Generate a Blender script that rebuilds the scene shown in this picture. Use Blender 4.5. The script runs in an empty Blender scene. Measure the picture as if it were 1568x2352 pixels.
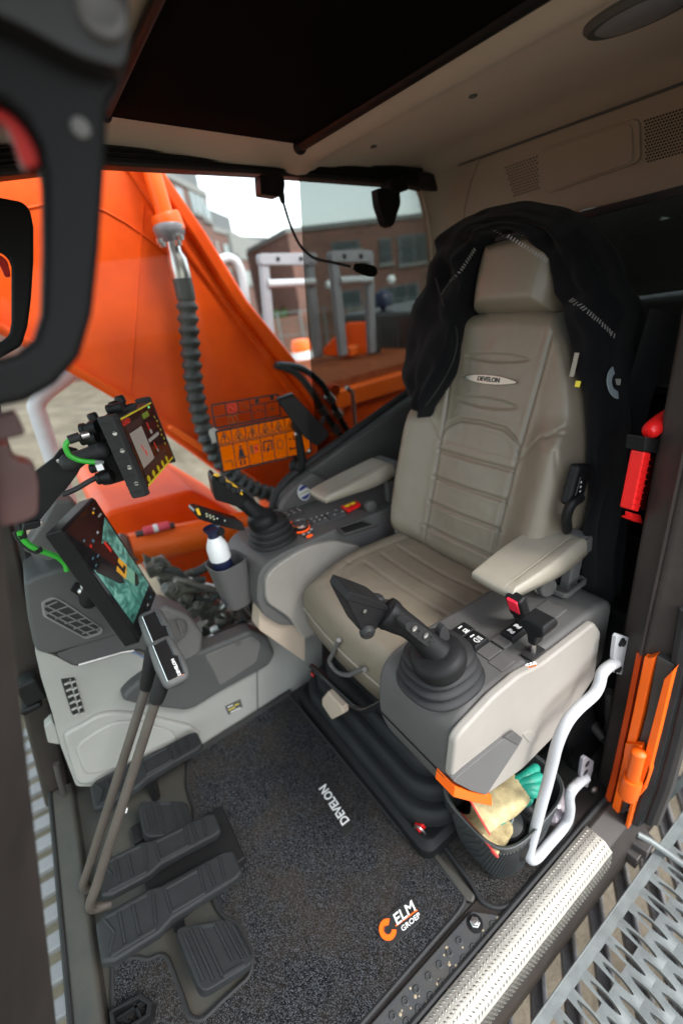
import bpy, bmesh, math, random
from mathutils import Vector, Matrix, Quaternion
from mathutils import noise as mnoise
R = math.radians
random.seed(7)
scene = bpy.context.scene
COL = scene.collection

# ---------------------------------------------------------------- camera
# cab axes: +X across the cab (away from the open door), +Y forwards, Z up, cab floor at z = 0
CAM = Vector((0.0, 0.0, 1.25))
FPX, CX, CY = 1038.522, 784.0, 1176.0
def _ray(px, py): return Vector((px - CX, -(py - CY), -FPX))
_X = _ray(20, 760).normalized(); _Y = -_ray(2640, 360).normalized(); _Z = _X.cross(_Y).normalized()
_Y = _Z.cross(_X).normalized()
ROT = Matrix((_X, _Y, _Z))
cam_data = bpy.data.cameras.new("camera")
cam = bpy.data.objects.new("camera", cam_data); COL.objects.link(cam)
cam.matrix_world = Matrix.Translation(CAM) @ ROT.to_4x4()
cam_data.sensor_fit = 'VERTICAL'; cam_data.sensor_height = 36.0; cam_data.sensor_width = 24.0
cam_data.lens = FPX * 36.0 / 2352.0
cam_data.clip_start = 0.02; cam_data.clip_end = 2000
cam_data.dof.use_dof = True; cam_data.dof.focus_distance = 0.80; cam_data.dof.aperture_fstop = 1.8
scene.camera = cam

# ---------------------------------------------------------------- sky, sun, exposure
SUN_EL, SUN_AZ = R(50), R(245)
world = bpy.data.worlds.new("World"); scene.world = world; world.use_nodes = True
nt = world.node_tree; nt.nodes.clear()
sky = nt.nodes.new("ShaderNodeTexSky"); sky.sky_type = 'NISHITA'; sky.sun_disc = False
sky.sun_elevation = SUN_EL; sky.sun_rotation = SUN_AZ
sky.air_density = 1.0; sky.dust_density = 1.5; sky.ozone_density = 1.0
hsv = nt.nodes.new("ShaderNodeHueSaturation"); hsv.inputs['Saturation'].default_value = 0.36; hsv.inputs['Hue'].default_value = 0.485
bg = nt.nodes.new("ShaderNodeBackground"); bg.inputs['Strength'].default_value = 0.15
wo = nt.nodes.new("ShaderNodeOutputWorld")
nt.links.new(sky.outputs[0], hsv.inputs['Color']); nt.links.new(hsv.outputs[0], bg.inputs[0]); nt.links.new(bg.outputs[0], wo.inputs[0])
sun_d = bpy.data.lights.new("sun", 'SUN'); sun_d.energy = 0.7; sun_d.angle = R(14); sun_d.color = (1.0, 0.985, 0.95)
sun = bpy.data.objects.new("sun", sun_d); COL.objects.link(sun)
sdir = Vector((math.sin(SUN_AZ) * math.cos(SUN_EL), math.cos(SUN_AZ) * math.cos(SUN_EL), math.sin(SUN_EL)))
sun.rotation_euler = sdir.to_track_quat('Z', 'Y').to_euler()
scene.view_settings.view_transform = 'Standard'; scene.view_settings.look = 'None'
scene.view_settings.gamma = 1.0; scene.view_settings.exposure = 1.95
scene.view_settings.use_curve_mapping = False
scene.cycles.max_bounces = 10; scene.cycles.diffuse_bounces = 3; scene.cycles.glossy_bounces = 4
scene.cycles.transparent_max_bounces = 16; scene.cycles.transmission_bounces = 6
scene.cycles.sample_clamp_indirect = 8.0
scene.cycles.use_denoising = True

# ---------------------------------------------------------------- survey: a picture point carried to a real plane of the cab
def at(px, py, x=None, y=None, z=None, pl=None):
    d = ROT @ _ray(px, py)
    if x is not None: t = (x - CAM.x) / d.x
    elif y is not None: t = (y - CAM.y) / d.y
    elif z is not None: t = (z - CAM.z) / d.z
    else:
        p, n = pl; t = (p - CAM).dot(n) / d.dot(n)
    return CAM + d * t
def ats(pts, **k): return [at(a, b, **k) for a, b in pts]
def V(*a): return Vector(a)

# ---------------------------------------------------------------- materials
MAT = {}
def M(name, col, rough=0.5, metal=0.0, bump=0.0, bscale=300.0, var=0.0, vscale=8.0, spec=0.5, coat=0.0, col2=None, sheen=0.0, detail=4):
    if name in MAT: return MAT[name]
    m = bpy.data.materials.new(name); m.use_nodes = True; MAT[name] = m
    n = m.node_tree.nodes; l = m.node_tree.links; b = n["Principled BSDF"]
    b.inputs['Base Color'].default_value = (*col, 1); b.inputs['Roughness'].default_value = rough
    b.inputs['Metallic'].default_value = metal; b.inputs['Specular IOR Level'].default_value = spec
    b.inputs['Coat Weight'].default_value = coat; b.inputs['Sheen Weight'].default_value = sheen
    tc = n.new("ShaderNodeTexCoord")
    if var or col2:
        no = n.new("ShaderNodeTexNoise"); no.inputs['Scale'].default_value = vscale; no.inputs['Detail'].default_value = 6
        no.inputs['Roughness'].default_value = 0.65
        cr = n.new("ShaderNodeValToRGB"); cr.color_ramp.elements[0].position = 0.32; cr.color_ramp.elements[1].position = 0.68
        c0 = tuple(c * (1 - var) for c in col) if not col2 else col2
        c1 = tuple(min(1, c * (1 + var)) for c in col) if not col2 else col
        cr.color_ramp.elements[0].color = (*c0, 1); cr.color_ramp.elements[1].color = (*c1, 1)
        l.new(tc.outputs['Object'], no.inputs['Vector']); l.new(no.outputs['Fac'], cr.inputs[0]); l.new(cr.outputs[0], b.inputs['Base Color'])
        mr = n.new("ShaderNodeMapRange"); mr.inputs[3].default_value = max(0, rough - 0.08); mr.inputs[4].default_value = min(1, rough + 0.1)
        l.new(no.outputs['Fac'], mr.inputs[0]); l.new(mr.outputs[0], b.inputs['Roughness'])
    if bump:
        nb = n.new("ShaderNodeTexNoise"); nb.inputs['Scale'].default_value = bscale; nb.inputs['Detail'].default_value = detail
        bp = n.new("ShaderNodeBump"); bp.inputs['Strength'].default_value = bump; bp.inputs['Distance'].default_value = 0.002
        l.new(tc.outputs['Object'], nb.inputs['Vector']); l.new(nb.outputs['Fac'], bp.inputs['Height']); l.new(bp.outputs[0], b.inputs['Normal'])
    return m
def EM(name, col, strength=1.0):
    if name in MAT: return MAT[name]
    m = bpy.data.materials.new(name); m.use_nodes = True; MAT[name] = m
    b = m.node_tree.nodes["Principled BSDF"]; b.inputs['Base Color'].default_value = (0.01, 0.01, 0.01, 1); b.inputs['Roughness'].default_value = 0.25
    b.inputs['Emission Color'].default_value = (*col, 1); b.inputs['Emission Strength'].default_value = strength
    return m
def glass(name, tint, refl=1.0):
    m = bpy.data.materials.new(name); m.use_nodes = True; MAT[name] = m
    n = m.node_tree.nodes; l = m.node_tree.links; n.clear()
    o = n.new("ShaderNodeOutputMaterial"); mx = n.new("ShaderNodeMixShader"); t = n.new("ShaderNodeBsdfTransparent"); g = n.new("ShaderNodeBsdfGlossy")
    t.inputs[0].default_value = (*tint, 1); g.inputs['Roughness'].default_value = 0.02; g.inputs[0].default_value = (0.9, 0.95, 0.92, 1)
    f = n.new("ShaderNodeFresnel"); f.inputs['IOR'].default_value = 1.45
    ml = n.new("ShaderNodeMath"); ml.operation = 'MULTIPLY'; ml.inputs[1].default_value = refl
    l.new(f.outputs[0], ml.inputs[0]); l.new(ml.outputs[0], mx.inputs[0]); l.new(t.outputs[0], mx.inputs[1]); l.new(g.outputs[0], mx.inputs[2]); l.new(mx.outputs[0], o.inputs[0])
    return m
glass("clear_glass", (0.96, 0.98, 0.97), 0.09); glass("tinted_glass", (0.47, 0.49, 0.475), 0.35); glass("dark_glass", (0.42, 0.46, 0.44), 0.8); glass("green_glass", (0.86, 0.94, 0.88), 0.2)
M("light_plastic", (0.295, 0.272, 0.242), 0.5, spec=0.35, bump=0.12, bscale=900, var=0.07, vscale=7)
M("dash_light", (0.275, 0.275, 0.255), 0.5, spec=0.35, bump=0.12, bscale=900, var=0.05, vscale=5)
M("grey_plastic", (0.085, 0.082, 0.078), 0.52, spec=0.3, bump=0.18, bscale=900, var=0.08, vscale=6)
M("mid_plastic", (0.115, 0.112, 0.108), 0.52, spec=0.3, bump=0.18, bscale=900, var=0.06, vscale=6)
M("dash_dark", (0.065, 0.066, 0.065), 0.55, spec=0.3, bump=0.2, bscale=900, var=0.06, vscale=6)
M("black_plastic", (0.010, 0.010, 0.0105), 0.46, spec=0.18, bump=0.12, bscale=900, var=0.15, vscale=12)
M("black_gloss", (0.012, 0.012, 0.013), 0.12, var=0.1, vscale=10)
M("rubber", (0.019, 0.019, 0.0195), 0.6, spec=0.3, bump=0.15, bscale=600, var=0.25, vscale=14)
M("pedal_rubber", (0.0135, 0.015, 0.016), 0.62, spec=0.3, bump=0.35, bscale=1400, var=0.2, vscale=12)
M("leather", (0.198, 0.165, 0.122), 0.36, spec=0.6, bump=0.22, bscale=1300, var=0.05, vscale=7)
M("leather_pale", (0.29, 0.262, 0.21), 0.38, spec=0.55, bump=0.2, bscale=1300, var=0.06, vscale=9)
M("stitch", (0.20, 0.17, 0.12), 0.8)
M("headliner", (0.64, 0.53, 0.42), 0.88, spec=0.1, bump=0.35, bscale=1500, var=0.05, vscale=5, sheen=0.2)
M("beige_trim", (0.48, 0.39, 0.305), 0.65, spec=0.2, bump=0.15, bscale=900, var=0.05, vscale=5)
M("blind_cloth", (0.004, 0.0037, 0.0033), 0.98, spec=0.05, bump=0.3, bscale=1500)
M("black_cloth", (0.0045, 0.0045, 0.0055), 0.95, bump=0.5, bscale=900, var=0.3, vscale=20, sheen=0.05, spec=0.15)
M("orange_paint", (0.84, 0.092, 0.0), 0.46, col2=(0.60, 0.05, 0.0), vscale=3.4, bump=0.06, bscale=40, spec=0.25)
M("orange_bright", (0.92, 0.13, 0.003), 0.45, var=0.06, vscale=6)
M("dark_paint", (0.045, 0.040, 0.037), 0.42, var=0.25, vscale=6, bump=0.08, bscale=200)
M("brown_grey_paint", (0.032, 0.026, 0.023), 0.45, spec=0.3, var=0.2, vscale=9, bump=0.08, bscale=200)
M("frame_black", (0.018, 0.017, 0.017), 0.5, var=0.2, vscale=9)
M("white_paint", (0.46, 0.47, 0.48), 0.4, var=0.05, vscale=12, bump=0.05, bscale=150)
M("rail_grey", (0.24, 0.235, 0.25), 0.4, var=0.06, vscale=9)
M("steel", (0.55, 0.54, 0.52), 0.32, 1.0, var=0.12, vscale=20)
M("bright_steel", (0.42, 0.385, 0.32), 0.38, 1.0, var=0.10, vscale=30, bump=0.1, bscale=300)
M("galvanised", (0.165, 0.18, 0.175), 0.5, 0.2, var=0.18, vscale=25, bump=0.15, bscale=120)
M("grip_alu", (0.215, 0.205, 0.18), 0.42, 0.8, var=0.12, vscale=40, bump=0.2, bscale=260)
M("chrome", (0.9, 0.9, 0.9), 0.08, 1.0)
M("red_plastic", (0.75, 0.012, 0.012), 0.28, var=0.06, vscale=20)
M("buckle_red", (0.85, 0.02, 0.05), 0.25)
M("yellow", (0.85, 0.50, 0.02), 0.4)
M("lcd_yellow", (0.75, 0.62, 0.02), 0.4)
M("white_print", (0.75, 0.75, 0.73), 0.5)
M("black_print", (0.01, 0.01, 0.01), 0.6)
M("navy", (0.012, 0.016, 0.05), 0.35, var=0.1, vscale=20)
M("bottle_white", (0.85, 0.86, 0.86), 0.25)
M("green_cable", (0.03, 0.36, 0.03), 0.4)
M("floor_metal", (0.030, 0.033, 0.030), 0.6, var=0.3, vscale=14, bump=0.15, bscale=150, col2=(0.050, 0.043, 0.033))
M("tread_dark", (0.036, 0.041, 0.047), 0.5, col2=(0.055, 0.052, 0.047), vscale=22, bump=0.2, bscale=400)
M("track_steel", (0.26, 0.26, 0.27), 0.5, 0.5, col2=(0.15, 0.13, 0.11), vscale=18, bump=0.3, bscale=90)
M("hose_black", (0.035, 0.04, 0.04), 0.5, var=0.3, vscale=12, bump=0.2, bscale=200)
M("basket_plastic", (0.045, 0.048, 0.048), 0.45, var=0.08, vscale=15)
M("glove_cream", (0.62, 0.52, 0.28), 0.95, col2=(0.24, 0.17, 0.075), vscale=22, bump=0.6, bscale=500)
M("glove_green", (0.01, 0.25, 0.17), 0.5, var=0.3, vscale=30, bump=0.3, bscale=300)
M("glove_red", (0.75, 0.06, 0.05), 0.8)
M("gloves_inside", (0.62, 0.55, 0.33), 0.9)
m = M("brick_far", (0.15, 0.058, 0.038), 0.85)
n_ = m.node_tree.nodes; l_ = m.node_tree.links; tc_ = n_.new("ShaderNodeTexCoord"); sx_ = n_.new("ShaderNodeSeparateXYZ"); ad_ = n_.new("ShaderNodeMath"); ad_.operation = 'SUBTRACT'; cb_ = n_.new("ShaderNodeCombineXYZ"); bt_ = n_.new("ShaderNodeTexBrick")
l_.new(tc_.outputs['Object'], sx_.inputs[0]); l_.new(sx_.outputs[0], ad_.inputs[0]); l_.new(sx_.outputs[1], ad_.inputs[1]); l_.new(ad_.outputs[0], cb_.inputs[0]); l_.new(sx_.outputs[2], cb_.inputs[1]); l_.new(cb_.outputs[0], bt_.inputs['Vector'])
bt_.inputs['Scale'].default_value = 1.6; bt_.inputs['Mortar Size'].default_value = 0.03; bt_.inputs['Color1'].default_value = (0.17, 0.062, 0.04, 1); bt_.inputs['Color2'].default_value = (0.10, 0.04, 0.028, 1); bt_.inputs['Mortar'].default_value = (0.13, 0.10, 0.085, 1)
l_.new(bt_.outputs['Color'], n_["Principled BSDF"].inputs['Base Color'])
M("concrete", (0.20, 0.20, 0.185), 0.8, var=0.12, vscale=2)
M("roof_grey", (0.115, 0.12, 0.12), 0.7, var=0.1, vscale=1.5)
M("far_window_sky", (0.10, 0.135, 0.13), 0.15, spec=0.8)  # pale pane colour carries the sky's reflection
M("far_window_dark", (0.022, 0.034, 0.038), 0.3, spec=0.4)
M("hydraulic_grey", (0.20, 0.19, 0.155), 0.5, 0.2, col2=(0.03, 0.029, 0.026), vscale=25, bump=0.4, bscale=80)
M("leaf", (0.06, 0.12, 0.02), 0.6, var=0.4, vscale=9)
def carpet(name, c_dark, c_light, dirt):
    m = bpy.data.materials.new(name); m.use_nodes = True; MAT[name] = m
    n = m.node_tree.nodes; l = m.node_tree.links; b = n["Principled BSDF"]; b.inputs['Roughness'].default_value = 0.95; b.inputs['Specular IOR Level'].default_value = 0.15
    tc = n.new("ShaderNodeTexCoord")
    v = n.new("ShaderNodeTexVoronoi"); v.inputs['Scale'].default_value = 680; l.new(tc.outputs['Object'], v.inputs['Vector'])
    cr = n.new("ShaderNodeValToRGB"); cr.color_ramp.elements[0].position = 0.50; cr.color_ramp.elements[1].position = 0.97
    cr.color_ramp.elements[0].color = (*c_dark, 1); cr.color_ramp.elements[1].color = (*c_light, 1)
    sp = n.new("ShaderNodeSeparateColor"); l.new(v.outputs['Color'], sp.inputs[0]); l.new(sp.outputs[0], cr.inputs[0])
    no = n.new("ShaderNodeTexNoise"); no.inputs['Scale'].default_value = 5.5; no.inputs['Detail'].default_value = 8; no.inputs['Roughness'].default_value = 0.7
    l.new(tc.outputs['Object'], no.inputs['Vector'])
    c2 = n.new("ShaderNodeValToRGB"); c2.color_ramp.elements[0].position = 0.42; c2.color_ramp.elements[1].position = 0.74
    c2.color_ramp.elements[0].color = (0, 0, 0, 1); c2.color_ramp.elements[1].color = (0.75, 0.75, 0.75, 1); l.new(no.outputs['Fac'], c2.inputs[0])
    mx = n.new("ShaderNodeMix"); mx.data_type = 'RGBA'; l.new(c2.outputs[0], mx.inputs[0]); l.new(cr.outputs[0], mx.inputs[6]); mx.inputs[7].default_value = (*dirt, 1)
    l.new(mx.outputs[2], b.inputs['Base Color'])
    nb = n.new("ShaderNodeTexNoise"); nb.inputs['Scale'].default_value = 420; nb.inputs['Detail'].default_value = 5; l.new(tc.outputs['Object'], nb.inputs['Vector'])
    bp = n.new("ShaderNodeBump"); bp.inputs['Strength'].default_value = 0.9; bp.inputs['Distance'].default_value = 0.004
    l.new(nb.outputs['Fac'], bp.inputs['Height']); l.new(bp.outputs[0], b.inputs['Normal'])
carpet("carpet", (0.003, 0.0034, 0.0045), (0.082, 0.088, 0.098), (0.043, 0.033, 0.023))
carpet("carpet_rib", (0.004, 0.004, 0.0045), (0.09, 0.087, 0.083), (0.045, 0.038, 0.03))
def sandy(name, a, bcol, sc):
    m = bpy.data.materials.new(name); m.use_nodes = True; MAT[name] = m
    n = m.node_tree.nodes; l = m.node_tree.links; b = n["Principled BSDF"]; b.inputs['Roughness'].default_value = 0.95
    tc = n.new("ShaderNodeTexCoord"); no = n.new("ShaderNodeTexNoise"); no.inputs['Scale'].default_value = sc; no.inputs['Detail'].default_value = 10; no.inputs['Roughness'].default_value = 0.7
    l.new(tc.outputs['Object'], no.inputs['Vector']); cr = n.new("ShaderNodeValToRGB")
    cr.color_ramp.elements[0].position = 0.35; cr.color_ramp.elements[1].position = 0.65
    cr.color_ramp.elements[0].color = (*a, 1); cr.color_ramp.elements[1].color = (*bcol, 1)
    l.new(no.outputs['Fac'], cr.inputs[0]); l.new(cr.outputs[0], b.inputs['Base Color'])
    bp = n.new("ShaderNodeBump"); bp.inputs['Strength'].default_value = 1.0; bp.inputs['Distance'].default_value = 0.08
    l.new(no.outputs['Fac'], bp.inputs['Height']); l.new(bp.outputs[0], b.inputs['Normal'])
sandy("sand", (0.085, 0.068, 0.045), (0.20, 0.165, 0.115), 1.3)
sandy("pale_sand", (0.40, 0.36, 0.27), (0.55, 0.50, 0.40), 1.5)

# ---------------------------------------------------------------- mesh helpers
class MB:
    def __init__(s): s.v = []; s.f = []
    def add(s, vs, fs):
        o = len(s.v); s.v += [Vector(p) for p in vs]; s.f += [tuple(i + o for i in f) for f in fs]; return s
    def box(s, c, size, rot=None):
        c = Vector(c); h = Vector(size) / 2; vs = []
        for dx in (-1, 1):
            for dy in (-1, 1):
                for dz in (-1, 1):
                    p = Vector((dx * h.x, dy * h.y, dz * h.z))
                    if rot is not None: p = rot @ p
                    vs.append(c + p)
        return s.add(vs, [(0, 1, 3, 2), (4, 6, 7, 5), (0, 4, 5, 1), (2, 3, 7, 6), (0, 2, 6, 4), (1, 5, 7, 3)])
    def prism(s, pts, vec):
        n = len(pts); pts = [Vector(p) for p in pts]; vec = Vector(vec)
        vs = pts + [p + vec for p in pts]
        fs = [tuple(range(n))[::-1], tuple(range(n, 2 * n))] + [(i, (i + 1) % n, n + (i + 1) % n, n + i) for i in range(n)]
        return s.add(vs, fs)
    def loft(s, rings, caps=True, closed=True):
        n = len(rings[0]); vs = [p for r in rings for p in r]; fs = []
        for k in range(len(rings) - 1):
            for i in range(n if closed else n - 1):
                j = (i + 1) % n; fs.append((k * n + i, k * n + j, (k + 1) * n + j, (k + 1) * n + i))
        if caps and closed:
            fs.append(tuple(range(n))[::-1]); b = (len(rings) - 1) * n; fs.append(tuple(range(b, b + n)))
        return s.add(vs, fs)
    def tube(s, pts, r, n=10, caps=True, flat=None):
        pts = [Vector(p) for p in pts]; rings = []; up = None
        for i, p in enumerate(pts):
            t = (pts[min(i + 1, len(pts) - 1)] - pts[max(i - 1, 0)]).normalized()
            if up is None:
                up = Vector((0, 0, 1)) if abs(t.z) < 0.9 else Vector((1, 0, 0))
            a = t.cross(up).normalized(); up = a.cross(t).normalized()
            rr = r[i] if isinstance(r, (list, tuple)) else r
            fl = 1.0 if flat is None else flat
            rings.append([p + a * math.cos(2 * math.pi * k / n) * rr + up * math.sin(2 * math.pi * k / n) * rr * fl for k in range(n)])
        return s.loft(rings, caps)
    def lathe(s, prof, o, axis=(0, 0, 1), n=24, caps=True):
        o = Vector(o); ax = Vector(axis).normalized(); a = ax.orthogonal().normalized(); b = ax.cross(a)
        return s.loft([[o + ax * h + (a * math.cos(2 * math.pi * k / n) + b * math.sin(2 * math.pi * k / n)) * r for k in range(n)] for r, h in prof], caps)
    def disc(s, o, axis, r, t, n=16):
        return s.lathe([(r, 0), (r, t)], o, axis, n)
    def ball(s, c, r, n=12, m=8):
        return s.lathe([(max(1e-4, math.sin(math.pi * k / m)) * r, -math.cos(math.pi * k / m) * r) for k in range(m + 1)], c, (0, 0, 1), n)
    def grid(s, P, nu, nv):
        return s.add([P[j][i] for j in range(nv) for i in range(nu)], [(j * nu + i, j * nu + i + 1, (j + 1) * nu + i + 1, (j + 1) * nu + i) for j in range(nv - 1) for i in range(nu - 1)])

def rnd(pts, rad, seg=4):
    "round the corners of a closed planar outline"
    out = []; n = len(pts)
    for i in range(n):
        p0, p, p1 = pts[i - 1], pts[i], pts[(i + 1) % n]
        a = (p0 - p); b = (p1 - p); r = min(rad, a.length * 0.45, b.length * 0.45)
        A = p + a.normalized() * r; B = p + b.normalized() * r
        for k in range(seg + 1):
            t = k / seg; out.append(A * (1 - t) ** 2 + p * 2 * t * (1 - t) + B * t * t)
    return out
def spline(pts, k=6):
    pts = [Vector(p) for p in pts]; out = []
    for i in range(len(pts) - 1):
        p0 = pts[max(i - 1, 0)]; p1 = pts[i]; p2 = pts[i + 1]; p3 = pts[min(i + 2, len(pts) - 1)]
        for j in range(k):
            t = j / k
            out.append(0.5 * ((2 * p1) + (p2 - p0) * t + (2 * p0 - 5 * p1 + 4 * p2 - p3) * t * t + (3 * p1 - p0 - 3 * p2 + p3) * t ** 3))
    out.append(pts[-1]); return out

def thing(name, label, cat, loc=(0, 0, 0), group=None):
    o = bpy.data.objects.new(name, None); COL.objects.link(o); o.location = loc; o.empty_display_size = 0.05
    o['label'] = label; o['category'] = cat
    if group: o['group'] = group
    return o
def tag(o, label, cat, group=None):
    o['label'] = label; o['category'] = cat
    if group: o['group'] = group
    return o
def _link(name, me, mat, parent):
    o = bpy.data.objects.new(name, me); COL.objects.link(o)
    if mat and not me.materials: me.materials.append(MAT[mat])
    if parent is not None:
        o.parent = parent
        if parent.type == 'EMPTY': o.matrix_parent_inverse = Matrix.Translation(-parent.location)
    return o
def obj(name, mb, mat, parent=None, bevel=0.0, seg=2, smooth=True, sub=0, solid=0.0, ang=38):
    me = bpy.data.meshes.new(name); me.from_pydata([tuple(v) for v in mb.v], [], mb.f)
    bm = bmesh.new(); bm.from_mesh(me); bmesh.ops.recalc_face_normals(bm, faces=bm.faces); bm.to_mesh(me); bm.free()
    if smooth:
        me.polygons.foreach_set('use_smooth', [True] * len(me.polygons))
        if not bevel and not sub: me.set_sharp_from_angle(angle=R(ang))
    o = _link(name, me, mat, parent)
    if solid:
        m = o.modifiers.new('solid', 'SOLIDIFY'); m.thickness = solid; m.offset = 0
    if bevel:
        m = o.modifiers.new('bevel', 'BEVEL'); m.width = bevel; m.segments = seg; m.limit_method = 'ANGLE'; m.angle_limit = R(28); m.harden_normals = True
    if sub:
        m = o.modifiers.new('sub', 'SUBSURF'); m.levels = sub; m.render_levels = sub
    return o
def inst(name, src, loc, parent=None, rot=None):
    o = bpy.data.objects.new(name, src.data); COL.objects.link(o); o.location = loc
    if rot is not None: o.rotation_euler = rot
    if parent is not None:
        o.parent = parent
        if parent.type == 'EMPTY': o.matrix_parent_inverse = Matrix.Translation(-parent.location)
    for m in src.modifiers:
        k = o.modifiers.new(m.name, m.type)
        if m.type == 'BEVEL': k.width = m.width; k.segments = m.segments; k.limit_method = m.limit_method; k.angle_limit = m.angle_limit; k.harden_normals = m.harden_normals
    return o
def struct(name, mb, mat, parent=None, **k):
    o = obj(name, mb, mat, parent, **k)
    if parent is None: o['kind'] = 'structure'
    return o
def text(name, body, o, right, up, size, mat, parent=None, depth=0.0006, shear=0.0, bold=0.0, sx=1.0, center=True):
    "raised lettering: a mesh made from the built-in font, laid in the plane right x up"
    cu = bpy.data.curves.new(name, 'FONT'); cu.body = body; cu.size = 1.0; cu.extrude = depth / size; cu.shear = shear; cu.offset = bold
    cu.align_x = 'CENTER' if center else 'LEFT'; cu.align_y = 'CENTER' if center else 'BOTTOM'; cu.resolution_u = 3
    t = bpy.data.objects.new(name, cu); COL.objects.link(t)
    dg = bpy.context.evaluated_depsgraph_get(); me = bpy.data.meshes.new_from_object(t.evaluated_get(dg))
    bpy.data.objects.remove(t); bpy.data.curves.remove(cu)
    r = Vector(right).normalized(); u = Vector(up); u = (u - r * u.dot(r)).normalized(); n = r.cross(u)
    o = Vector(o)
    for v in me.vertices:
        p = v.co.copy(); v.co = o + r * p.x * size * sx + u * p.y * size + n * p.z * size
    me.materials.clear(); me.name = name
    return _link(name, me, mat, parent)
def rrect(c, a, b, w, h, rad, seg=4):
    "rounded rectangle ring in plane a x b"
    c = Vector(c); a = Vector(a).normalized(); b = Vector(b).normalized(); w /= 2; h /= 2; rad = min(rad, w, h); out = []
    for sx, sy, t0 in ((1, 1, 0), (-1, 1, 90), (-1, -1, 180), (1, -1, 270)):
        for k in range(seg + 1):
            t = R(t0 + 90 * k / seg); out.append(c + a * (sx * (w - rad) + rad * math.cos(t)) + b * (sy * (h - rad) + rad * math.sin(t)))
    return out
def pillow(o, ex, ey, en, hx, hy, T, n=60, m=60, round_k=0.35, edge=0.3, width=None, bump=None, back=0.02, power=2.0):
    "upholstered pad: rounded outline in ex x ey, crowned along en; width(v) scales the half width, bump(u,v) moves the surface"
    o, ex, ey, en = Vector(o), Vector(ex), Vector(ey), Vector(en); P = []
    def dist(t): return math.copysign(1 - (1 - abs(t)) ** 1.35, t)
    for j in range(m + 1):
        row = []; b = dist(-1 + 2 * j / m)
        for i in range(n + 1):
            a = dist(-1 + 2 * i / n)
            u = a * math.sqrt(max(0, 1 - round_k * b * b / 2)) ; v = b * math.sqrt(max(0, 1 - round_k * a * a / 2))
            r = max(abs(a), abs(b)); t = min(1, (1 - r) / edge); h = T * (max(0, 1 - (1 - t) ** power)) ** (1 / power)
            X = u * hx * (width(v) if width else 1); Y = v * hy
            if bump: h += bump(X, Y) * min(1, t * 1.6)
            row.append(o + ex * X + ey * Y + en * h)
        P.append(row)
    mb = MB(); mb.grid(P, n + 1, m + 1)
    rim = [P[0][i] for i in range(n + 1)] + [P[j][n] for j in range(1, m + 1)] + [P[m][i] for i in range(n - 1, -1, -1)] + [P[j][0] for j in range(m - 1, 0, -1)]
    c = sum(rim, Vector()) / len(rim)
    ring2 = [p - en * back for p in rim]
    k = len(mb.v); mb.v += ring2
    idx = [i for i in range(n + 1)] + [j * (n + 1) + n for j in range(1, m + 1)] + [m * (n + 1) + i for i in range(n - 1, -1, -1)] + [j * (n + 1) for j in range(m - 1, 0, -1)]
    L = len(rim)
    for i in range(L): mb.f.append((idx[i], idx[(i + 1) % L], k + (i + 1) % L, k + i))
    mb.f.append(tuple(range(k, k + L)))
    return mb
def dseg(p, a, b):
    ax, ay = a; bx, by = b; dx, dy = bx - ax, by - ay; L = dx * dx + dy * dy
    t = 0 if L == 0 else max(0, min(1, ((p[0] - ax) * dx + (p[1] - ay) * dy) / L))
    return math.hypot(p[0] - ax - t * dx, p[1] - ay - t * dy)
def dpoly(p, pl): return min(dseg(p, pl[i], pl[i + 1]) for i in range(len(pl) - 1))
def sstep(a, b, x):
    t = max(0, min(1, (x - a) / (b - a))); return t * t * (3 - 2 * t)
# ================================================================ SETTING: the cab shell
XR = 1.30          # inside of the right-hand window
# floor
mb = MB(); mb.box((0.79, -0.46, -0.03), (1.06, 1.70, 0.06)); struct('cab_floor', mb, 'floor_metal')
# ceiling: shallow curved headliner
def ceil_z(x, y):
    z = 1.552 + 0.045 * sstep(-0.75, -0.25, y)
    z -= 0.018 * sstep(1.20, 1.31, x) + 0.03 * sstep(-1.22, -1.35, y) + 0.02 * sstep(0.36, 0.24, x)
    z -= 0.016 * sstep(-0.72, -0.78, y) * sstep(-0.86, -0.80, y)
    return z
P = [[V(0.22 + 1.10 * i / 44, -1.36 + 1.38 * j / 60, ceil_z(0.22 + 1.10 * i / 44, -1.36 + 1.38 * j / 60)) for i in range(45)] for j in range(61)]
mb = MB(); mb.grid(P, 45, 61)
ceiling = struct('ceiling', mb, 'headliner', solid=0.012)
for px, py in ((1085, 211), (857, 329)):
    p = at(px, py, z=1.551); p.z = ceil_z(p.x, p.y) - 0.006
    mb = MB(); mb.lathe([(0.0075, 0.004), (0.0085, 0.001), (0.007, 0), (0.003, 0.0008)], p, (0, 0, -1), 14); obj('trim_button', mb, 'mid_plastic', ceiling)
# outer roof skin so that no light leaks through the liner
mb = MB(); mb.box((0.78, -0.64, 1.66), (1.16, 1.42, 0.04)); struct('cab_roof', mb, 'dark_paint', bevel=0.01)
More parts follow.
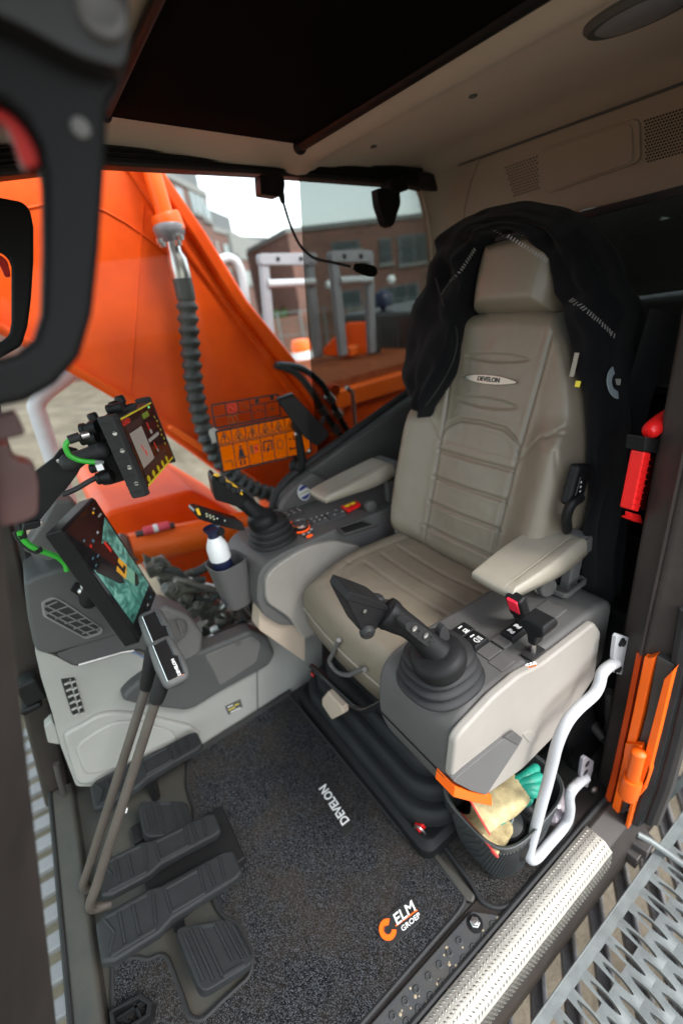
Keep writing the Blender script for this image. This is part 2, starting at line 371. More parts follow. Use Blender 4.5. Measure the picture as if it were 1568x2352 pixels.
# rear wall: trim panel above the window, window, panel below
rear = thing('wall_rear', 'beige rear cab trim with speaker grilles and the rear window', 'wall', (0.78, -1.34, 0)); rear['kind'] = 'structure'
YB = -1.335
mb = MB(); mb.box((0.78, YB - 0.01, 1.425), (1.06, 0.02, 0.20)); obj('trim_panel', mb, 'beige_trim', rear, bevel=0.006)
mb = MB(); mb.box((0.78, YB - 0.012, 0.40), (1.06, 0.024, 0.95)); obj('lower_panel', mb, 'black_plastic', rear, bevel=0.006)
mb = MB(); mb.box((0.78, YB + 0.002, 1.522), (1.06, 0.012, 0.016)); obj('shadow_gap', mb, 'mid_plastic', rear)
def on_rear(px, py, d=0.0): return at(px, py, y=YB + d)
lidp = rnd([on_rear(a, b) for a, b in ((1238, 345), (1470, 268), (1474, 372), (1262, 444), (1244, 432))], 0.02, 5)
lid = MB(); lid.prism([p + V(0, 0.0005, 0) for p in lidp], (0, 0.006, 0)); lid = obj('speaker_lid', lid, 'beige_trim', rear, bevel=0.0025)
c = sum(lidp, Vector()) / len(lidp)
mb = MB(); mb.prism([c + (p - c) * 0.90 + V(0, 0.0066, 0) for p in lidp], (0, 0.004, 0)); obj('lid_face', mb, 'beige_trim', lid, bevel=0.0025)
def perfs(name, corners, nu, nv):
    a, b, c_, d = [on_rear(*q, 0.0) for q in corners]; mb = MB()
    for j in range(nv):
        for i in range(nu - (j % 2)):
            u = (i + 0.5 * (j % 2)) / (nu - 1); w = j / (nv - 1)
            p = (a * (1 - u) + b * u) * (1 - w) + (d * (1 - u) + c_ * u) * w
            mb.disc(p, (0, 1, 0), 0.0021, 0.0012, 7)
    o = obj(name, mb, 'black_print', rear); o['kind'] = 'stuff'
perfs('speaker_perforation', ((1480, 278), (1600, 240), (1600, 340), (1484, 372)), 17, 14)
perfs('speaker_perforation', ((1160, 385), (1232, 360), (1236, 432), (1180, 450)), 11, 11)
# rear window frame and glass
def ring(mb, pts, w, vec):
    c = sum(pts, Vector()) / len(pts); n = len(pts)
    inn = [p + (c - p).normalized() * w for p in pts]; vec = Vector(vec)
    vs = pts + inn + [p + vec for p in pts] + [p + vec for p in inn]; fs = []
    for i in range(n):
        j = (i + 1) % n
        fs += [(i, j, n + j, n + i), (2 * n + i, 3 * n + i, 3 * n + j, 2 * n + j), (i, 2 * n + i, 2 * n + j, j), (n + i, n + j, 3 * n + j, 3 * n + i)]
    mb.add(vs, fs)
wp = rnd([V(0.30, YB, 1.345), V(1.18, YB, 1.305), V(1.18, YB, 0.88), V(0.30, YB, 0.88)], 0.05, 6)
mb = MB(); ring(mb, wp, 0.035, (0, 0.02, 0)); obj('window_frame', mb, 'frame_black', rear)
mb = MB(); mb.box((0.78, YB - 0.004, 1.10), (0.96, 0.005, 0.46)); obj('window_pane', mb, 'dark_glass', rear)
mb = MB(); mb.tube(ats([(1400, 822), (1500, 838)], y=YB + 0.03), 0.014, 8); obj('window_bar', mb, 'frame_black', rear)
# right wall: header, corner trim, quarter panel, glass
wr = thing('wall_right', 'right cab wall with the long side window and grey quarter panel', 'wall', (XR, -0.5, 0)); wr['kind'] = 'structure'
hp = ats([(-60, 345), (245, 323), (600, 352), (970, 393), (1010, 400), (1010, 440), (960, 428), (600, 399), (240, 378), (-60, 412)], x=XR - 0.02)
mb = MB(); mb.prism(hp, (0.05, 0, 0)); obj('window_header', mb, 'frame_black', wr, bevel=0.006)
hp = ats([(-60, 338), (245, 316), (600, 345), (970, 386), (972, 394), (600, 352), (245, 324), (-60, 346)], x=XR - 0.028)
mb = MB(); mb.prism(hp, (0.05, 0, 0)); obj('header_seal', mb, 'rubber', wr, bevel=0.002)
mb = MB()
for k in range(3):   # stepped sections of the header
    q = ats([(-60, 357 + 14 * k), (245, 336 + 13 * k), (600, 361 + 12 * k), (960, 400 + 8 * k)], x=XR - 0.024)
    mb.tube(q, 0.0035, 6)
obj('header_rib', mb, 'black_plastic', wr)
# corner pillar with softly curved trim
prof = []
for k in range(9):
    t = k / 8 * math.pi / 2; prof.append((XR - 0.075 * (1 - math.sin(t)), YB + 0.10 * (1 - math.cos(t)) * 1.0))
rings = []
for z, g in ((0.62, 1.2), (0.95, 1.0), (1.20, 0.8), (1.32, 0.8), (1.40, 1.1), (1.46, 1.5), (1.50, 2.0), (1.548, 2.6)):
    ww, dd_ = 0.055 * g, 0.045 * g
    rings.append([V(XR + 0.03, YB - 0.02, z), V(XR + 0.03, YB + dd_, z)] + [V(XR + 0.005 - ww * (1 - math.cos(k / 8 * math.pi / 2)), YB + dd_ - (dd_ - 0.006) * math.sin(k / 8 * math.pi / 2), z) for k in range(9)] + [V(XR - ww - 0.05, YB + 0.004, z), V(XR - ww - 0.05, YB - 0.02, z)])
mb = MB(); mb.loft(rings); obj('corner_trim', mb, 'beige_trim', wr)
qp = ats([(636, 1160), (643, 1135), (668, 1110), (720, 1075), (800, 1018), (938, 925), (1010, 880), (1060, 1150), (900, 1260), (650, 1245)], x=XR - 0.03)
mb = MB(); mb.prism(qp, (0.06, 0, 0)); obj('quarter_panel', mb, 'grey_plastic', wr, bevel=0.012, seg=3)
sp = ats([(622, 1180), (634, 1135), (662, 1098), (715, 1058), (800, 998), (938, 900), (1010, 850)], x=XR - 0.012)
mb = MB(); mb.tube(spline(sp, 4), 0.013, 8, flat=1.0); obj('window_seal', mb, 'rubber', wr)
mb = MB(); mb.box((XR + 0.006, -0.47, 0.88), (0.005, 1.72, 1.38)); obj('window_pane', mb, 'clear_glass', wr)
gp = ats([(686, 360), (700, 640), (730, 1040), (1200, 900), (1200, 380)], x=XR + 0.016)
mb = MB(); mb.prism(gp, (0.004, 0, 0)); obj('sliding_pane', mb, 'tinted_glass', wr)
mb = MB(); mb.box((XR + 0.02, -0.44, 0.04), (0.03, 1.62, 0.30)); obj('outer_skin', mb, 'dark_paint', wr)
# front: slanted right-hand pillar, lower rail, windscreen
fr = thing('wall_front', 'slanted cab front with dark pillars, lower rail and windscreen', 'wall', (0.8, 0.34, 0)); fr['kind'] = 'structure'
def fy(z): return 0.345 - 0.225 * z
mb = MB(); mb.loft([[V(x, fy(z) + d, z) for x, d in ((1.25, 0.0), (1.33, 0.0), (1.33, 0.07), (1.25, 0.07))] for z in (-0.02, 0.8, 1.56)]); obj('front_pillar', mb, 'brown_grey_paint', fr, bevel=0.012)
mb = MB(); mb.tube([V(1.245, fy(z) - 0.012, z) for z in (0.30, 0.5, 0.8, 1.2, 1.5)], 0.011, 8); obj('pillar_seal', mb, 'rubber', fr)
mb = MB(); mb.box((0.82, 0.358, 0.012), (0.86, 0.056, 0.05)); obj('lower_rail', mb, 'floor_metal', fr, bevel=0.01, seg=3)
mb = MB(); mb.tube([V(0.40, 0.388, 0.035), V(1.25, 0.388, 0.035)], 0.006, 8); obj('rail_edge_seal', mb, 'rubber', fr)
mb = MB(); mb.add([V(0.42, fy(0.03) + 0.052, 0.03), V(1.25, fy(0.03) + 0.052, 0.03), V(1.25, fy(1.55) + 0.06, 1.55), V(0.42, fy(1.55) + 0.06, 1.55)], [(0, 1, 2, 3)]); obj('windscreen_pane', mb, 'green_glass', fr, smooth=False)
# left front pillar, close to the lens
def lp(z, d=0): return 0.405 - 0.315 * z + d
mb = MB(); mb.loft([[V(x, lp(z) + d, z) for x, d in ((0.27, 0.045), (0.345, 0.030), (0.40, 0.002), (0.408, 0.06), (0.33, 0.10), (0.27, 0.10))] for z in (-0.02, 0.3, 0.6, 0.9, 1.1, 1.56)]); obj('near_pillar', mb, 'brown_grey_paint', fr, bevel=0.008)
mb = MB(); mb.tube([V(0.412, lp(z, 0.012), z) for z in (0.05, 0.5, 0.9, 1.3)], 0.005, 8); obj('pillar_seal', mb, 'rubber', fr)
# stay bar standing by the lower glass (curved chromed handle)
hb = spline([V(0.475, 0.335, 0.30), V(0.475, 0.30, 0.335), V(0.47, 0.272, 0.30), V(0.46, 0.285, 0.15), V(0.455, 0.30, 0.03)], 6)
mb = MB(); mb.tube(hb, 0.011, 12); tag(obj('grab_bar', mb, 'steel'), 'short bent steel grab bar beside the lower windscreen glass', 'grab bar')
# door header and front roof beam: out of view, added to shade the backrest
mb = MB(); mb.box((0.205, -0.38, 1.55), (0.06, 0.95, 0.18)); struct('door_header', mb, 'brown_grey_paint', bevel=0.015)
mb = MB(); mb.box((0.78, 0.045, 1.52), (1.06, 0.09, 0.20)); obj('roof_beam', mb, 'frame_black', fr, bevel=0.01)
# door sill
sill = thing('door_sill', 'dark painted door sill along the open cab side', 'sill', (0.28, -0.3, 0)); sill['kind'] = 'structure'
mb = MB(); mb.loft([[V(x, y, z) for x, z in ((0.335, -0.06), (0.335, 0.006), (0.275, 0.012), (0.262, 0.016), (0.215, -0.005), (0.20, -0.05), (0.20, -0.16), (0.26, -0.16))] for y in (-1.0, -0.3, 0.35)]); obj('sill_beam', mb, 'brown_grey_paint', sill, bevel=0.003)
mb = MB(); mb.tube([V(0.277, -0.98, 0.016), V(0.277, 0.3, 0.016)], 0.006, 8); obj('door_seal', mb, 'rubber', sill)
# rear door pillar with the orange outer frame
bp = thing('door_pillar', 'dark brown rear door pillar with orange outer edge', 'pillar', (0.27, -0.85, 0)); bp['kind'] = 'structure'
mb = MB(); mb.loft([[V(x, y + d, z) for x, y in ((0.315, -0.815), (0.262, -0.80), (0.245, -0.812), (0.205, -0.825), (0.185, -0.87), (0.325, -0.93), (0.335, -0.90))] for z, d in ((-0.02, -0.02), (0.6, 0.0), (1.2, 0.01), (1.56, 0.01))]); obj('pillar_post', mb, 'brown_grey_paint', bp, bevel=0.008, seg=3)
for xx, yy in ((0.270, -0.797), (0.246, -0.815)):
    mb = MB(); mb.tube([V(xx, yy - 0.02, -0.01), V(xx, yy, 0.6), V(xx, yy + 0.012, 1.5)], 0.0035, 6); obj('pillar_bead', mb, 'brown_grey_paint', bp)
mb = MB(); mb.box((0.60, -1.10, 0.25), (0.52, 0.36, 0.46)); obj('rear_locker', mb, 'black_plastic', bp, bevel=0.02)
mb = MB(); mb.box((0.30, -1.12, 0.78), (0.03, 0.38, 1.55)); obj('rear_side_panel', mb, 'black_plastic', bp)

# ================================================================ FLOOR: mats, plates
mat_o = [(665, 1597), (935, 1927), (962, 1950), (985, 1962), (1062, 2052), (1066, 2072), (1050, 2098), (849, 2330), (700, 2500), (420, 2800), (262, 2600), (258, 2205),
         (320, 2199), (340, 2206), (370, 2191), (385, 2201), (420, 2294), (435, 2339), (465, 2346), (505, 2306), (576, 2241), (582, 2194), (547, 2119), (520, 2109), (500, 2086), (470, 2010), (445, 1930), (447, 1858), (430, 1806), (432, 1745)]
mt = thing('floor_mat', 'speckled charcoal carpet mat cut out around the pedals', 'floor mat', (0.7, 0, 0))
pts = [at(a, b, z=0.012) for a, b in mat_o]
mb = MB(); mb.prism(rnd([V(p.x, p.y, 0.002) for p in pts], 0.012, 3), (0, 0, 0.012)); obj('carpet_pile', mb, 'carpet', mt, bevel=0.003)
rim = rnd([V(p.x, p.y, 0.011) for p in pts], 0.012, 3)
mb = MB(); mb.tube(rim + [rim[0]], 0.0055, 8); obj('bound_edge', mb, 'rubber', mt)
def badge_plate(corners, z, t, mat, parent, name):
    q = [at(a, b, z=z) for a, b in corners]; mb = MB(); mb.prism(q, (0, 0, t)); return obj(name, mb, mat, parent, bevel=0.0008), q
pl, q = badge_plate([(733, 1797), (752, 1775), (812, 1905), (790, 1925)], 0.0145, 0.002, 'black_print', mt, 'name_patch')
rt = (q[0] - q[3]).normalized(); cc = sum(q, Vector()) / 4 + V(0, 0, 0.0022)
# the word runs along the patch, its letters' tops towards the pedals
text('lettering', 'DEVELON', (at(767, 1846, z=0.0168)), at(738, 1798, z=0.0168) - at(798, 1890, z=0.0168), at(738, 1850, z=0.0168) - at(798, 1850, z=0.0168), 0.032, 'white_print', mt, bold=0.02, sx=0.86)
pl, q = badge_plate([(868, 2118), (945, 2060), (975, 2108), (895, 2180)], 0.0145, 0.002, 'black_print', mt, 'logo_patch')
rr_ = (at(965, 2080, z=0.0168) - at(905, 2130, z=0.0168)).normalized(); uu = V(-rr_.y, rr_.x, 0)
if uu.dot(at(900, 2060, z=0.0168) - at(950, 2150, z=0.0168)) < 0: uu = -uu
text('lettering', 'ELM', at(928, 2098, z=0.0168), rr_, uu, 0.028, 'white_print', mt, shear=0.12, bold=0.012, sx=1.08)
text('lettering', 'GROEP', at(943, 2118, z=0.0168), rr_, uu, 0.0128, 'white_print', mt, bold=0.008, sx=1.2)
mb = MB(); a0, a1 = at(908, 2127, z=0.0168), at(958, 2090, z=0.0168); dd = uu * 0.0012
mb.prism([a0 - dd, a1 - dd, a1 + dd, a0 + dd], (0, 0, 0.0006)); obj('logo_line', mb, 'orange_bright', mt)
lc = at(890, 2135, z=0.0168); ob, ib = [], []
for k in range(33):
    t = R(62 + 285 * k / 32 - 20); e = rr_ * math.cos(t) + uu * math.sin(t); ob.append(lc + e * 0.0185); ib.append(lc + e * 0.0072)
mb = MB(); mb.prism(ob + ib[::-1], (0, 0, 0.0008)); obj('logo_ring', mb, 'orange_bright', mt)
ob, ib = [], []
for k in range(25):
    t = R(100 + 250 * k / 24); e = rr_ * math.cos(t) + uu * math.sin(t); ob.append(lc + e * 0.0088); ib.append(lc + e * 0.0076)
mb = MB(); mb.prism([p + V(0, 0, 0.0009) for p in ob + ib[::-1]], (0, 0, 0.0004)); obj('logo_ring', mb, 'black_print', mt)
# rear-left mat
m2 = thing('floor_mat', 'small ribbed carpet mat under the grey basket by the door', 'floor mat', (0.36, -0.5, 0))
pts = [at(a, b, z=0.012) for a, b in ((965, 1885), (1022, 1946), (1084, 2030), (1104, 2070), (1144, 2088), (1182, 2072), (1306, 1914), (1320, 1870), (1200, 1760), (1050, 1790))]
mb = MB(); mb.prism(rnd([V(p.x, p.y, 0.002) for p in pts], 0.02, 4), (0, 0, 0.010)); obj('carpet_pile', mb, 'carpet_rib', m2, bevel=0.002)
rim = rnd([V(p.x, p.y, 0.010) for p in pts], 0.02, 4); mb = MB(); mb.tube(rim + [rim[0]], 0.006, 8); obj('bound_edge', mb, 'rubber', m2)
# raised rib of the floor between the mats
mb = MB(); mb.prism([at(a, b, z=0.006) for a, b in ((965, 1930), (985, 1938), (1092, 2062), (1085, 2080), (1068, 2072))], (0, 0, 0.012)); tag(obj('floor_rib', mb, 'floor_metal', bevel=0.006, seg=3), 'raised metal rib of the floor between the two mats', 'floor rib')
# dimpled tread plate
tp = thing('tread_plate', 'dark dimpled anti-slip tread plate along the door sill', 'tread plate', (0.31, -0.2, 0))
def LC(l): return (784 + 0.5 * l[0], 1764 + 0.5 * l[1])
zt = 0.016
o_ = [at(*LC(l), z=zt) for l in ((575, 675), (600, 655), (770, 680), (775, 700), (350, 1190), (-60, 1660), (-260, 1620), (120, 1190))]
mb = MB(); mb.prism([p - V(0, 0, 0.010) for p in o_], (0, 0, 0.010)); obj('plate', mb, 'tread_dark', tp, bevel=0.003)
src = None
dimp = [(695, 720), (655, 775), (540, 795), (605, 825), (495, 850), (562, 878), (450, 905), (512, 935), (400, 958), (460, 992), (345, 1018), (410, 1050), (293, 1073), (355, 1108), (235, 1140), (300, 1168)]
for l in dimp:
    p = at(*LC(l), z=zt)
    if src is None:
        mb = MB(); mb.lathe([(0.0078, -0.001), (0.0072, 0.0012), (0.0055, 0.0030), (0.0042, 0.0030), (0.0032, 0.0006), (0.0030, -0.001)], (0, 0, 0), (0, 0, 1), 14)
        src = obj('dimple', mb, 'tread_dark', tp); src.location = p
    else: inst('dimple', src, p, tp)
p = at(*LC((612, 715)), z=zt)
mb = MB(); mb.lathe([(0.0165, 0), (0.0165, 0.002), (0.012, 0.0025)], p, (0, 0, 1), 20); obj('washer', mb, 'black_plastic', tp)
mb = MB(); mb.lathe([(0.0105, 0.002), (0.0105, 0.0075), (0.0088, 0.009)], p, (0, 0, 1), 6); mb.lathe([(0.006, 0.009), (0.004, 0.0098)], p, (0, 0, 1), 10); obj('bolt', mb, 'steel', tp, ang=20)
random.seed(3); mb = MB()
for k in range(26):   # dried mud crumbs
    l = random.choice(dimp); p = at(*LC((l[0] + random.uniform(-30, 45), l[1] + random.uniform(-35, 35))), z=zt)
    mb.lathe([(random.uniform(.001, .0035), 0), (0.0006, random.uniform(.0006, .0016))], p, (0, 0, 1), 6)
MB_mud = mb; M("dry_mud", (0.33, 0.27, 0.18), 0.95); o = obj('mud_crumbs', mb, 'dry_mud', tp); o['kind'] = 'stuff'
# knurled aluminium sill strip
gs = thing('sill_strip', 'bright knurled aluminium guard strip on the cab door sill', 'sill strip', (0.23, -0.3, 0))
prof = [(0.268, 0.019), (0.228, 0.018), (0.212, 0.004), (0.208, -0.046), (0.203, -0.046), (0.2055, 0.0065), (0.2255, 0.0225), (0.268, 0.0235)]
Y0, Y1 = -0.700, 0.30
mb = MB(); mb.loft([[V(x, y, z) for x, z in prof] for y in (Y0, Y1)]); obj('strip', mb, 'grip_alu', gs)
mb = MB(); random.seed(5)
def lz(c, ax, bx, nx, h):   # one raised diamond of the knurl
    mb.add([c + ax, c + bx, c - ax, c - bx, c + nx * h], [(0, 1, 4), (1, 2, 4), (2, 3, 4), (3, 0, 4)])
rows = [((0.262, 0.0234), (0, 1), 1), ((0.252, 0.0232), (0, 1), -1), ((0.242, 0.0229), (0, 1), 1), ((0.232, 0.0226), (0, 1), -1),
        ((0.2205, 0.0186), (-0.62, 0.78), 1), ((0.2115, 0.0114), (-0.62, 0.78), -1), ((0.2048, 0.000), (-1, 0.08), 1), ((0.2042, -0.010), (-1, 0.08), -1), ((0.2034, -0.020), (-1, 0.08), 1), ((0.2026, -0.030), (-1, 0.08), -1), ((0.2018, -0.040), (-1, 0.08), 1)]
for (x, z), (nx, nz), s in rows:
    n = V(nx, 0, nz).normalized(); tx = V(0, 1, 0).cross(n).normalized(); y = Y0 + 0.006 + (0.004 if s > 0 else 0)
    while y < Y1 - 0.004:
        ax = (V(0, 1, 0) * 0.0044 + tx * 0.0046 * s); bx = (V(0, 1, 0) * 0.0024 - tx * 0.0016 * s)
        lz(V(x, y, z) - n * 0.0004, ax, bx, n, 0.0015); y += 0.0088
o = obj('knurling', mb, 'grip_alu', gs, smooth=False); o['kind'] = 'stuff'
# ================================================================ OPERATOR SEAT
XS = 0.725
seat = thing('operator_seat', 'taupe leather operator seat with tall backrest on a bellows suspension', 'seat', (XS, -0.62, 0))
RA = R(17.8); BO = V(XS, -0.80, 0.50); BU = V(0, -math.sin(RA), math.cos(RA)); BN = V(0, math.cos(RA), math.sin(RA)); BX = V(1, 0, 0)
def bw(v):     # half width of the backrest at height v above its foot
    tab = ((0.0, 0.225), (0.05, 0.25), (0.12, 0.268), (0.22, 0.272), (0.31, 0.265), (0.39, 0.252), (0.45, 0.238), (0.52, 0.212), (0.58, 0.175), (0.63, 0.135), (0.67, 0.11))
    for (a, p), (b, q) in zip(tab, tab[1:]):
        if v <= b: return p + (q - p) * max(0, (v - a)) / (b - a)
    return tab[-1][1]
SU = 0.119
creases = [[(SU + 0.012, 0.66), (SU + 0.008, 0.50), (SU, 0.36), (SU - 0.004, 0.20), (SU - 0.008, -0.02)], [(-SU - 0.012, 0.66), (-SU - 0.008, 0.50), (-SU, 0.36), (-SU + 0.004, 0.20), (-SU + 0.008, -0.02)],
           [(SU, 0.345), (0.105, 0.372), (0.07, 0.392), (0.0, 0.397), (-0.07, 0.392), (-0.105, 0.372), (-SU, 0.345)]]
for gv in (0.303, 0.229, 0.157, 0.086): creases.append([(-SU, gv), (SU, gv)])
side_seams = [[(s * SU, 0.325), (s * 0.175, 0.392), (s * 0.215, 0.405), (s * 0.27, 0.412)] for s in (-1, 1)]
side_seams += [[(s * 0.185, 0.60), (s * 0.222, 0.50), (s * 0.228, 0.43), (s * 0.19, 0.393)] for s in (-1, 1)]
side_seams += [[(s * 0.225, 0.37), (s * 0.245, 0.30), (s * 0.25, 0.20), (s * 0.225, 0.08)] for s in (-1, 1)]
emboss = [((0.0, 0.548), 0.088, 0.010), ((0.0, 0.444), 0.088, 0.012)]
def back_bump(X, Y):
    v = Y + 0.335; u = X; h = 0.0; p = (u, v)
    lower = sstep(0.45, 0.36, v)
    h += 0.045 * sstep(SU - 0.005, 0.225, abs(u)) * lower * sstep(-0.02, 0.08, v) + 0.012 * sstep(SU - 0.01, 0.20, abs(u)) * (1 - lower)
    h -= 0.040 * sstep(0.215, 0.285, abs(u)) * lower
    for c in creases:
        d = dpoly(p, c)
        if d < 0.03: h -= 0.0062 * math.exp(-(d / 0.0032) ** 2) - 0.0012 * math.exp(-((d - 0.010) / 0.006) ** 2)
    for c in side_seams:
        d = dpoly(p, c)
        if d < 0.02: h -= 0.0040 * math.exp(-(d / 0.0032) ** 2)
    for (cu, cv), a, b in emboss:
        q = ((u - cu) / a) ** 2 + (abs(v - cv) / b) ** 1.6
        if q < 1.6: h -= 0.004 * sstep(1.25, 0.8, q)
    if abs(u) < SU and v < 0.33:   # quilted rolls
        k = (v - 0.0135) / 0.0725; h += 0.0018 * abs(math.sin(math.pi * k)) ** 0.6 * sstep(SU, SU - 0.02, abs(u))
    h += 0.0016 * mnoise.noise(V(u * 22, v * 9, 4.0)) + 0.0008 * mnoise.noise(V(u * 50, v * 30, 7.0))
    h += 0.010 * math.exp(-((v - 0.20) / 0.12) ** 2) * sstep(SU, 0.0, abs(u))
    return h
H2 = 0.335
mb = pillow(BO + BU * H2 - BN * 0.015, BX, BU, BN, 1.0, H2, 0.075, 190, 240, round_k=0.16, edge=0.16, width=lambda v: bw(H2 + v * H2), bump=back_bump, back=0.05)
back = obj('backrest', mb, 'leather', seat, ang=180)
# headrest
HC = BO + BU * 0.727 + BN * 0.005
mb = pillow(HC, BX, BU, BN, 0.114, 0.083, 0.075, 40, 40, round_k=0.34, edge=0.45, back=0.04, bump=lambda X, Y: -0.003 * math.exp(-((abs(X) - 0.085) / 0.003) ** 2) + 0.006 * (1 - (X / 0.114) ** 2))
obj('headrest', mb, 'leather', seat, ang=180)
mb = MB(); mb.box(HC - BN * 0.03 - BU * 0.01, (0.20, 0.05, 0.17), Matrix.Rotation(RA, 3, 'X')); obj('headrest_shell', mb, 'black_plastic', seat, bevel=0.02)
mb = MB(); mb.box(BO + BU * 0.33 - BN * 0.055, (0.40, 0.045, 0.60), Matrix.Rotation(RA, 3, 'X')); obj('back_shell', mb, 'black_plastic', seat, bevel=0.02)
# metal name badge
bc = BO + BU * 0.4975 + BN * 0.0635; top, bot = [], []
for k in range(21):
    t = -1 + 2 * k / 20; w = 0.0085 * (1 - abs(t) ** 2.2) + 0.0022; top.append(bc + BX * t * 0.076 + BU * w); bot.append(bc + BX * t * 0.076 - BU * w)
mb = MB(); mb.prism(top + bot[::-1], BN * 0.004); bd = obj('name_badge', mb, 'bright_steel', seat, bevel=0.001)
text('lettering', 'DEVELON', bc + BN * 0.0043, -BX, BU, 0.0150, 'black_print', bd, bold=0.03, sx=0.98)
# fabric tags on the side
for (px, py), w, h, mt_ in (((1318, 838), 0.009, 0.045, 'bottle_white'), ((1326, 882), 0.010, 0.012, 'lcd_yellow')):
    p = at(px, py, y=-0.885); mb = MB(); mb.box(p, (w, 0.002, h), Matrix.Rotation(R(14), 3, 'X')); obj('side_tag', mb, 'leather_pale' if mt_ == 'bottle_white' else 'lcd_yellow', seat)
# seat cushion
CZ = 0.432; CCY = -0.605
ccre = [[(-0.155, y - CCY), (0.155, y - CCY)] for y in (-0.578, -0.637, -0.697)]
ccre += [[(0.165, -0.17), (0.175, -0.06), (0.185, 0.05), (0.178, 0.095), (0.13, 0.118), (0.0, 0.124), (-0.13, 0.118), (-0.178, 0.095), (-0.185, 0.05), (-0.175, -0.06), (-0.165, -0.17)]]
ccre += [[(s * 0.178, 0.06), (s * 0.24, 0.085), (s * 0.27, 0.09)] for s in (-1, 1)]
def cush_bump(X, Y):
    h = 0.016 * sstep(0.155, 0.215, abs(X)) * sstep(0.19, -0.02, Y) - 0.012 * math.exp(-(X / 0.14) ** 2) * sstep(0.16, -0.1, Y) - 0.02 * sstep(0.08, 0.22, Y)
    p = (X, Y)
    for i, c in enumerate(ccre):
        d = dpoly(p, c)
        if d < 0.03:
            h -= (0.0048 if i < 3 else 0.0035) * math.exp(-(d / 0.0040) ** 2)
    h += 0.0024 * mnoise.noise(V(X * 14, Y * 11, 1.0)) + 0.0009 * mnoise.noise(V(X * 45, Y * 38, 3.0))
    if abs(X) < 0.15 and Y < 0.10: h += 0.0
    return h
cw = lambda v: 1.0 - 0.03 * max(0, v) ** 2 - 0.05 * max(0, -v)
mb = pillow((XS + 0.005, CCY, CZ), BX, V(0, 1, 0), V(0, 0, 1), 0.268, 0.215, 0.118, 110, 110, round_k=0.30, edge=0.34, width=cw, bump=cush_bump, back=0.055, power=2.2)
cushion = obj('seat_cushion', mb, 'leather', seat, ang=180)
rim = []
for k in range(81):
    t = -1 + 2 * k / 80; a = t * 0.985; u = a * math.sqrt(1 - 0.30 / 2); rim.append(V(XS + 0.005 + u * 0.27 * 0.97, CCY + 0.2165 * math.sqrt(max(0, 1 - 0.30 * a * a / 2)), CZ + 0.004))
mb = MB(); mb.tube(rim, 0.0035, 8); obj('piping', mb, 'leather_pale', cushion)
mb = MB(); mb.box((XS, -0.62, 0.375), (0.44, 0.40, 0.05)); obj('seat_pan', mb, 'black_plastic', seat, bevel=0.02)
# suspension bellows: stacked folds
mb = MB(); rings = []
for k in range(4):
    z0 = 0.055 + 0.052 * k; z1 = z0 + 0.054; s = 0.026 * k
    for z, g in ((z0, 0.004), (z0 + 0.008, -0.003), (z1 - 0.016, -0.002), (z1 - 0.006, 0.003), (z1 - 0.001, 0.012), (z1 - 0.004, 0.024)):
        i_ = s + g; rings.append(rrect((0.758 - 0.2 * i_, -0.632 - 0.1 * i_, z), (1, 0, 0), (0, 1, 0), 0.605 - 2 * i_, 0.530 - 2 * i_, 0.10 - 0.5 * i_, 6))
mb.loft(rings, caps=True); obj('suspension_bellows', mb, 'pedal_rubber', seat, ang=70)
mb = MB(); mb.loft([rrect((0.76, -0.63, z), (1, 0, 0), (0, 1, 0), w, h, 0.03, 4) for z, w, h in ((0.0, 0.63, 0.56), (0.045, 0.63, 0.56), (0.058, 0.60, 0.53))]); obj('base_plate', mb, 'black_plastic', seat, bevel=0.004)
mb = MB(); mb.loft([rrect((0.76, -0.65, z), (1, 0, 0), (0, 1, 0), w, h, 0.05, 4) for z, w, h in ((0.25, 0.42, 0.34), (0.30, 0.44, 0.37), (0.36, 0.44, 0.40))]); obj('upper_housing', mb, 'black_plastic', seat)
# hanging dust cover folds under the left console
P = []
for j in range(18):
    row = []
    for i in range(20):
        x = 0.47 + 0.16 * i / 19; y = -0.455 - 0.003 * j + 0.010 * mnoise.noise(V(x * 40, j * 0.25, 3)); z = 0.235 + 0.13 * j / 17
        row.append(V(x, y + 0.012 * math.sin(i * 1.1 + j * 0.25) * (1 - j / 18), z))
    P.append(row)
mb = MB(); mb.grid(P, 20, 18); obj('dust_cover', mb, 'rubber', seat, solid=0.002)
# black slide bar and height lever under the cushion front
sb = spline(ats([(715, 1530), (735, 1548), (790, 1600), (828, 1630), (860, 1622), (895, 1600)], y=-0.375), 6)
mb = MB(); mb.tube(sb, 0.0085, 12); obj('slide_bar', mb, 'black_gloss', seat)
sb = spline(ats([(778, 1470), (765, 1500), (757, 1520), (775, 1543), (800, 1550), (822, 1540), (838, 1538)], y=-0.385), 6)
mb = MB(); mb.tube(sb, 0.006, 10); obj('height_lever', mb, 'mid_plastic', seat)
kp = ats([(752, 1596), (765, 1580), (800, 1616), (802, 1630), (775, 1644), (752, 1610)], y=-0.37)
mb = MB(); mb.prism(kp, (0, 0.02, 0)); obj('lever_tab', mb, 'beige_trim', seat, bevel=0.004)
p = at(723, 1545, y=-0.372); mb = MB(); mb.box(p, (0.02, 0.018, 0.02)); k_ = obj('bar_clip', mb, 'black_plastic', seat, bevel=0.003)
mb = MB(); mb.box(p + V(-0.001, 0.0095, 0.0), (0.010, 0.003, 0.010)); obj('clip_button', mb, 'red_plastic', k_)
# knob on the right of the cushion front
p = at(690, 1447, y=-0.42); mb = MB(); mb.lathe([(0.010, -0.02), (0.013, -0.014), (0.013, 0.010), (0.009, 0.014)], p, (0.5, 0.8, 0), 14); mb.box(p + V(-0.006, 0.016, -0.006), (0.012, 0.03, 0.014)); obj('adjuster_knob', mb, 'black_plastic', seat, bevel=0.002)
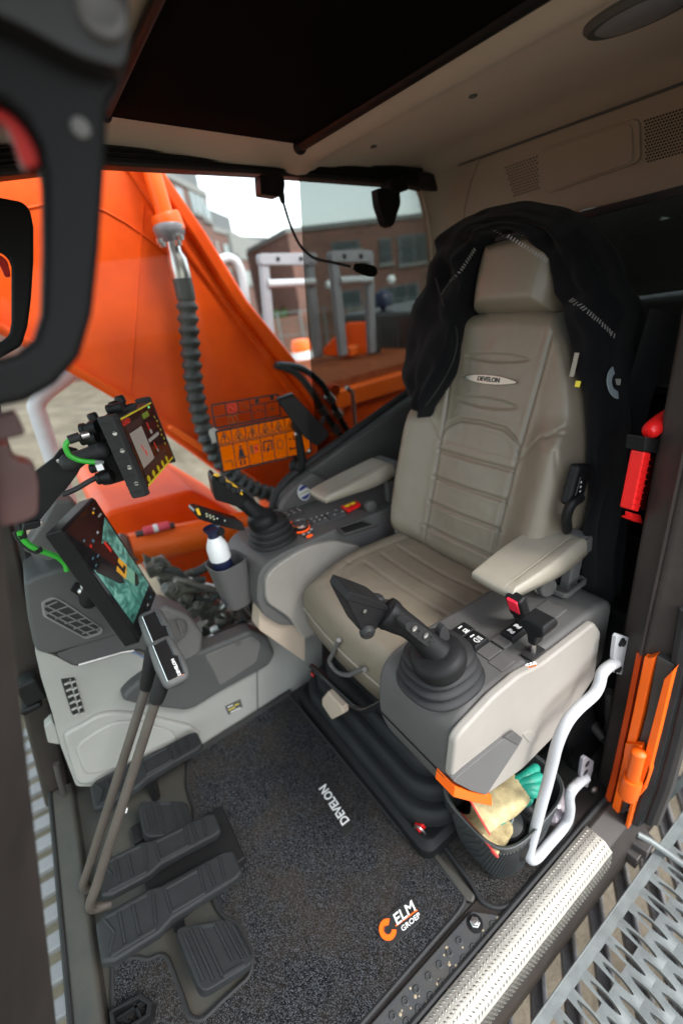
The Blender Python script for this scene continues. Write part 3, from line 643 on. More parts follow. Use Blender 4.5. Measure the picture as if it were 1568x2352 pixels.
# lumbar switch and recline lever on the door side of the backrest
p = at(1322, 1112, x=XS - 0.272); rx = Matrix.Rotation(RA, 3, 'X')
mb = MB(); mb.box(p, (0.022, 0.055, 0.085), rx); ls = obj('lumbar_switch', mb, 'black_plastic', seat, bevel=0.008, seg=3)
mb = MB(); mb.box(p + V(-0.011, 0.004, 0), (0.004, 0.022, 0.04), rx); obj('rocker', mb, 'black_gloss', ls, bevel=0.001)
for k in (-1, 0, 1):
    mb = MB(); mb.disc(p + V(-0.0125, 0.006, 0.010 * k), (-1, 0, 0), 0.0025, 0.001, 8); obj('symbol', mb, 'white_print', ls)
rl = spline([at(1302, 1215, x=XS - 0.272), at(1300, 1190, x=XS - 0.28), at(1310, 1160, x=XS - 0.285), at(1330, 1145, x=XS - 0.285)], 5)
mb = MB(); mb.tube(rl, 0.010, 10, flat=1.4); obj('recline_lever', mb, 'black_plastic', seat)
# seat-belt stalks
b1 = thing('seat_belt_buckle', 'black seat belt buckle with glowing red button beside the left armrest', 'buckle', at(1185, 1395, y=-0.66), 'seat belt buckles')
p = at(1184, 1388, y=-0.60)
mb = MB(); mb.box(p + V(0, -0.006, -0.006), (0.036, 0.022, 0.062), Matrix.Rotation(R(-20), 3, 'X')); obj('buckle_body', mb, 'black_plastic', b1, bevel=0.006)
mb = MB(); mb.box(p + V(-0.001, 0.006, 0.002), (0.023, 0.010, 0.036), Matrix.Rotation(R(-20), 3, 'X')); obj('release_button', mb, 'buckle_red', b1, bevel=0.002)
mb = MB(); mb.tube([p + V(0, -0.01, -0.03), p + V(0.012, -0.05, -0.09), p + V(0.02, -0.09, -0.16)], 0.011, 8); obj('stalk', mb, 'black_plastic', b1)
b2 = thing('warning_tag', 'orange and white warning tag behind the right rear corner of the seat cushion', 'tag', at(918, 1220, y=-0.78))
p = at(917, 1206, y=-0.80); mb = MB(); mb.box(p, (0.035, 0.008, 0.05), Matrix.Rotation(R(-15), 3, 'X')); obj('orange_part', mb, 'orange_bright', b2, bevel=0.002)
p = at(917, 1228, y=-0.795); mb = MB(); mb.box(p, (0.033, 0.008, 0.024), Matrix.Rotation(R(-15), 3, 'X')); obj('white_part', mb, 'white_print', b2, bevel=0.001)
b3 = thing('seat_belt_buckle', 'red seat belt button low on the seat base beside the small mat', 'buckle', at(968, 1912, z=0.05), 'seat belt buckles')
p = at(967, 1905, z=0.05); mb = MB(); mb.box(p, (0.018, 0.022, 0.04), Matrix.Rotation(R(15), 3, 'Y')); obj('release_button', mb, 'red_plastic', b3, bevel=0.003)
mb = MB(); mb.tube(spline([p + V(-0.012, -0.008, -0.03), p + V(-0.014, 0.004, 0.016), p + V(0.006, 0.012, 0.02), p + V(0.010, 0.012, -0.04)], 4), 0.003, 8); obj('wire_guard', mb, 'steel', b3)

# ================================================================ CONSOLES
def yz(pts, x): return [V(x, y, z) for y, z in pts]
lc_ = thing('left_console', 'grey left armrest console with pale side panel and switch panel', 'console', (0.44, -0.55, 0.34))
gprof = [(-0.346, 0.420), (-0.336, 0.47), (-0.342, 0.545), (-0.358, 0.583), (-0.388, 0.600), (-0.45, 0.606), (-0.57, 0.596), (-0.80, 0.588), (-0.842, 0.570), (-0.842, 0.40), (-0.70, 0.345), (-0.46, 0.335), (-0.37, 0.36)]
mb = MB(); mb.prism(rnd(yz(gprof, 0.352), 0.02, 3), (0.190, 0, 0)); obj('console_body', mb, 'grey_plastic', lc_, bevel=0.014, seg=4)
mb = MB(); mb.prism([V(0.356, -0.3365, 0.472), V(0.536, -0.3365, 0.472), V(0.536, -0.3365, 0.4735), V(0.356, -0.3365, 0.4735)], (0, 0.0025, 0)); obj('seam', mb, 'black_print', lc_)
sp_ = [(1036, 1790), (1046, 1705), (1060, 1683), (1134, 1603), (1194, 1552), (1244, 1527), (1284, 1496), (1366, 1431), (1380, 1452), (1366, 1556), (1282, 1683), (1199, 1768), (1120, 1826), (1090, 1815)]
spw = [at(a, b, x=0.335) for a, b in sp_]
mb = MB(); mb.prism(rnd(spw, 0.010, 3), (0.018, 0, 0)); obj('side_panel', mb, 'light_plastic', lc_, bevel=0.006, seg=3)
# dark rim band between the panel and the top
# release lever set in the panel
def C6(l): return (976 + 0.2197 * l[0], 1665 + 0.2197 * l[1])
rp = [at(*C6(l), x=0.328) for l in ((290, 590), (410, 480), (830, 140), (930, 70), (1020, 140), (975, 225), (640, 735), (480, 690))]
mb = MB(); mb.prism(rnd(rp, 0.006, 3), (0.010, 0, 0)); rel = obj('release_lever', mb, 'mid_plastic', lc_, bevel=0.005, seg=3)
rp = [at(*C6(l), x=0.326) for l in ((835, 135), (930, 72), (1018, 140), (972, 215))]
mb = MB(); mb.prism(rp, (0.004, 0, 0)); obj('thumb_grip', mb, 'grey_plastic', rel, bevel=0.001)
mb = MB(); mb.prism(rnd([at(*C6(l), x=0.345) for l in ((960, 60), (1030, 15), (1120, 60), (1130, 130), (1040, 150))], 0.008, 3), (-0.0115, 0, 0)); obj('finger_recess', mb, 'light_plastic', lc_, bevel=0.003)
rp = [at(*C6(l), x=0.331) for l in ((318, 645), (470, 700), (700, 742), (703, 855), (500, 815), (296, 762))]
mb = MB(); mb.prism(rp, (0.045, 0, 0)); obj('lever_tip', mb, 'orange_bright', lc_, bevel=0.003)
# top face detail
def top_panel(name, pts, z, t, mat, parent, bev=0.002):
    q = [at(a, b, z=z) for a, b in pts]; mb = MB(); mb.prism([V(p.x, p.y, z - 0.004) for p in q], (0, 0, t + 0.004)); return obj(name, mb, mat, parent, bevel=bev)
ZC = 0.603
for pts in (((1094, 1500), (1150, 1492), (1186, 1518), (1130, 1530)), ((1124, 1523), (1160, 1499), (1184, 1515), (1148, 1541)), ((1131, 1466), (1156, 1456), (1188, 1478), (1160, 1490))):
    pass
def blank(c, w, l, ang=0):
    p = at(*c, z=ZC); mb = MB(); mb.box((p.x, p.y, p.z - 0.002 + (p.y + 0.45) * 0.0), (w, l, 0.007)); return obj('blank_cover', mb, 'grey_plastic', lc_, bevel=0.0012)
for c in ((1122, 1495), (1151, 1520), (1157, 1469)): blank(c, 0.030, 0.038)
def rocker(c, icon, w=0.032, l=0.042, h=0.012):
    p = at(*c, z=ZC + 0.008); p = V(p.x, p.y, ZC)
    ring_ = [[p + V(sx * w / 2 * k, sy * l / 2 * k, zz_) for sx, sy in ((-1, -1), (1, -1), (1, 1), (-1, 1))] for k, zz_ in ((1.0, -0.004), (1.0, 0.004), (0.86, h))]
    mb = MB(); mb.loft(ring_); o = obj('rocker_switch', mb, 'black_plastic', lc_, bevel=0.003, seg=3)
    zt_ = ZC + h + 0.0003
    def q(x, y, w_, l_):
        mb.box((p.x + x, p.y + y, zt_), (w_, l_, 0.0006))
    mb = MB()
    if icon == 'horn':
        q(0.0065, 0, 0.003, 0.010); q(-0.006, -0.004, 0.006, 0.0016); q(-0.006, 0.004, 0.006, 0.0016); q(-0.0085, 0, 0.0018, 0.008); q(-0.0035, 0, 0.0018, 0.006); q(-0.0115, 0.0, 0.002, 0.012)
    elif icon == 'lamp':
        q(0.009, 0, 0.003, 0.010)
        for k in range(4): q(-0.009 + 0.0032 * k, -0.006, 0.0012, 0.006)
        for k in range(9):
            t = math.pi * k / 8; mb.box((p.x - 0.004 + 0.006 * math.cos(t), p.y + 0.001 + 0.006 * math.sin(t), zt_), (0.0018, 0.0018, 0.0006))
        q(-0.004, 0.0005, 0.012, 0.0014)
    else:
        for sy in (-0.0095, 0.0095):
            q(0, sy, 0.009, 0.005); q(-0.003, sy + 0.0035, 0.004, 0.003); q(0.003, sy - 0.0035, 0.004, 0.003); q(0.0055, sy, 0.002, 0.008); q(-0.0055, sy, 0.002, 0.008)
    obj('switch_symbol', mb, 'white_print', o)
rocker((1062, 1448), 'horn'); rocker((1092, 1470), 'lamp'); rocker((1180, 1448), 'gear', 0.030, 0.046)
for c, w, l in (((1258, 1405), 0.045, 0.06), ((1240, 1425), 0.060, 0.010)):
    p = at(*c, z=0.592); mb = MB(); mb.box((p.x, p.y, 0.592), (w, l, 0.006)); obj('top_moulding', mb, 'grey_plastic', lc_, bevel=0.002)
for i, (px, py) in enumerate(((1211, 1528), (1218, 1526), (1226, 1524))):
    p = at(px, py, z=0.601); mb = MB(); mb.box(p, (0.006, 0.008, 0.001)); o = obj('lever_symbol', mb, 'white_print', lc_)
    mb = MB(); mb.box(p + V(-0.004, 0.003, 0.0005), (0.003, 0.004, 0.001)); obj('symbol_mark', mb, 'orange_bright', o)
# small blade lever on the left console
bl = thing('blade_lever', 'small black T-shaped lever in the slot of the left console', 'lever', at(1222, 1500, z=0.60))
p = at(1223, 1500, z=0.60); mb = MB(); mb.box((p.x, p.y, 0.6015), (0.022, 0.040, 0.005)); obj('slot', mb, 'black_print', bl)
mb = MB(); mb.tube([p, p + V(0.004, -0.006, 0.045)], 0.005, 8); obj('stem', mb, 'steel', bl)
hd = p + V(0.004, -0.014, 0.052)
rg = [[hd + V(sx * w, sy * l + dy, zz_) for sx, sy in ((-1, -1), (1, -1), (1, 1), (-1, 1))] for w, l, dy, zz_ in ((0.008, 0.012, 0.004, -0.034), (0.010, 0.014, 0.004, -0.010), (0.022, 0.021, -0.004, -0.002), (0.024, 0.022, -0.004, 0.010), (0.020, 0.018, -0.004, 0.020))]
mb = MB(); mb.loft(rg); obj('knob', mb, 'black_plastic', bl, bevel=0.004, seg=3)

# armrests
def armrest(name, label, o, ex, hx, hy, tilt, mat, group):
    t = thing(name, label, 'armrest', o, group)
    ry = Matrix.Rotation(tilt, 3, 'X'); ey = ry @ V(0, 1, 0); en = ry @ V(0, 0, 1)
    mb = pillow(o, V(1, 0, 0), ey, en, hx, hy, 0.024, 60, 90, round_k=0.10, edge=0.17, back=0.022, width=lambda v: 1.0 - 0.16 * max(0, v) ** 1.5 - 0.04 * max(0, -v), bump=lambda X, Y: -0.0022 * (math.exp(-((X + hx * 0.52) / 0.0018) ** 2)) - 0.0012 * math.exp(-((X + hx * 0.62) / 0.0014) ** 2))
    for v_ in mb.v:     # the pad thins towards its front tip
        r_ = v_ - o; h_ = r_.dot(en); f_ = 0.45 + 0.55 * sstep(hy, -hy * 0.6, r_.dot(ey)); v_ += en * ((0.024 - (0.024 - h_) * f_) - h_)
    obj('pad', mb, mat, t, ang=180)
    mb = MB(); mb.loft([[o + V(1, 0, 0) * a + ey * b_ + en * c for a, c in ((-hx * 0.95, -0.022), (hx * 0.95, -0.022), (hx * 0.95, 0.014), (hx * 0.8, 0.0215), (-hx * 0.8, 0.0215), (-hx * 0.95, 0.014))] for b_ in (-hy - 0.016, -hy + 0.012)]); obj('end_cap', mb, 'mid_plastic', t, bevel=0.006)
    mb = MB()
    for k in range(44):
        b_ = -hy * 0.86 + 2 * hy * 0.80 * k / 43
        for uu_ in (0.46, 0.585): mb.box(o + V(-hx * uu_, 0, 0) * 1.0 + ey * b_ + en * 0.0246, (0.0008, 0.0026, 0.0008), ry)
    s_ = obj('stitching', mb, 'stitch', t); s_['kind'] = 'stuff'
    return t, ey, en
LA = V(0.473, -0.715, 0.676)
la, ey, en = armrest('armrest', 'beige leather left armrest with double stitched seam above the left console', LA, None, 0.060, 0.122, R(-4), 'leather_pale', 'armrests')
mb = MB(); mb.prism(yz([(-0.800, 0.655), (-0.838, 0.655), (-0.828, 0.585), (-0.790, 0.585)], 0.425), (0.022, 0, 0)); obj('bracket_post', mb, 'mid_plastic', la, bevel=0.003)
mb = MB(); mb.prism(yz([(-0.74, 0.648), (-0.80, 0.655), (-0.80, 0.585), (-0.75, 0.585)], 0.45), (0.06, 0, 0)); obj('bracket_box', mb, 'black_plastic', la, bevel=0.003)
p = at(1263, 1351, x=0.437); mb = MB(); mb.lathe([(0.020, 0), (0.0215, 0.004), (0.0215, 0.014), (0.019, 0.017)], p + V(0.016, 0, 0), (-1, 0.25, 0.1), 24); obj('tilt_knob', mb, 'grey_plastic', la)
mb = MB(); mb.lathe([(0.023, 0), (0.023, 0.005), (0.021, 0.006)], p + V(0.020, -0.001, 0), (-1, 0.25, 0.1), 24); obj('knob_rim', mb, 'light_plastic', la)
mb = MB(); ring(mb, rrect((0.46, -0.79, 0.595), (1, 0, 0), (0, 1, 0), 0.11, 0.085, 0.012, 3), 0.008, (0, 0, 0.012)); obj('socket_rim', mb, 'grey_plastic', la, bevel=0.002)

# right console ------------------------------------------------------------
rc = thing('right_console', 'grey right armrest console with dial and keypads beside the window', 'console', (1.10, -0.55, 0.34))
ZR = 0.605
rprof = [(-0.300, 0.44), (-0.292, 0.50), (-0.315, 0.575), (-0.345, 0.598), (-0.40, 0.606), (-0.60, 0.604), (-0.93, 0.585), (-0.95, 0.40), (-0.60, 0.33), (-0.42, 0.33), (-0.34, 0.38)]
mb = MB(); mb.prism(rnd(yz(rprof, 1.015), 0.02, 3), (0.235, 0, 0)); obj('console_body', mb, 'mid_plastic', rc, bevel=0.014, seg=4)
ip = [at(a, b, x=1.000) for a, b in ((610, 1326), (640, 1296), (690, 1265), (728, 1250), (770, 1242), (830, 1255), (830, 1400), (700, 1470), (665, 1420), (612, 1384))]
mb = MB(); mb.prism(rnd(ip, 0.02, 4), (0.020, 0, 0)); obj('side_panel', mb, 'light_plastic', rc, bevel=0.006, seg=3)
mb = MB(); mb.prism(rnd(ats([(598, 1388), (640, 1395), (700, 1400), (700, 1520), (626, 1468), (594, 1446)], x=1.035), 0.01, 3), (0.05, 0, 0)); obj('support_leg', mb, 'beige_trim', rc, bevel=0.008)
# sloped keypads, hazard switch, storage tray
def C3(l): return (574 + 0.2197 * l[0], 976 + 0.2197 * l[1])
def keypad(pts, n, m, hname):
    q = [at(*C3(l), z=ZR + 0.008) for l in pts]; mb = MB(); mb.prism([V(p.x, p.y, ZR - 0.003) for p in q], (0, 0, 0.011)); o = obj(hname, mb, 'dash_dark', rc, bevel=0.002)
    for j in range(m):
        for i in range(n):
            u = (i + 0.5) / n; w = (j + 0.5) / m; p = (q[0] * (1 - u) + q[1] * u) * (1 - w) + (q[3] * (1 - u) + q[2] * u) * w
            mb = MB(); mb.box((p.x, p.y, ZR + 0.0088), (0.011, 0.013, 0.003)); k = obj('key', mb, 'grey_plastic', o, bevel=0.001)
            if (i + j) % 2 == 0 or n == 3:
                mb = MB(); mb.box((p.x, p.y, ZR + 0.0106), (0.004, 0.004, 0.0006)); obj('key_mark', mb, 'white_print', k)
keypad(((330, 925), (520, 860), (560, 895), (390, 965)), 3, 2, 'keypad')
keypad(((600, 985), (760, 930), (830, 985), (660, 1035)), 3, 2, 'keypad')
keypad(((770, 925), (950, 860), (1000, 920), (840, 980)), 4, 2, 'keypad')
q = [at(*C3(l), z=ZR + 0.012) for l in ((945, 845), (1110, 785), (1155, 820), (1020, 890))]
mb = MB(); mb.prism([V(p.x, p.y, ZR) for p in q], (0, 0, 0.012)); hz = obj('covered_switch', mb, 'red_plastic', rc, bevel=0.003)
for k in (0.28, 0.66):
    p = q[0] * (1 - k) + q[1] * k; p2 = q[3] * (1 - k) + q[2] * k; p = p * 0.6 + p2 * 0.4
    mb = MB(); mb.box((p.x, p.y, ZR + 0.0135), (0.010, 0.016, 0.004)); obj('switch_mark', mb, 'lcd_yellow', hz, bevel=0.001)
q = [at(*C3(l), z=ZR + 0.002) for l in ((900, 1080), (1180, 985), (1330, 1040), (980, 1150))]
mb = MB(); ring(mb, [V(p.x, p.y, ZR - 0.004) for p in q], 0.010, (0, 0, 0.008)); obj('tray_rim', mb, 'grey_plastic', rc, bevel=0.002)
mb = MB(); mb.prism([V(p.x, p.y, ZR - 0.004) for p in q], (0, 0, 0.0055)); obj('tray_floor', mb, 'black_print', rc)
# jog dial and its orange-lit base
def dial(l, r, h, parent):
    p = at(*C3(l), z=ZR + h); p = V(p.x, p.y, ZR)
    mb = MB(); mb.lathe([(r * 1.0, 0.0), (r * 1.02, 0.006)], p, (0, 0, 1), 28); d = obj('dial_base', mb, 'black_plastic', parent)
    mb = MB(); mb.lathe([(r * 1.04, 0.006), (r * 1.04, 0.0105)], p, (0, 0, 1), 28); obj('dial_light', mb, 'dial_orange', d)
    mb = MB(); mb.lathe([(r * 0.98, 0.0105), (r * 0.98, 0.020)], p, (0, 0, 1), 28); obj('dial_grip', mb, 'black_plastic', d)
    mb = MB(); mb.lathe([(r * 1.0, 0.020), (r * 1.03, 0.022), (r * 1.0, 0.0255), (r * 0.82, 0.0262), (r * 0.80, 0.024)], p, (0, 0, 1), 28); obj('chrome_ring', mb, 'chrome', d)
    mb = MB(); mb.lathe([(r * 0.80, 0.020), (r * 0.80, 0.0245), (r * 0.3, 0.0255)], p, (0, 0, 1), 28); obj('dial_cap', mb, 'dash_dark', d)
EM('dial_orange', (1.0, 0.10, 0.005), 0.35)
q = [at(*C3(l), z=ZR + 0.004) for l in ((385, 1040), (450, 1000), (660, 1090), (670, 1130), (585, 1178), (560, 1170))]
mb = MB(); mb.prism([V(p.x, p.y, ZR - 0.002) for p in q], (0, 0, 0.006)); dp = obj('dial_panel', mb, 'dash_dark', rc, bevel=0.002)
dial((518, 1025), 0.026, 0.026, rc); dial((258, 920), 0.022, 0.024, rc)
for l, w in (((405, 1022), 0.014), ((622, 1160), 0.017)):
    p = at(*C3(l), z=ZR + 0.005); mb = MB(); mb.box((p.x, p.y, ZR + 0.0048), (0.008, w, 0.003)); obj('lit_key', mb, 'dial_orange', dp)
for l in ((560, 1140), (612, 1122), (640, 1090)):
    p = at(*C3(l), z=ZR + 0.005); mb = MB(); mb.box((p.x, p.y, ZR + 0.0045), (0.006, 0.007, 0.002)); obj('key_mark', mb, 'white_print', dp)
# right armrest
RAo = V(1.088, -0.705, 0.690)
ra, ey, en = armrest('armrest', 'pale right armrest in window light beside the quarter panel', RAo, None, 0.055, 0.135, R(-5), 'leather_pale', 'armrests')
mb = MB(); mb.prism(yz([(-0.80, 0.67), (-0.84, 0.665), (-0.838, 0.595), (-0.80, 0.595)], 1.040), (0.02, 0, 0)); obj('bracket_post', mb, 'grey_plastic', ra, bevel=0.003)
p = at(*C3((1245, 840)), x=1.045); mb = MB(); mb.lathe([(0.019, 0), (0.019, 0.014), (0.016, 0.016)], p, (-1, 0.1, 0), 20); obj('tilt_knob', mb, 'grey_plastic', ra)
# round sticker
stk = thing('round_sticker', 'round white sticker with two blue segments on the right trim', 'sticker', at(698, 1131, x=1.24))
p = at(698, 1131, x=1.235); nn = V(-1, -0.25, 0.25).normalized()
mb = MB(); mb.disc(p, nn, 0.027, 0.0015, 28); obj('disc', mb, 'white_print', stk)
a_ = V(0, 0, 1) - nn * nn.z; a_.normalize(); b_ = nn.cross(a_)
M('sticker_blue', (0.02, 0.035, 0.22), 0.4); M('sticker_green', (0.25, 0.32, 0.10), 0.5)
for s, r_ in ((1, 0.023), (-1, 0.023)):
    pp_ = [p + nn * 0.0017 + (a_ * s * math.sin(t) + b_ * math.cos(t)) * r_ for t in [R(28 + 124 * k / 12) for k in range(13)]]
    mb = MB(); mb.prism(pp_, nn * 0.0006); obj('blue_segment', mb, 'sticker_blue', stk)
mb = MB(); mb.prism([p + nn * 0.0017 + b_ * x + a_ * y for x, y in ((-0.024, -0.003), (0.024, -0.001), (0.024, 0.001), (-0.024, 0.0005))], nn * 0.0006); obj('green_line', mb, 'sticker_green', stk)
# window trim bulge behind the right joystick
tq = ats([(645, 1175), (652, 1150), (675, 1122), (720, 1085), (760, 1110), (720, 1175), (690, 1195), (650, 1205)], x=1.24)
mb = MB(); mb.prism(rnd(tq, 0.02, 4), (0.03, 0, 0)); tag(obj('window_trim', mb, 'mid_plastic', bevel=0.012, seg=3), 'grey curved trim corner behind the right joystick carrying the sticker', 'trim')

# ================================================================ JOYSTICKS
def boot(name, parent, base, r0, h, lean, n=44):
    prof = []; folds = 4
    for k in range(folds * 10 + 1):
        f = k / (folds * 10); r = r0 * (1 - 0.30 * f) ; w = abs(math.sin(math.pi * folds * f)) ** 0.7
        prof.append((r + 0.013 * (w - 0.75), h * f))
    mb = MB(); rings = []
    for r, z in prof:
        f = z / h; c = Vector(base) + V(0, 0, z) + lean * f * f
        rings.append([c + V(math.copysign(abs(math.cos(t)) ** 0.82, math.cos(t)) * r, math.copysign(abs(math.sin(t)) ** 0.82, math.sin(t)) * r * 1.05, 0) for t in [2 * math.pi * k / n for k in range(n)]])
    mb.loft(rings); return obj(name, mb, 'rubber', parent, ang=180)
jl = thing('joystick', 'black left joystick with wedge head, rubber bellows and palm pad', 'joystick', (0.43, -0.40, 0.60), 'joysticks')
B0 = V(0.432, -0.408, 0.596); boot('rubber_boot', jl, B0, 0.071, 0.074, V(-0.002, 0.004, 0))
CL = at(1006, 1512, z=0.672)
mb = MB(); mb.lathe([(0.043, -0.016), (0.046, -0.008), (0.047, 0.004), (0.045, 0.012), (0.038, 0.018), (0.026, 0.021), (0.012, 0.022)], CL, (0.05, 0.22, 1), 32); obj('collar', mb, 'black_plastic', jl)
# handle: loft of oval sections from the collar to the head
hp0 = CL + V(0, 0, 0.012); hp2 = at(900, 1418, z=0.758)
stem_pts = [hp0, hp0 * 0.72 + hp2 * 0.28 + V(0, 0, 0.006), hp0 * 0.4 + hp2 * 0.6 + V(0, 0, 0.008), hp0 * 0.12 + hp2 * 0.88 + V(0, 0, 0.003), hp2 + (hp2 - hp0) * 0.15]
mb = MB(); mb.tube(spline(stem_pts, 6), [0.024 - 0.0055 * math.sin(math.pi * min(1, k / 20)) + (0.002 if k > 20 else 0) for k in range(25)], 20, flat=1.05); stem = obj('grip', mb, 'black_plastic', jl, ang=180)
def J(l, dz=0.0, off=0.0):  # survey on the near face of the head
    return at(746.4 + 0.2197 * l[0], 1263 + 0.2197 * l[1], x=0.462 + off)
hf = [J(l) for l in ((260, 438), (430, 488), (600, 560), (728, 655), (690, 720), (610, 775), (520, 850), (495, 885), (450, 903), (400, 890), (380, 850), (218, 532))]
back_v = V(0.050, -0.004, 0.004)
mb = MB(); mb.prism(rnd(hf, 0.004, 2), back_v); head = obj('head', mb, 'black_plastic', jl, bevel=0.005, seg=3)
# the bevelled control face along the upper edge
uf = [J(l, off=-0.001) for l in ((262, 438), (430, 492), (610, 560), (726, 652), (640, 645), (470, 600), (220, 528))]
mb = MB(); mb.prism(uf, V(0.052, -0.004, 0.004)); obj('face_rim', mb, 'black_plastic', head, bevel=0.002)
for l, r_ in (((375, 455), 0.0095), ((445, 478), 0.0085), ((540, 500), 0.012), ((640, 560), 0.010)):
    p = J(l, off=0.030) + V(0, 0, -0.001)
    mb = MB(); mb.lathe([(r_, -0.006), (r_, 0.002), (r_ * 0.8, 0.005), (r_ * 0.3, 0.0062)], p, (0.0, -0.35, 0.93), 16); obj('thumb_button', mb, 'rubber', head)
p = J((735, 625), off=0.02); mb = MB(); mb.ball(p, 0.006, 10, 6); obj('yellow_trim', mb, 'yellow', head)
p = J((443, 862), off=-0.002); mb = MB(); mb.lathe([(0.0125, -0.004), (0.0125, 0.002), (0.0095, 0.006), (0.0065, 0.0068)], p, (-1, 0.35, -0.25), 20); obj('trigger_button', mb, 'rubber', head)
p = J((412, 640), off=-0.003); mb = MB(); mb.disc(p, (-1, 0, 0), 0.0032, 0.001, 12); obj('screw', mb, 'steel', head)
p = J((630, 835), off=0.012); mb = MB()
for k in range(5): mb.box(p + V(0.0, -0.004 * k, -0.0008 * k + 0.006), (0.018, 0.0028, 0.010), Matrix.Rotation(R(-25), 3, 'X'))
obj('ribbed_trigger', mb, 'rubber', head, bevel=0.0008)
# palm rest with two screws, and the curled guard
pr = [J(l, off=-0.052) for l in ((838, 790), (880, 755), (960, 760), (1060, 830), (1140, 900), (1150, 1000), (1200, 1060), (1180, 1085), (1120, 1050), (1000, 965), (900, 880), (845, 830))]
mb = MB(); mb.prism(rnd(pr, 0.005, 3), (0.022, 0, 0)); palm = obj('palm_rest', mb, 'rubber', jl, bevel=0.003, seg=3)
for l in ((930, 820), (1048, 893)):
    p = J(l, off=-0.0535); mb = MB(); mb.lathe([(0.0052, 0), (0.0052, 0.0014), (0.0034, 0.0014), (0.0030, 0.0004)], p, (-1, 0, 0), 14); obj('screw', mb, 'steel', palm)
for l in ((1133, 958), (1160, 983), (1186, 997), (1095, 962), (980, 850), (1110, 905)):
    p = J(l, off=-0.0532); mb = MB(); mb.disc(p, (-1, 0, 0), 0.0014, 0.0014, 8); obj('wear_mark', mb, 'black_print', palm)
gd = [J(l, off=-0.050) for l in ((1180, 1080), (1225, 1075), (1250, 1030), (1262, 980), (1305, 930), (1300, 870), (1270, 800), (1248, 788), (1215, 830), (1195, 900), (1205, 960), (1225, 1010), (1200, 1060))]
mb = MB(); mb.prism(rnd(gd, 0.004, 2), (0.012, 0, 0)); obj('hand_guard', mb, 'rubber', palm, bevel=0.002)

jr = thing('joystick', 'black right joystick with yellow rimmed button face beside the window', 'joystick', (1.13, -0.43, 0.60), 'joysticks')
B1 = at(627, 1240, z=0.606); boot('rubber_boot', jr, B1, 0.066, 0.075, V(-0.002, 0.004, 0))
CR = at(603, 1195, z=0.688)
mb = MB(); mb.lathe([(0.040, -0.010), (0.042, 0.004), (0.038, 0.016), (0.028, 0.026), (0.010, 0.032)], CR, (0, 0.15, 1), 28); obj('collar', mb, 'black_plastic', jr)
def C2b(l): return (402 + 0.2197 * l[0], 976 + 0.2197 * l[1])
hx0 = CR + V(0, 0, 0.01); hx1 = at(*C2b((640, 740)), x=1.135)
mb = MB(); mb.tube(spline([hx0, hx0 * 0.6 + hx1 * 0.4, hx1], 8), [0.030 - 0.008 * math.sin(math.pi * k / 20) for k in range(17)], 18); obj('grip', mb, 'black_plastic', jr, ang=180)
hf = [at(*C2b(l), x=1.10) for l in ((378, 570), (410, 530), (470, 600), (620, 700), (700, 745), (770, 800), (700, 880), (560, 830), (420, 790))]
mb = MB(); mb.prism(rnd(hf, 0.006, 2), (0.065, -0.012, 0)); hd2 = obj('head', mb, 'black_plastic', jr, bevel=0.007, seg=3)
hf = [at(*C2b(l), x=1.115) for l in ((405, 535), (430, 520), (470, 548), (620, 640), (700, 735), (660, 760), (560, 715), (440, 625))]
mb = MB(); mb.tube(spline(hf + [hf[0]], 5), 0.0042, 8); obj('yellow_rim', mb, 'yellow', hd2)
for l, r_ in (((480, 580), 0.012), ((545, 635), 0.013), ((600, 680), 0.013), ((650, 700), 0.008)):
    p = at(*C2b(l), x=1.112); mb = MB(); mb.lathe([(r_, -0.006), (r_, 0.006), (r_ * 0.7, 0.010)], p, (-0.3, -0.6, 0.75), 14); obj('thumb_button', mb, 'rubber', hd2)
gd = [at(*C2b(l), x=1.12) for l in ((650, 660), (690, 645), (740, 660), (790, 720), (850, 800), (870, 850), (820, 820), (740, 770), (680, 720))]
mb = MB(); mb.prism(rnd(gd, 0.006, 3), (0.03, 0, 0)); obj('palm_rest', mb, 'rubber', jr, bevel=0.004)
p = at(*C2b((692, 686)), x=1.118); mb = MB(); mb.disc(p, (-1, 0, 0), 0.0035, 0.002, 10); obj('screw', mb, 'steel', jr)
# ================================================================ DASH AND RIGHT SIDE TRIM
XD = 1.12
M('vent_grey', (0.17, 0.17, 0.165), 0.5, spec=0.3)
def C5(l): return (0.2197 * l[0], 1263 + 0.2197 * l[1])
dash = thing('dashboard', 'dark grey front corner dashboard with hexagonal air vent', 'dashboard', (1.2, 0.1, 0.56))
dp_ = [at(*C5(l), x=XD - 0.015) for l in ((258, 400), (262, 350), (350, 300), (480, 250), (680, 182), (900, 200), (1150, 420), (1300, 700), (1290, 880), (1180, 920), (570, 1092), (440, 1090), (360, 1025), (290, 700))]
mb = MB(); mb.prism(rnd(dp_, 0.018, 4), (0.17, 0, 0)); obj('dash_body', mb, 'dash_dark', dash, bevel=0.018, seg=4)
hx = [at(*C5(l), x=XD - 0.019) for l in ((430, 548), (560, 490), (700, 560), (1085, 832), (1062, 882), (900, 935), (450, 695))]
c = sum(hx, Vector()) / len(hx)
mb = MB(); ring(mb, rnd(hx, 0.006, 3), 0.007, (0.010, 0, 0)); obj('vent_frame', mb, 'vent_grey', dash, bevel=0.0015)
mb = MB(); mb.prism([c + (p - c) * 0.93 + V(0.0028, 0, 0) for p in hx], (0.004, 0, 0)); obj('vent_throat', mb, 'black_print', dash)
def on_v(l, o=0.0): return at(*C5(l), x=XD - 0.0185 + o)
for a, b in (((470, 600), (640, 640)), ((455, 650), (560, 640))): pass
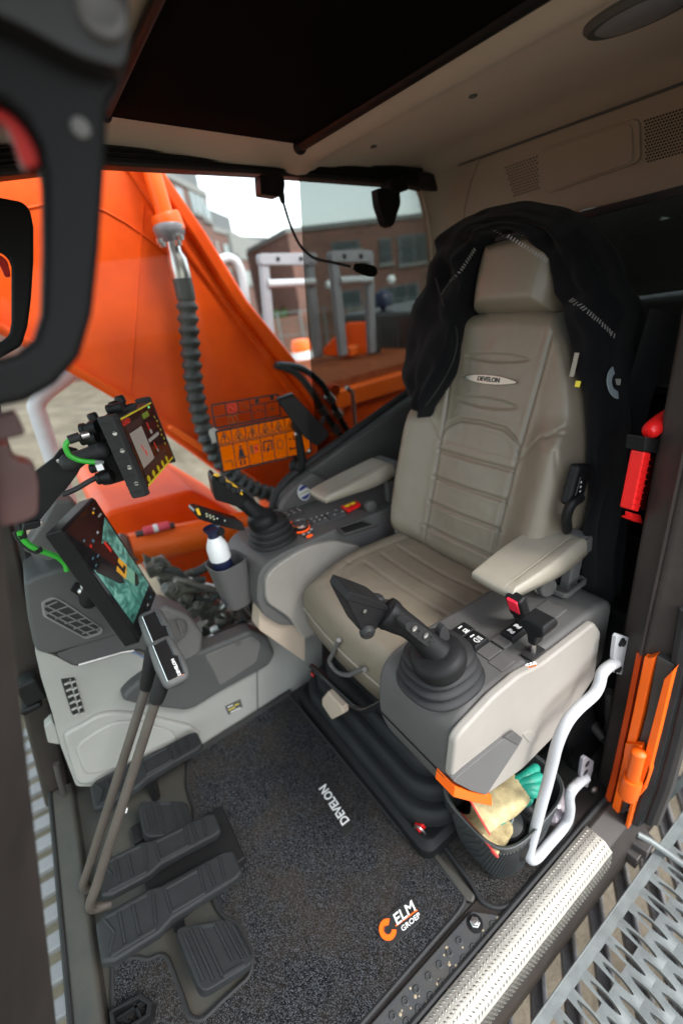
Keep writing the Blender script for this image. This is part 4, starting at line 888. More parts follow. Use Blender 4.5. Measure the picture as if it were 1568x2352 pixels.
fins = [((462, 575), (1050, 858)), ((454, 632), (960, 900)),
        ((470, 600), (600, 545)), ((480, 675), (715, 590)), ((580, 725), (815, 655)), ((680, 775), (910, 712)), ((770, 830), (990, 765)), ((860, 880), (1050, 820))]
for a, b in fins:
    p, q = on_v(a, -0.001), on_v(b, -0.001); d = (q - p); n = V(-1, 0, 0); s = d.cross(n).normalized() * 0.0011
    mb = MB(); mb.prism([p - s, q - s, q + s, p + s], (0.0035, 0, 0)); obj('vent_fin', mb, 'vent_grey', dash)
# top recess and small fixings
for l, r_ in (((545, 285), 0.012), ((315, 355), 0.007)):
    p = at(*C5(l), x=XD + 0.005); mb = MB(); mb.lathe([(r_, -0.004), (r_, 0.004), (r_ * 0.7, 0.003), (r_ * 0.6, -0.001)], p, (-0.55, -0.1, 0.85), 16); obj('top_plug', mb, 'black_plastic', dash)
ts = [at(*C5(l), x=XD - 0.02) for l in ((740, 430), (790, 345), (940, 380), (960, 470), (840, 490))]
mb = MB(); mb.prism(ts, (0.006, 0, 0)); sw = obj('toggle_panel', mb, 'black_plastic', dash, bevel=0.001)
for l in ((850, 432), (880, 378), (915, 450)):
    p = at(*C5(l), x=XD - 0.03); mb = MB(); mb.ball(p, 0.0085, 12, 8); mb.tube([p, p + V(0.012, 0, 0)], 0.004, 8); obj('toggle', mb, 'steel', sw)
# pale lower side trim along the window wall
trim = thing('side_trim', 'pale grey moulded side trim running from dashboard to seat', 'trim panel', (1.2, -0.1, 0))
def R1(l): return (0.5 * l[0], 1176 + 0.5 * l[1])
lp_ = [at(*R1(l), x=XD) for l in ((160, 628), (250, 660), (350, 712), (590, 642), (640, 636), (690, 668), (760, 720), (930, 655), (1180, 545), (1400, 520), (1480, 540), (1480, 800), (1330, 832), (880, 1112), (500, 1260), (352, 1262), (280, 1075), (240, 920), (190, 760))]
mb = MB(); mb.prism(rnd(lp_, 0.012, 3), (0.055, 0, 0)); obj('trim_body', mb, 'dash_light', trim, bevel=0.010, seg=4)
up_ = [at(*R1(l), x=XD - 0.008) for l in ((255, 655), (350, 705), (590, 634), (640, 628), (700, 655), (780, 640), (800, 560), (560, 540))]
mb = MB(); mb.prism(rnd(up_, 0.010, 3), (0.12, 0, 0)); obj('upper_cove', mb, 'dash_dark', trim, bevel=0.012, seg=4)
for a, b, mt_, rr_ in (((362, 702), (560, 645), 'steel', 0.0022), ((560, 645), (615, 636), 'steel', 0.0022), ((615, 636), (688, 672), 'steel', 0.0022)):
    mb = MB(); mb.tube([at(*R1(a), x=XD - 0.009), at(*R1(b), x=XD - 0.009)], rr_, 8); obj('bright_line', mb, mt_, trim)
M('blue_strip', (0.10, 0.16, 0.32), 0.3)
mb = MB(); mb.prism([at(*R1(l), x=XD - 0.006) for l in ((600, 644), (630, 640), (690, 674), (690, 690), (640, 658))], (0.004, 0, 0)); obj('blue_insert', mb, 'blue_strip', trim)
# dark storage tray
tr_ = [at(*R1(l), x=XD - 0.035) for l in ((564, 850), (600, 808), (700, 735), (780, 690), (930, 640), (1160, 545), (1235, 580), (1266, 655), (1240, 705), (1000, 838), (900, 902), (850, 917), (650, 892), (570, 872))]
mb = MB(); mb.prism(rnd(tr_, 0.012, 3), (0.06, 0, 0)); obj('storage_tray', mb, 'dash_dark', trim, bevel=0.012, seg=4)
tt = [at(*R1(l), x=XD - 0.037) for l in ((940, 660), (1160, 570), (1200, 600), (1180, 690), (1010, 800), (985, 740))]
mb = MB(); mb.prism(rnd(tt, 0.012, 3), (0.01, 0, 0)); obj('tray_sheen', mb, 'mid_plastic', trim, bevel=0.004)  # lighter patch: the sheen on the tray top is put into the colour
p = at(*R1((1095, 600)), x=XD - 0.0375); mb = MB(); mb.disc(p, (-1, 0, 0), 0.010, 0.002, 16); obj('tray_plug', mb, 'grey_plastic', trim)
# vent nozzle bulge by the monitor
vb = [at(*R1(l), x=XD - 0.045) for l in ((690, 470), (760, 430), (870, 480), (935, 560), (930, 650), (860, 690), (730, 680))]
mb = MB(); mb.prism(rnd(vb, 0.015, 4), (0.08, 0, 0)); nz = obj('nozzle_housing', mb, 'mid_plastic', trim, bevel=0.012, seg=4)
p = at(*R1((805, 540)), x=XD - 0.05)
mb = MB(); mb.lathe([(0.033, 0), (0.034, 0.004), (0.030, 0.006), (0.027, 0.002), (0.004, 0.003)], p, (-1, -0.25, 0.15), 28); obj('round_nozzle', mb, 'grey_plastic', nz)
for k in (-0.012, 0.006):
    mb = MB(); mb.box(p + V(-0.006, k, 0.004), (0.004, 0.003, 0.050)); obj('nozzle_blade', mb, 'mid_plastic', nz)
ws_ = ats([(380, 1545), (465, 1503), (590, 1446), (700, 1432), (800, 1440)], x=1.19); mb = MB(); mb.tube(spline(ws_, 4), 0.012, 8); obj('window_seal', mb, 'rubber', trim)
# kick panel
kp = [at(*R1(l), x=XD - 0.014) for l in ((290, 1022), (370, 985), (450, 935), (520, 922), (640, 930), (880, 985), (932, 1030), (880, 1106), (500, 1252), (356, 1256))]
mb = MB(); mb.prism(rnd(kp, 0.015, 4), (0.06, 0, 0)); obj('kick_panel', mb, 'dash_light', trim, bevel=0.010, seg=4)
kp = [at(*R1(l), x=XD - 0.021) for l in ((345, 1080), (440, 1010), (530, 965), (640, 960), (800, 1010), (820, 1060), (500, 1190), (390, 1215))]
mb = MB(); mb.prism(rnd(kp, 0.03, 5), (0.02, 0, 0)); obj('kick_emboss', mb, 'dash_light', trim, bevel=0.006, seg=4)
tb = [at(*R1(l), x=XD + 0.01) for l in ((205, 990), (240, 955), (262, 990), (280, 1072), (222, 1062))]
mb = MB(); mb.prism(tb, (0.03, 0, 0)); obj('fixing_tab', mb, 'dash_light', trim, bevel=0.004)
# small louvre
src = None
def R5(l): return (0.2197 * l[0], 1550 + 0.2197 * l[1])
lv = [at(*R5(l), x=XD - 0.003) for l in ((640, 50), (780, 30), (885, 380), (790, 430), (750, 400))]
mb = MB(); mb.prism(lv, (0.006, 0, 0)); lvo = obj('louvre_recess', mb, 'black_print', trim)
for k in range(6):
    for s in (0, 1):
        l = (705 + 18.5 * k + 58 * s, 88 + 66 * k - 12 * s)
        p = at(*R5(l), x=XD - 0.006)
        if src is None:
            mb = MB(); mb.box((0, 0, 0), (0.010, 0.0125, 0.0050), Matrix.Rotation(R(25), 3, 'Y')); src = obj('louvre_blade', mb, 'dash_light', lvo, bevel=0.0012); src.location = p
        else: inst('louvre_blade', src, p, lvo)
mb = MB(); mb.tube([at(*R5((735, 45)), x=XD - 0.006), at(*R5((835, 400)), x=XD - 0.006)], 0.0016, 6); obj('louvre_spine', mb, 'dash_light', lvo)
# data label in its recess
lb = [at(*R1(l), x=XD - 0.003) for l in ((1035, 895), (1105, 862), (1115, 895), (1050, 932))]
mb = MB(); mb.prism(lb, (0.004, 0, 0)); lbo = obj('data_label', mb, 'dash_dark', trim)
for a, b, mt_ in (((1050, 912), (1080, 898), 'lcd_yellow'), ((1078, 890), (1098, 882), 'lcd_yellow'), ((1060, 922), (1104, 900), 'white_print'), ((1045, 900), (1070, 888), 'white_print')):
    p, q = at(*R1(a), x=XD - 0.0035), at(*R1(b), x=XD - 0.0035); mb = MB(); mb.prism([p, q, q + V(0, 0, 0.003), p + V(0, 0, 0.003)], (-0.0005, 0, 0)); obj('label_print', mb, mt_, lbo)
mb = MB(); mb.prism([at(*R1(l), x=XD + 0.0) for l in ((1175, 545), (1180, 545), (1186, 905), (1180, 908))], (-0.0012, 0, 0)); obj('panel_joint', mb, 'grey_plastic', trim)
mb = MB(); q = ats([(668, 1588), (440, 1733), (300, 1795)], x=XD - 0.012); mb.tube(q, 0.008, 8); obj('bottom_seal', mb, 'rubber', trim)
# pillar-side hardware by the front edge
mb = MB(); mb.box(at(70, 1580, x=1.20), (0.05, 0.05, 0.07)); mb.box(at(72, 1620, x=1.20), (0.04, 0.05, 0.02)); tag(obj('window_latch', mb, 'black_plastic', bevel=0.008), 'black window latch block on the front pillar beside the side trim', 'latch')
mb = MB(); mb.tube([at(*R5((590, 930)), x=1.21), at(*R5((625, 1080)), x=1.21), at(*R5((668, 1230)), x=1.21), at(*R5((672, 1262)), x=1.21)], 0.008, 8); tag(obj('stay_rod', mb, 'dark_paint'), 'dark stay rod at the foot of the front pillar', 'rod')

# ================================================================ CUP HOLDER AND BOTTLE
def C4(l): return (229.7 + 0.2197 * l[0], 1205.9 + 0.2197 * l[1])
XC = 1.10
cu = at(*C4((1300, 380)), x=XC); cb = at(*C4((1350, 850)), x=XC)
ch = thing('cup_holder', 'grey plastic cup holder hanging beside the right console', 'cup holder', cb)
def ch_ring(z, r, o=0): return rrect((cu.x, cu.y - 0.005, z), (1, 0.15, 0), (-0.15, 1, 0), 2 * r, 2.1 * r, r * 0.7, 6)
mb = MB(); mb.loft([ch_ring(z, r) for z, r in ((cb.z, 0.034), (cb.z + 0.02, 0.037), (cu.z - 0.03, 0.046), (cu.z, 0.049), (cu.z + 0.002, 0.047), (cu.z - 0.004, 0.0445), (cb.z + 0.012, 0.034))]); obj('cup', mb, 'mid_plastic', ch)
bt = thing('water_bottle', 'white and navy bottle with flared navy cap in the cup holder', 'bottle', (cu.x, cu.y, cb.z + 0.014))
bx_, by_ = cu.x - 0.004, cu.y + 0.008
zb = at(*C4((1180, 370)), x=XC).z; zs = at(*C4((1170, 230)), x=XC).z; zc = at(*C4((1150, 130)), x=XC).z; zt_ = at(*C4((1110, 60)), x=XC).z
mb = MB(); mb.lathe([(0.026, cb.z + 0.014), (0.028, cb.z + 0.02), (0.0282, zb)], (bx_, by_, 0), (0, 0, 1), 32); obj('lower_sleeve', mb, 'navy', bt)
mb = MB(); mb.lathe([(0.0285, zb), (0.029, zb + 0.002), (0.0288, zs - 0.004), (0.026, zs + 0.008), (0.0165, zc)], (bx_, by_, 0), (0, 0, 1), 32); obj('upper_body', mb, 'bottle_white', bt)
mb = MB(); mb.lathe([(0.0155, zc), (0.0150, zc + 0.012), (0.017, zt_ - 0.008), (0.0225, zt_ + 0.002), (0.0225, zt_ + 0.005), (0.015, zt_ - 0.002)], (bx_, by_, 0), (0, 0, 1), 32); obj('cap', mb, 'navy', bt)
# black tilting switch box on a stalk beside the right joystick
kb = thing('control_pod', 'black angled control pod with lit icons in front of the right joystick', 'control pod', at(560, 1215, x=1.10))
kq = [at(*C2b(l), x=1.07) for l in ((190, 905), (225, 870), (300, 890), (560, 970), (700, 1010), (740, 1100), (690, 1110), (480, 1060), (240, 985))]
mb = MB(); mb.prism(rnd(kq, 0.008, 3), (0.045, 0, 0)); pod = obj('pod_body', mb, 'black_gloss', kb, bevel=0.004, seg=3)
EM('lit_icon', (0.75, 0.8, 0.55), 0.12)
mb = MB(); mb.prism([at(*C2b(l), x=1.068) for l in ((218, 878), (248, 872), (272, 945), (240, 940))], (0.003, 0, 0)); obj('yellow_band', mb, 'yellow', pod)
for l in ((330, 930), (365, 945), (400, 958), (335, 955), (372, 970), (410, 985)):
    p = at(*C2b(l), x=1.0695); mb = MB(); mb.box(p, (0.002, 0.005, 0.004)); obj('lit_symbol', mb, 'lit_icon', pod)
for l in ((442, 978), (520, 1000)):
    p = at(*C2b(l), x=1.0695); mb = MB(); mb.disc(p, (-1, 0, 0), 0.002, 0.001, 8); obj('indicator', mb, 'white_print', pod)
mb = MB(); mb.tube([at(*C2b((460, 1100)), x=1.10), at(*C2b((490, 1200)), x=1.12), at(*C2b((520, 1320)), x=1.14)], 0.009, 8); obj('stalk', mb, 'black_plastic', kb)
p = at(*C2b((470, 1110)), x=1.085); mb = MB(); mb.disc(p, (-1, 0, 0), 0.012, 0.006, 14); obj('clamp', mb, 'black_plastic', kb)

# ================================================================ DISPLAYS
def quad_panel(c4, inset, depth, nrm):
    c = sum(c4, Vector()) / 4; return [c + (p - c) * inset + nrm * depth for p in c4]
mon = thing('monitor', 'tall black portrait monitor showing an aerial camera view', 'monitor', (1.05, 0.02, 0.58))
mTL, mTR, mBR, mBL = at(141, 1217, x=0.935), at(215, 1141, x=1.090), at(360, 1366, x=1.090), at(321, 1477, x=0.935)
nm = (mTR - mTL).cross(mBL - mTL).normalized()
if nm.dot(CAM - mTL) < 0: nm = -nm
mb = MB(); mb.prism([mTL, mTR, mBR, mBL], -nm * 0.034); obj('housing', mb, 'black_plastic', mon, bevel=0.004, seg=3)
mq = [mTL, mTR, mBR, mBL]
mb = MB(); mb.prism(quad_panel(mq, 0.965, 0.0006, nm), nm * 0.0012); scr = obj('screen', mb, 'black_gloss', mon)
def MS(u, v, d=0.0022): return (mTL * (1 - u) + mTR * u) * (1 - v) + (mBL * (1 - u) + mBR * u) * v + nm * d
def ms_poly(name, uv, mat, d=0.0022, t=0.0003):
    mb = MB(); mb.prism([MS(u, v, d) for u, v in uv], nm * t); return obj(name, mb, mat, scr)
m = bpy.data.materials.new('aerial_view'); m.use_nodes = True; MAT['aerial_view'] = m
n = m.node_tree.nodes; l = m.node_tree.links; b = n["Principled BSDF"]; b.inputs['Base Color'].default_value = (0.01, 0.01, 0.01, 1); b.inputs['Roughness'].default_value = 0.3
tc = n.new("ShaderNodeTexCoord"); mp = n.new("ShaderNodeMapping"); mp.inputs['Scale'].default_value = (14, 40, 26); no = n.new("ShaderNodeTexNoise"); no.inputs['Scale'].default_value = 1.0; no.inputs['Detail'].default_value = 9; no.inputs['Distortion'].default_value = 1.6
cr = n.new("ShaderNodeValToRGB"); e = cr.color_ramp.elements; e[0].position = 0.30; e[0].color = (0.004, 0.018, 0.016, 1); e[1].position = 0.72; e[1].color = (0.20, 0.46, 0.38, 1)
k = e.new(0.5); k.color = (0.04, 0.17, 0.135, 1)
l.new(tc.outputs['Object'], mp.inputs[0]); l.new(mp.outputs[0], no.inputs['Vector']); l.new(no.outputs['Fac'], cr.inputs[0]); l.new(cr.outputs[0], b.inputs['Emission Color']); b.inputs['Emission Strength'].default_value = 0.26
ms_poly('camera_view', ((0.30, 0.33), (0.93, 0.17), (0.95, 0.80), (0.93, 0.86), (0.10, 0.86), (0.06, 0.34), (0.28, 0.49)), 'aerial_view')
EM('screen_yellow', (0.75, 0.36, 0.02), 0.20); EM('screen_dark', (0.01, 0.013, 0.013), 0.15); EM('screen_red', (0.7, 0.03, 0.02), 0.16); EM('screen_green', (0.2, 0.9, 0.3), 0.25); EM('screen_grey', (0.30, 0.285, 0.25), 0.16); EM('screen_white', (0.5, 0.53, 0.53), 0.14); EM('screen_teal', (0.14, 0.32, 0.22), 0.24); EM('screen_lime', (0.12, 0.20, 0.02), 0.16); EM('screen_blue', (0.10, 0.28, 0.36), 0.10)
ms_poly('dark_sector', ((0.06, 0.36), (0.26, 0.36), (0.50, 0.55), (0.45, 0.62), (0.34, 0.58)), 'screen_dark', 0.0027)
ms_poly('machine_icon', ((0.44, 0.50), (0.66, 0.46), (0.72, 0.56), (0.52, 0.62)), 'screen_yellow', 0.0030)
ms_poly('machine_icon', ((0.52, 0.48), (0.58, 0.47), (0.60, 0.54), (0.66, 0.53), (0.68, 0.56), (0.55, 0.58)), 'screen_dark', 0.0034)
ms_poly('machine_body', ((0.52, 0.61), (0.73, 0.57), (0.80, 0.66), (0.74, 0.72), (0.62, 0.72)), 'screen_teal', 0.0030)
ms_poly('machine_tail', ((0.62, 0.72), (0.80, 0.66), (0.82, 0.70), (0.74, 0.75), (0.66, 0.75)), 'screen_dark', 0.0032)
ms_poly('boom_icon', ((0.55, 0.29), (0.60, 0.28), (0.62, 0.37), (0.57, 0.38)), 'screen_red', 0.0030)
for u, v, w, h, mt_ in ((0.72, 0.07, 0.05, 0.014, 'screen_yellow'), (0.79, 0.055, 0.05, 0.012, 'screen_grey'), (0.80, 0.12, 0.10, 0.016, 'screen_grey'), (0.55, 0.19, 0.05, 0.016, 'screen_white'), (0.20, 0.15, 0.05, 0.014, 'screen_blue'), (0.36, 0.20, 0.05, 0.02, 'screen_blue'), (0.26, 0.21, 0.04, 0.02, 'screen_red'), (0.15, 0.28, 0.05, 0.012, 'screen_blue'), (0.26, 0.30, 0.06, 0.012, 'screen_blue'), (0.12, 0.33, 0.05, 0.010, 'screen_blue'),
                        (0.25, 0.925, 0.04, 0.014, 'screen_grey'), (0.42, 0.925, 0.04, 0.014, 'screen_blue'), (0.60, 0.925, 0.05, 0.014, 'screen_grey'), (0.78, 0.925, 0.04, 0.014, 'screen_blue')):
    ms_poly('screen_icon', ((u, v), (u + w, v), (u + w, v + h), (u, v + h)), mt_, 0.0026)
mb = MB(); mc = sum(mq, Vector()) / 4 - nm * 0.034
mb.tube([mc, mc - nm * 0.05 - V(0, 0, 0.05), V(1.16, 0.08, 0.62)], 0.020, 10); obj('mount_arm', mb, 'black_plastic', mon)
# grey box behind the monitor
gb = ats([(52, 1265), (95, 1205), (125, 1150), (165, 1150), (240, 1240), (230, 1300), (150, 1310)], x=1.17)
mb = MB(); mb.prism(gb, (0.06, 0, 0)); tag(obj('monitor_bracket_box', mb, 'mid_plastic', bevel=0.008), 'grey sheet metal box standing behind the portrait monitor', 'box')
# rugged survey display
def CL0(l): return (0.2563 * l[0], 918.7 + 0.2563 * l[1])
sd = thing('survey_display', 'rugged black display with yellow edge lines and bolted bumpers on a ball mount', 'display', (1.0, -0.1, 0.93))
sTL, sTR, sBR, sBL = at(*CL0((1058, 165)), x=0.935), at(*CL0((1352, 8)), x=1.115), at(*CL0((1555, 520)), x=1.115), at(*CL0((1322, 795)), x=0.935)
ns = (sTR - sTL).cross(sBL - sTL).normalized()
if ns.dot(CAM - sTL) < 0: ns = -ns
sq_ = [sTL, sTR, sBR, sBL]; ux = (sTR - sTL).normalized(); vy = (sBL - sTL).normalized()
mb = MB(); mb.prism([p for p in sq_], -ns * 0.030); obj('housing', mb, 'black_plastic', sd, bevel=0.003)
def SS(u, v, d=0.001): return (sTL * (1 - u) + sTR * u) * (1 - v) + (sBL * (1 - u) + sBR * u) * v + ns * d
mb = MB(); mb.prism([SS(u, v, 0.0003) for u, v in ((0.015, 0.012), (0.985, 0.012), (0.985, 0.988), (0.015, 0.988))], ns * 0.001); sc2 = obj('screen', mb, 'black_gloss', sd)
def ss_poly(name, uv, mat, d=0.0016): mb = MB(); mb.prism([SS(u, v, d) for u, v in uv], ns * 0.0003); return obj(name, mb, mat, sc2)
ss_poly('yellow_line', ((0.03, 0.012), (0.97, 0.012), (0.97, 0.035), (0.03, 0.035)), 'lcd_yellow')
ss_poly('yellow_line', ((0.03, 0.958), (0.97, 0.958), (0.97, 0.985), (0.03, 0.985)), 'lcd_yellow')
ss_poly('map_view', ((0.09, 0.24), (0.44, 0.24), (0.44, 0.74), (0.09, 0.74)), 'screen_grey')
for u0, v0, u1, v1, mt_ in ((0.05, 0.12, 0.50, 0.22, 'screen_dark'), (0.08, 0.14, 0.16, 0.19, 'screen_white'), (0.28, 0.14, 0.31, 0.18, 'screen_white'), (0.56, 0.10, 0.76, 0.18, 'screen_lime'), (0.60, 0.12, 0.66, 0.16, 'screen_green'), (0.47, 0.46, 0.82, 0.51, 'screen_grey'), (0.05, 0.76, 0.80, 0.86, 'screen_dark'),
                            (0.60, 0.24, 0.62, 0.36, 'screen_red'), (0.60, 0.36, 0.66, 0.42, 'screen_grey'), (0.58, 0.55, 0.60, 0.66, 'screen_red'), (0.60, 0.66, 0.63, 0.71, 'screen_grey'), (0.24, 0.46, 0.26, 0.54, 'screen_red'), (0.27, 0.55, 0.30, 0.63, 'screen_red'), (0.82, 0.05, 0.86, 0.08, 'screen_green'),
                            (0.08, 0.79, 0.11, 0.83, 'screen_white'), (0.22, 0.79, 0.25, 0.83, 'screen_white'), (0.36, 0.79, 0.39, 0.83, 'screen_white'), (0.50, 0.79, 0.52, 0.84, 'screen_yellow'), (0.72, 0.79, 0.75, 0.83, 'screen_white')):
    ss_poly('screen_icon', ((u0, v0), (u1, v0), (u1, v1), (u0, v1)), mt_, 0.0020)
text('maker_mark', 'Leica', SS(0.115, 0.075, 0.0022), ux, -vy, 0.019, 'screen_red', sc2, depth=0.0002, shear=0.35)
for i in range(5):     # function keys: thin yellow rings along the bottom
    c = SS(0.10 + 0.165 * i, 0.905, 0.0019); mb = MB(); mb.lathe([(0.0072, 0), (0.0072, 0.0004), (0.0060, 0.0004), (0.0060, 0)], c, ns, 18); obj('function_key', mb, 'lcd_yellow', sc2)
for i in range(7):     # symbol keys down the right side
    u, v = 0.88 + 0.03 * (i % 2), 0.22 + 0.075 * i; ss_poly('symbol_key', ((u, v), (u + 0.03, v + 0.005), (u + 0.034, v + 0.038), (u + 0.008, v + 0.04)), 'lcd_yellow', 0.0019)
    ss_poly('symbol_mark', ((u + .010, v + .010), (u + 0.026, v + .012), (u + 0.027, v + 0.031), (u + .013, v + 0.032)), 'black_print', 0.0024)
# bumpers along the two short sides
for sgn, base in ((-1, (sTL, sBL)), (1, (sTR, sBR))):
    a_, b_ = base
    rows_ = []
    mb = MB(); q = [a_ + ux * 0.006 * sgn * -1 * -1 + ns * 0.002 - vy * 0.006, b_ + ux * 0.006 * sgn + ns * 0.002 + vy * 0.008]
    o1, o2 = a_ - vy * 0.010, b_ + vy * 0.012
    mb.prism([o1 + ns * 0.004, o1 + ux * 0.014 * sgn - ns * 0.004, o1 + ux * 0.014 * sgn - ns * 0.030, o1 - ns * 0.036, ], (o2 - o1)); bmp = obj('bumper', mb, 'rubber', sd, bevel=0.004, seg=3)
    for k in range(9):
        c = o1.lerp(o2, 0.08 + 0.105 * k) + ux * 0.0145 * sgn - ns * 0.018; mb = MB(); mb.prism([c + ns * 0.013 - vy * 0.001, c + ns * 0.013 + vy * 0.001, c - ns * 0.012 + vy * 0.001, c - ns * 0.012 - vy * 0.001], ux * 0.0016 * sgn); obj('bumper_rib', mb, 'rubber', bmp)
    if sgn < 0:
        for k in range(4):
            c = o1.lerp(o2, 0.20 + 0.205 * k) - ux * 0.0142 - ns * 0.010; mb = MB(); mb.lathe([(0.0042, 0), (0.0042, 0.0015), (0.0020, 0.0015), (0.0018, 0.0005)], c, -ux, 12); obj('screw', mb, 'steel', bmp)
# connectors behind
for k, (l_, r_) in enumerate((((870, 240), 0.013), ((870, 330), 0.012), ((1010, 680), 0.013), ((950, 590), 0.010), ((1100, 60), 0.010))):
    p = at(*CL0(l_), x=0.985); mb = MB(); mb.lathe([(r_, 0), (r_, 0.012), (r_ * 0.8, 0.013), (r_ * 0.8, 0.022), (r_ * 0.95, 0.023), (r_ * 0.95, 0.030)], p - ns * 0.0, -ns, 14); obj('connector', mb, 'black_plastic', sd)
for l_ in ((1095, 35), (855, 190), (1040, 85)):
    p = at(*CL0(l_), x=1.03); mb = MB(); mb.lathe([(0.007, -0.015), (0.007, 0.0), (0.010, 0.002), (0.010, 0.014), (0.008, 0.017)], p, (0.1, 0.1, 1), 10); obj('wing_knob', mb, 'black_plastic', sd)
mb = MB(); mb.prism([at(*CL0(l_), x=1.02) for l_ in ((830, 300), (900, 190), (1060, 90), (1240, 10), (1200, 700), (1000, 760))], -ns * 0.02); obj('back_plate', mb, 'black_plastic', sd, bevel=0.004)
mb = MB(); mb.tube([at(*CL0((640, 560)), x=1.03), at(*CL0((760, 500)), x=1.02), at(*CL0((930, 450)), x=1.01)], [0.020, 0.014, 0.018], 14); mb.ball(at(*CL0((620, 560)), x=1.03), 0.018); mb.ball(at(*CL0((920, 450)), x=1.01), 0.018); obj('ball_arm', mb, 'rubber', sd, ang=60)
ap = [at(*CL0(l_), x=1.06) for l_ in ((320, 640), (480, 520), (540, 440), (620, 420), (700, 440), (720, 620), (700, 660), (590, 810), (520, 880), (370, 1070), (200, 1110), (190, 900))]
mb = MB(); mb.prism(ap, (0.008, 0, 0)); pa = obj('mount_plate', mb, 'black_plastic', sd, bevel=0.0015)
for l_ in ((531, 545), (365, 1108)):
    p = at(*CL0(l_), x=1.059); mb = MB(); mb.lathe([(0.0055, 0), (0.0045, 0.003), (0.002, 0.0035)], p, (-1, 0, 0), 12); obj('screw', mb, 'steel', pa)
mb = MB(); mb.prism([at(*CL0(l_), x=1.05) for l_ in ((215, 1110), (360, 1080), (370, 1130), (330, 1155), (200, 1180))], (0.03, 0, 0)); obj('foot_clamp', mb, 'black_plastic', sd, bevel=0.003)
mb = MB(); mb.tube(spline([at(*CL0(l_), x=1.0) for l_ in ((560, 850), (680, 800), (800, 730), (880, 690), (940, 660))], 5), 0.0055, 8); obj('black_cable', mb, 'rubber', sd)
gc = thing('green_cable', 'bright green data cable looping behind the survey display', 'cable', at(159, 1045, x=0.98), 'green cables')
mb = MB(); mb.tube(spline([at(*CL0(l_), x=0.985) for l_ in ((640, 350), (600, 385), (592, 430), (625, 495), (700, 535), (780, 552), (850, 556)) ], 6), 0.0052, 10); obj('jacket', mb, 'green_cable', gc)
mb = MB(); mb.tube([at(*CL0((615, 360)), x=0.985), at(*CL0((720, 325)), x=0.985)], 0.0085, 12); obj('strain_relief', mb, 'rubber', gc)
mb = MB(); mb.tube([at(*CL0((730, 322)), x=0.985), at(*CL0((800, 305)), x=0.985)], 0.0078, 12); obj('plug', mb, 'steel', gc)
mb = MB(); mb.tube([at(*CL0((850, 556)), x=0.985), at(*CL0((930, 562)), x=0.985)], 0.0050, 10); obj('clear_sleeve', mb, 'screen_tape', gc) if 'screen_tape' in MAT else obj('clear_sleeve', mb, 'galvanised', gc)
p = at(*CL0((893, 600)), x=0.98); mb = MB(); mb.box(p, (0.012, 0.012, 0.012)); obj('cable_flag', mb, 'bottle_white', gc)
g2 = thing('green_cable', 'bright green cable running down behind the portrait monitor', 'cable', at(90, 1262, x=1.10), 'green cables')
mb = MB(); mb.tube(spline([at(*CL0(l_), x=1.08) for l_ in ((180, 1180), (200, 1230), (260, 1295), (350, 1345), (450, 1380), (530, 1415), (590, 1475), (605, 1530))], 6), 0.0062, 10); obj('jacket', mb, 'green_cable', g2)
for l_ in ((205, 1220), (350, 1345)):
    p = at(*CL0(l_), x=1.08); mb = MB(); mb.box(p, (0.012, 0.014, 0.012)); obj('cable_tie', mb, 'black_plastic', g2, bevel=0.002)
mb = MB(); mb.tube(spline([at(*CL0(l_), x=1.09) for l_ in ((130, 1180), (170, 1260), (250, 1330), (330, 1370))], 5), 0.004, 8); obj('black_wire', mb, 'rubber', g2)

# ================================================================ PHONE ON ITS HOLDER
ph = thing('smartphone', 'dark smartphone standing tilted in a window holder', 'phone', at(690, 960, x=1.22))
fq = [at(*q, x=1.215) for q in ((634, 918), (672, 904), (756, 994), (752, 1006), (728, 1025), (698, 1004))]
mb = MB(); mb.prism(rnd(fq, 0.006, 3), (0.016, -0.004, 0.002)); obj('body', mb, 'black_plastic', ph, bevel=0.003, seg=3)
c = sum(fq, Vector()) / len(fq); mb = MB(); mb.prism(rnd([c + (p - c) * 0.92 + V(-0.0008, 0, 0) for p in fq], 0.005, 3), (-0.0006, 0, 0)); obj('screen', mb, 'black_gloss', ph)
hm = thing('phone_holder', 'black suction phone holder on the right side window', 'phone holder', at(684, 1068, x=1.27))
mb = MB(); mb.tube([at(683, 985, x=1.235), at(688, 1020, x=1.24), at(693, 1055, x=1.25), at(690, 1075, x=1.255)], [0.010, 0.013, 0.015, 0.016], 12); obj('arm', mb, 'black_plastic', hm)
mb = MB(); mb.lathe([(0.034, 0), (0.033, 0.006), (0.020, 0.016), (0.014, 0.026)], at(684, 1070, x=1.297), (-1, 0, 0), 24); obj('suction_cup', mb, 'black_plastic', hm)
mb = MB(); mb.box(at(682, 978, x=1.232), (0.02, 0.028, 0.032)); mb.box(at(737, 975, x=1.23), (0.018, 0.012, 0.05), Matrix.Rotation(R(35), 3, 'X')); obj('cradle', mb, 'black_plastic', hm, bevel=0.004)
for q in ((679, 997), (709, 1035)):
    mb = MB(); mb.ball(at(*q, x=1.225), 0.006, 10, 6); obj('clamp_screw', mb, 'steel', hm)

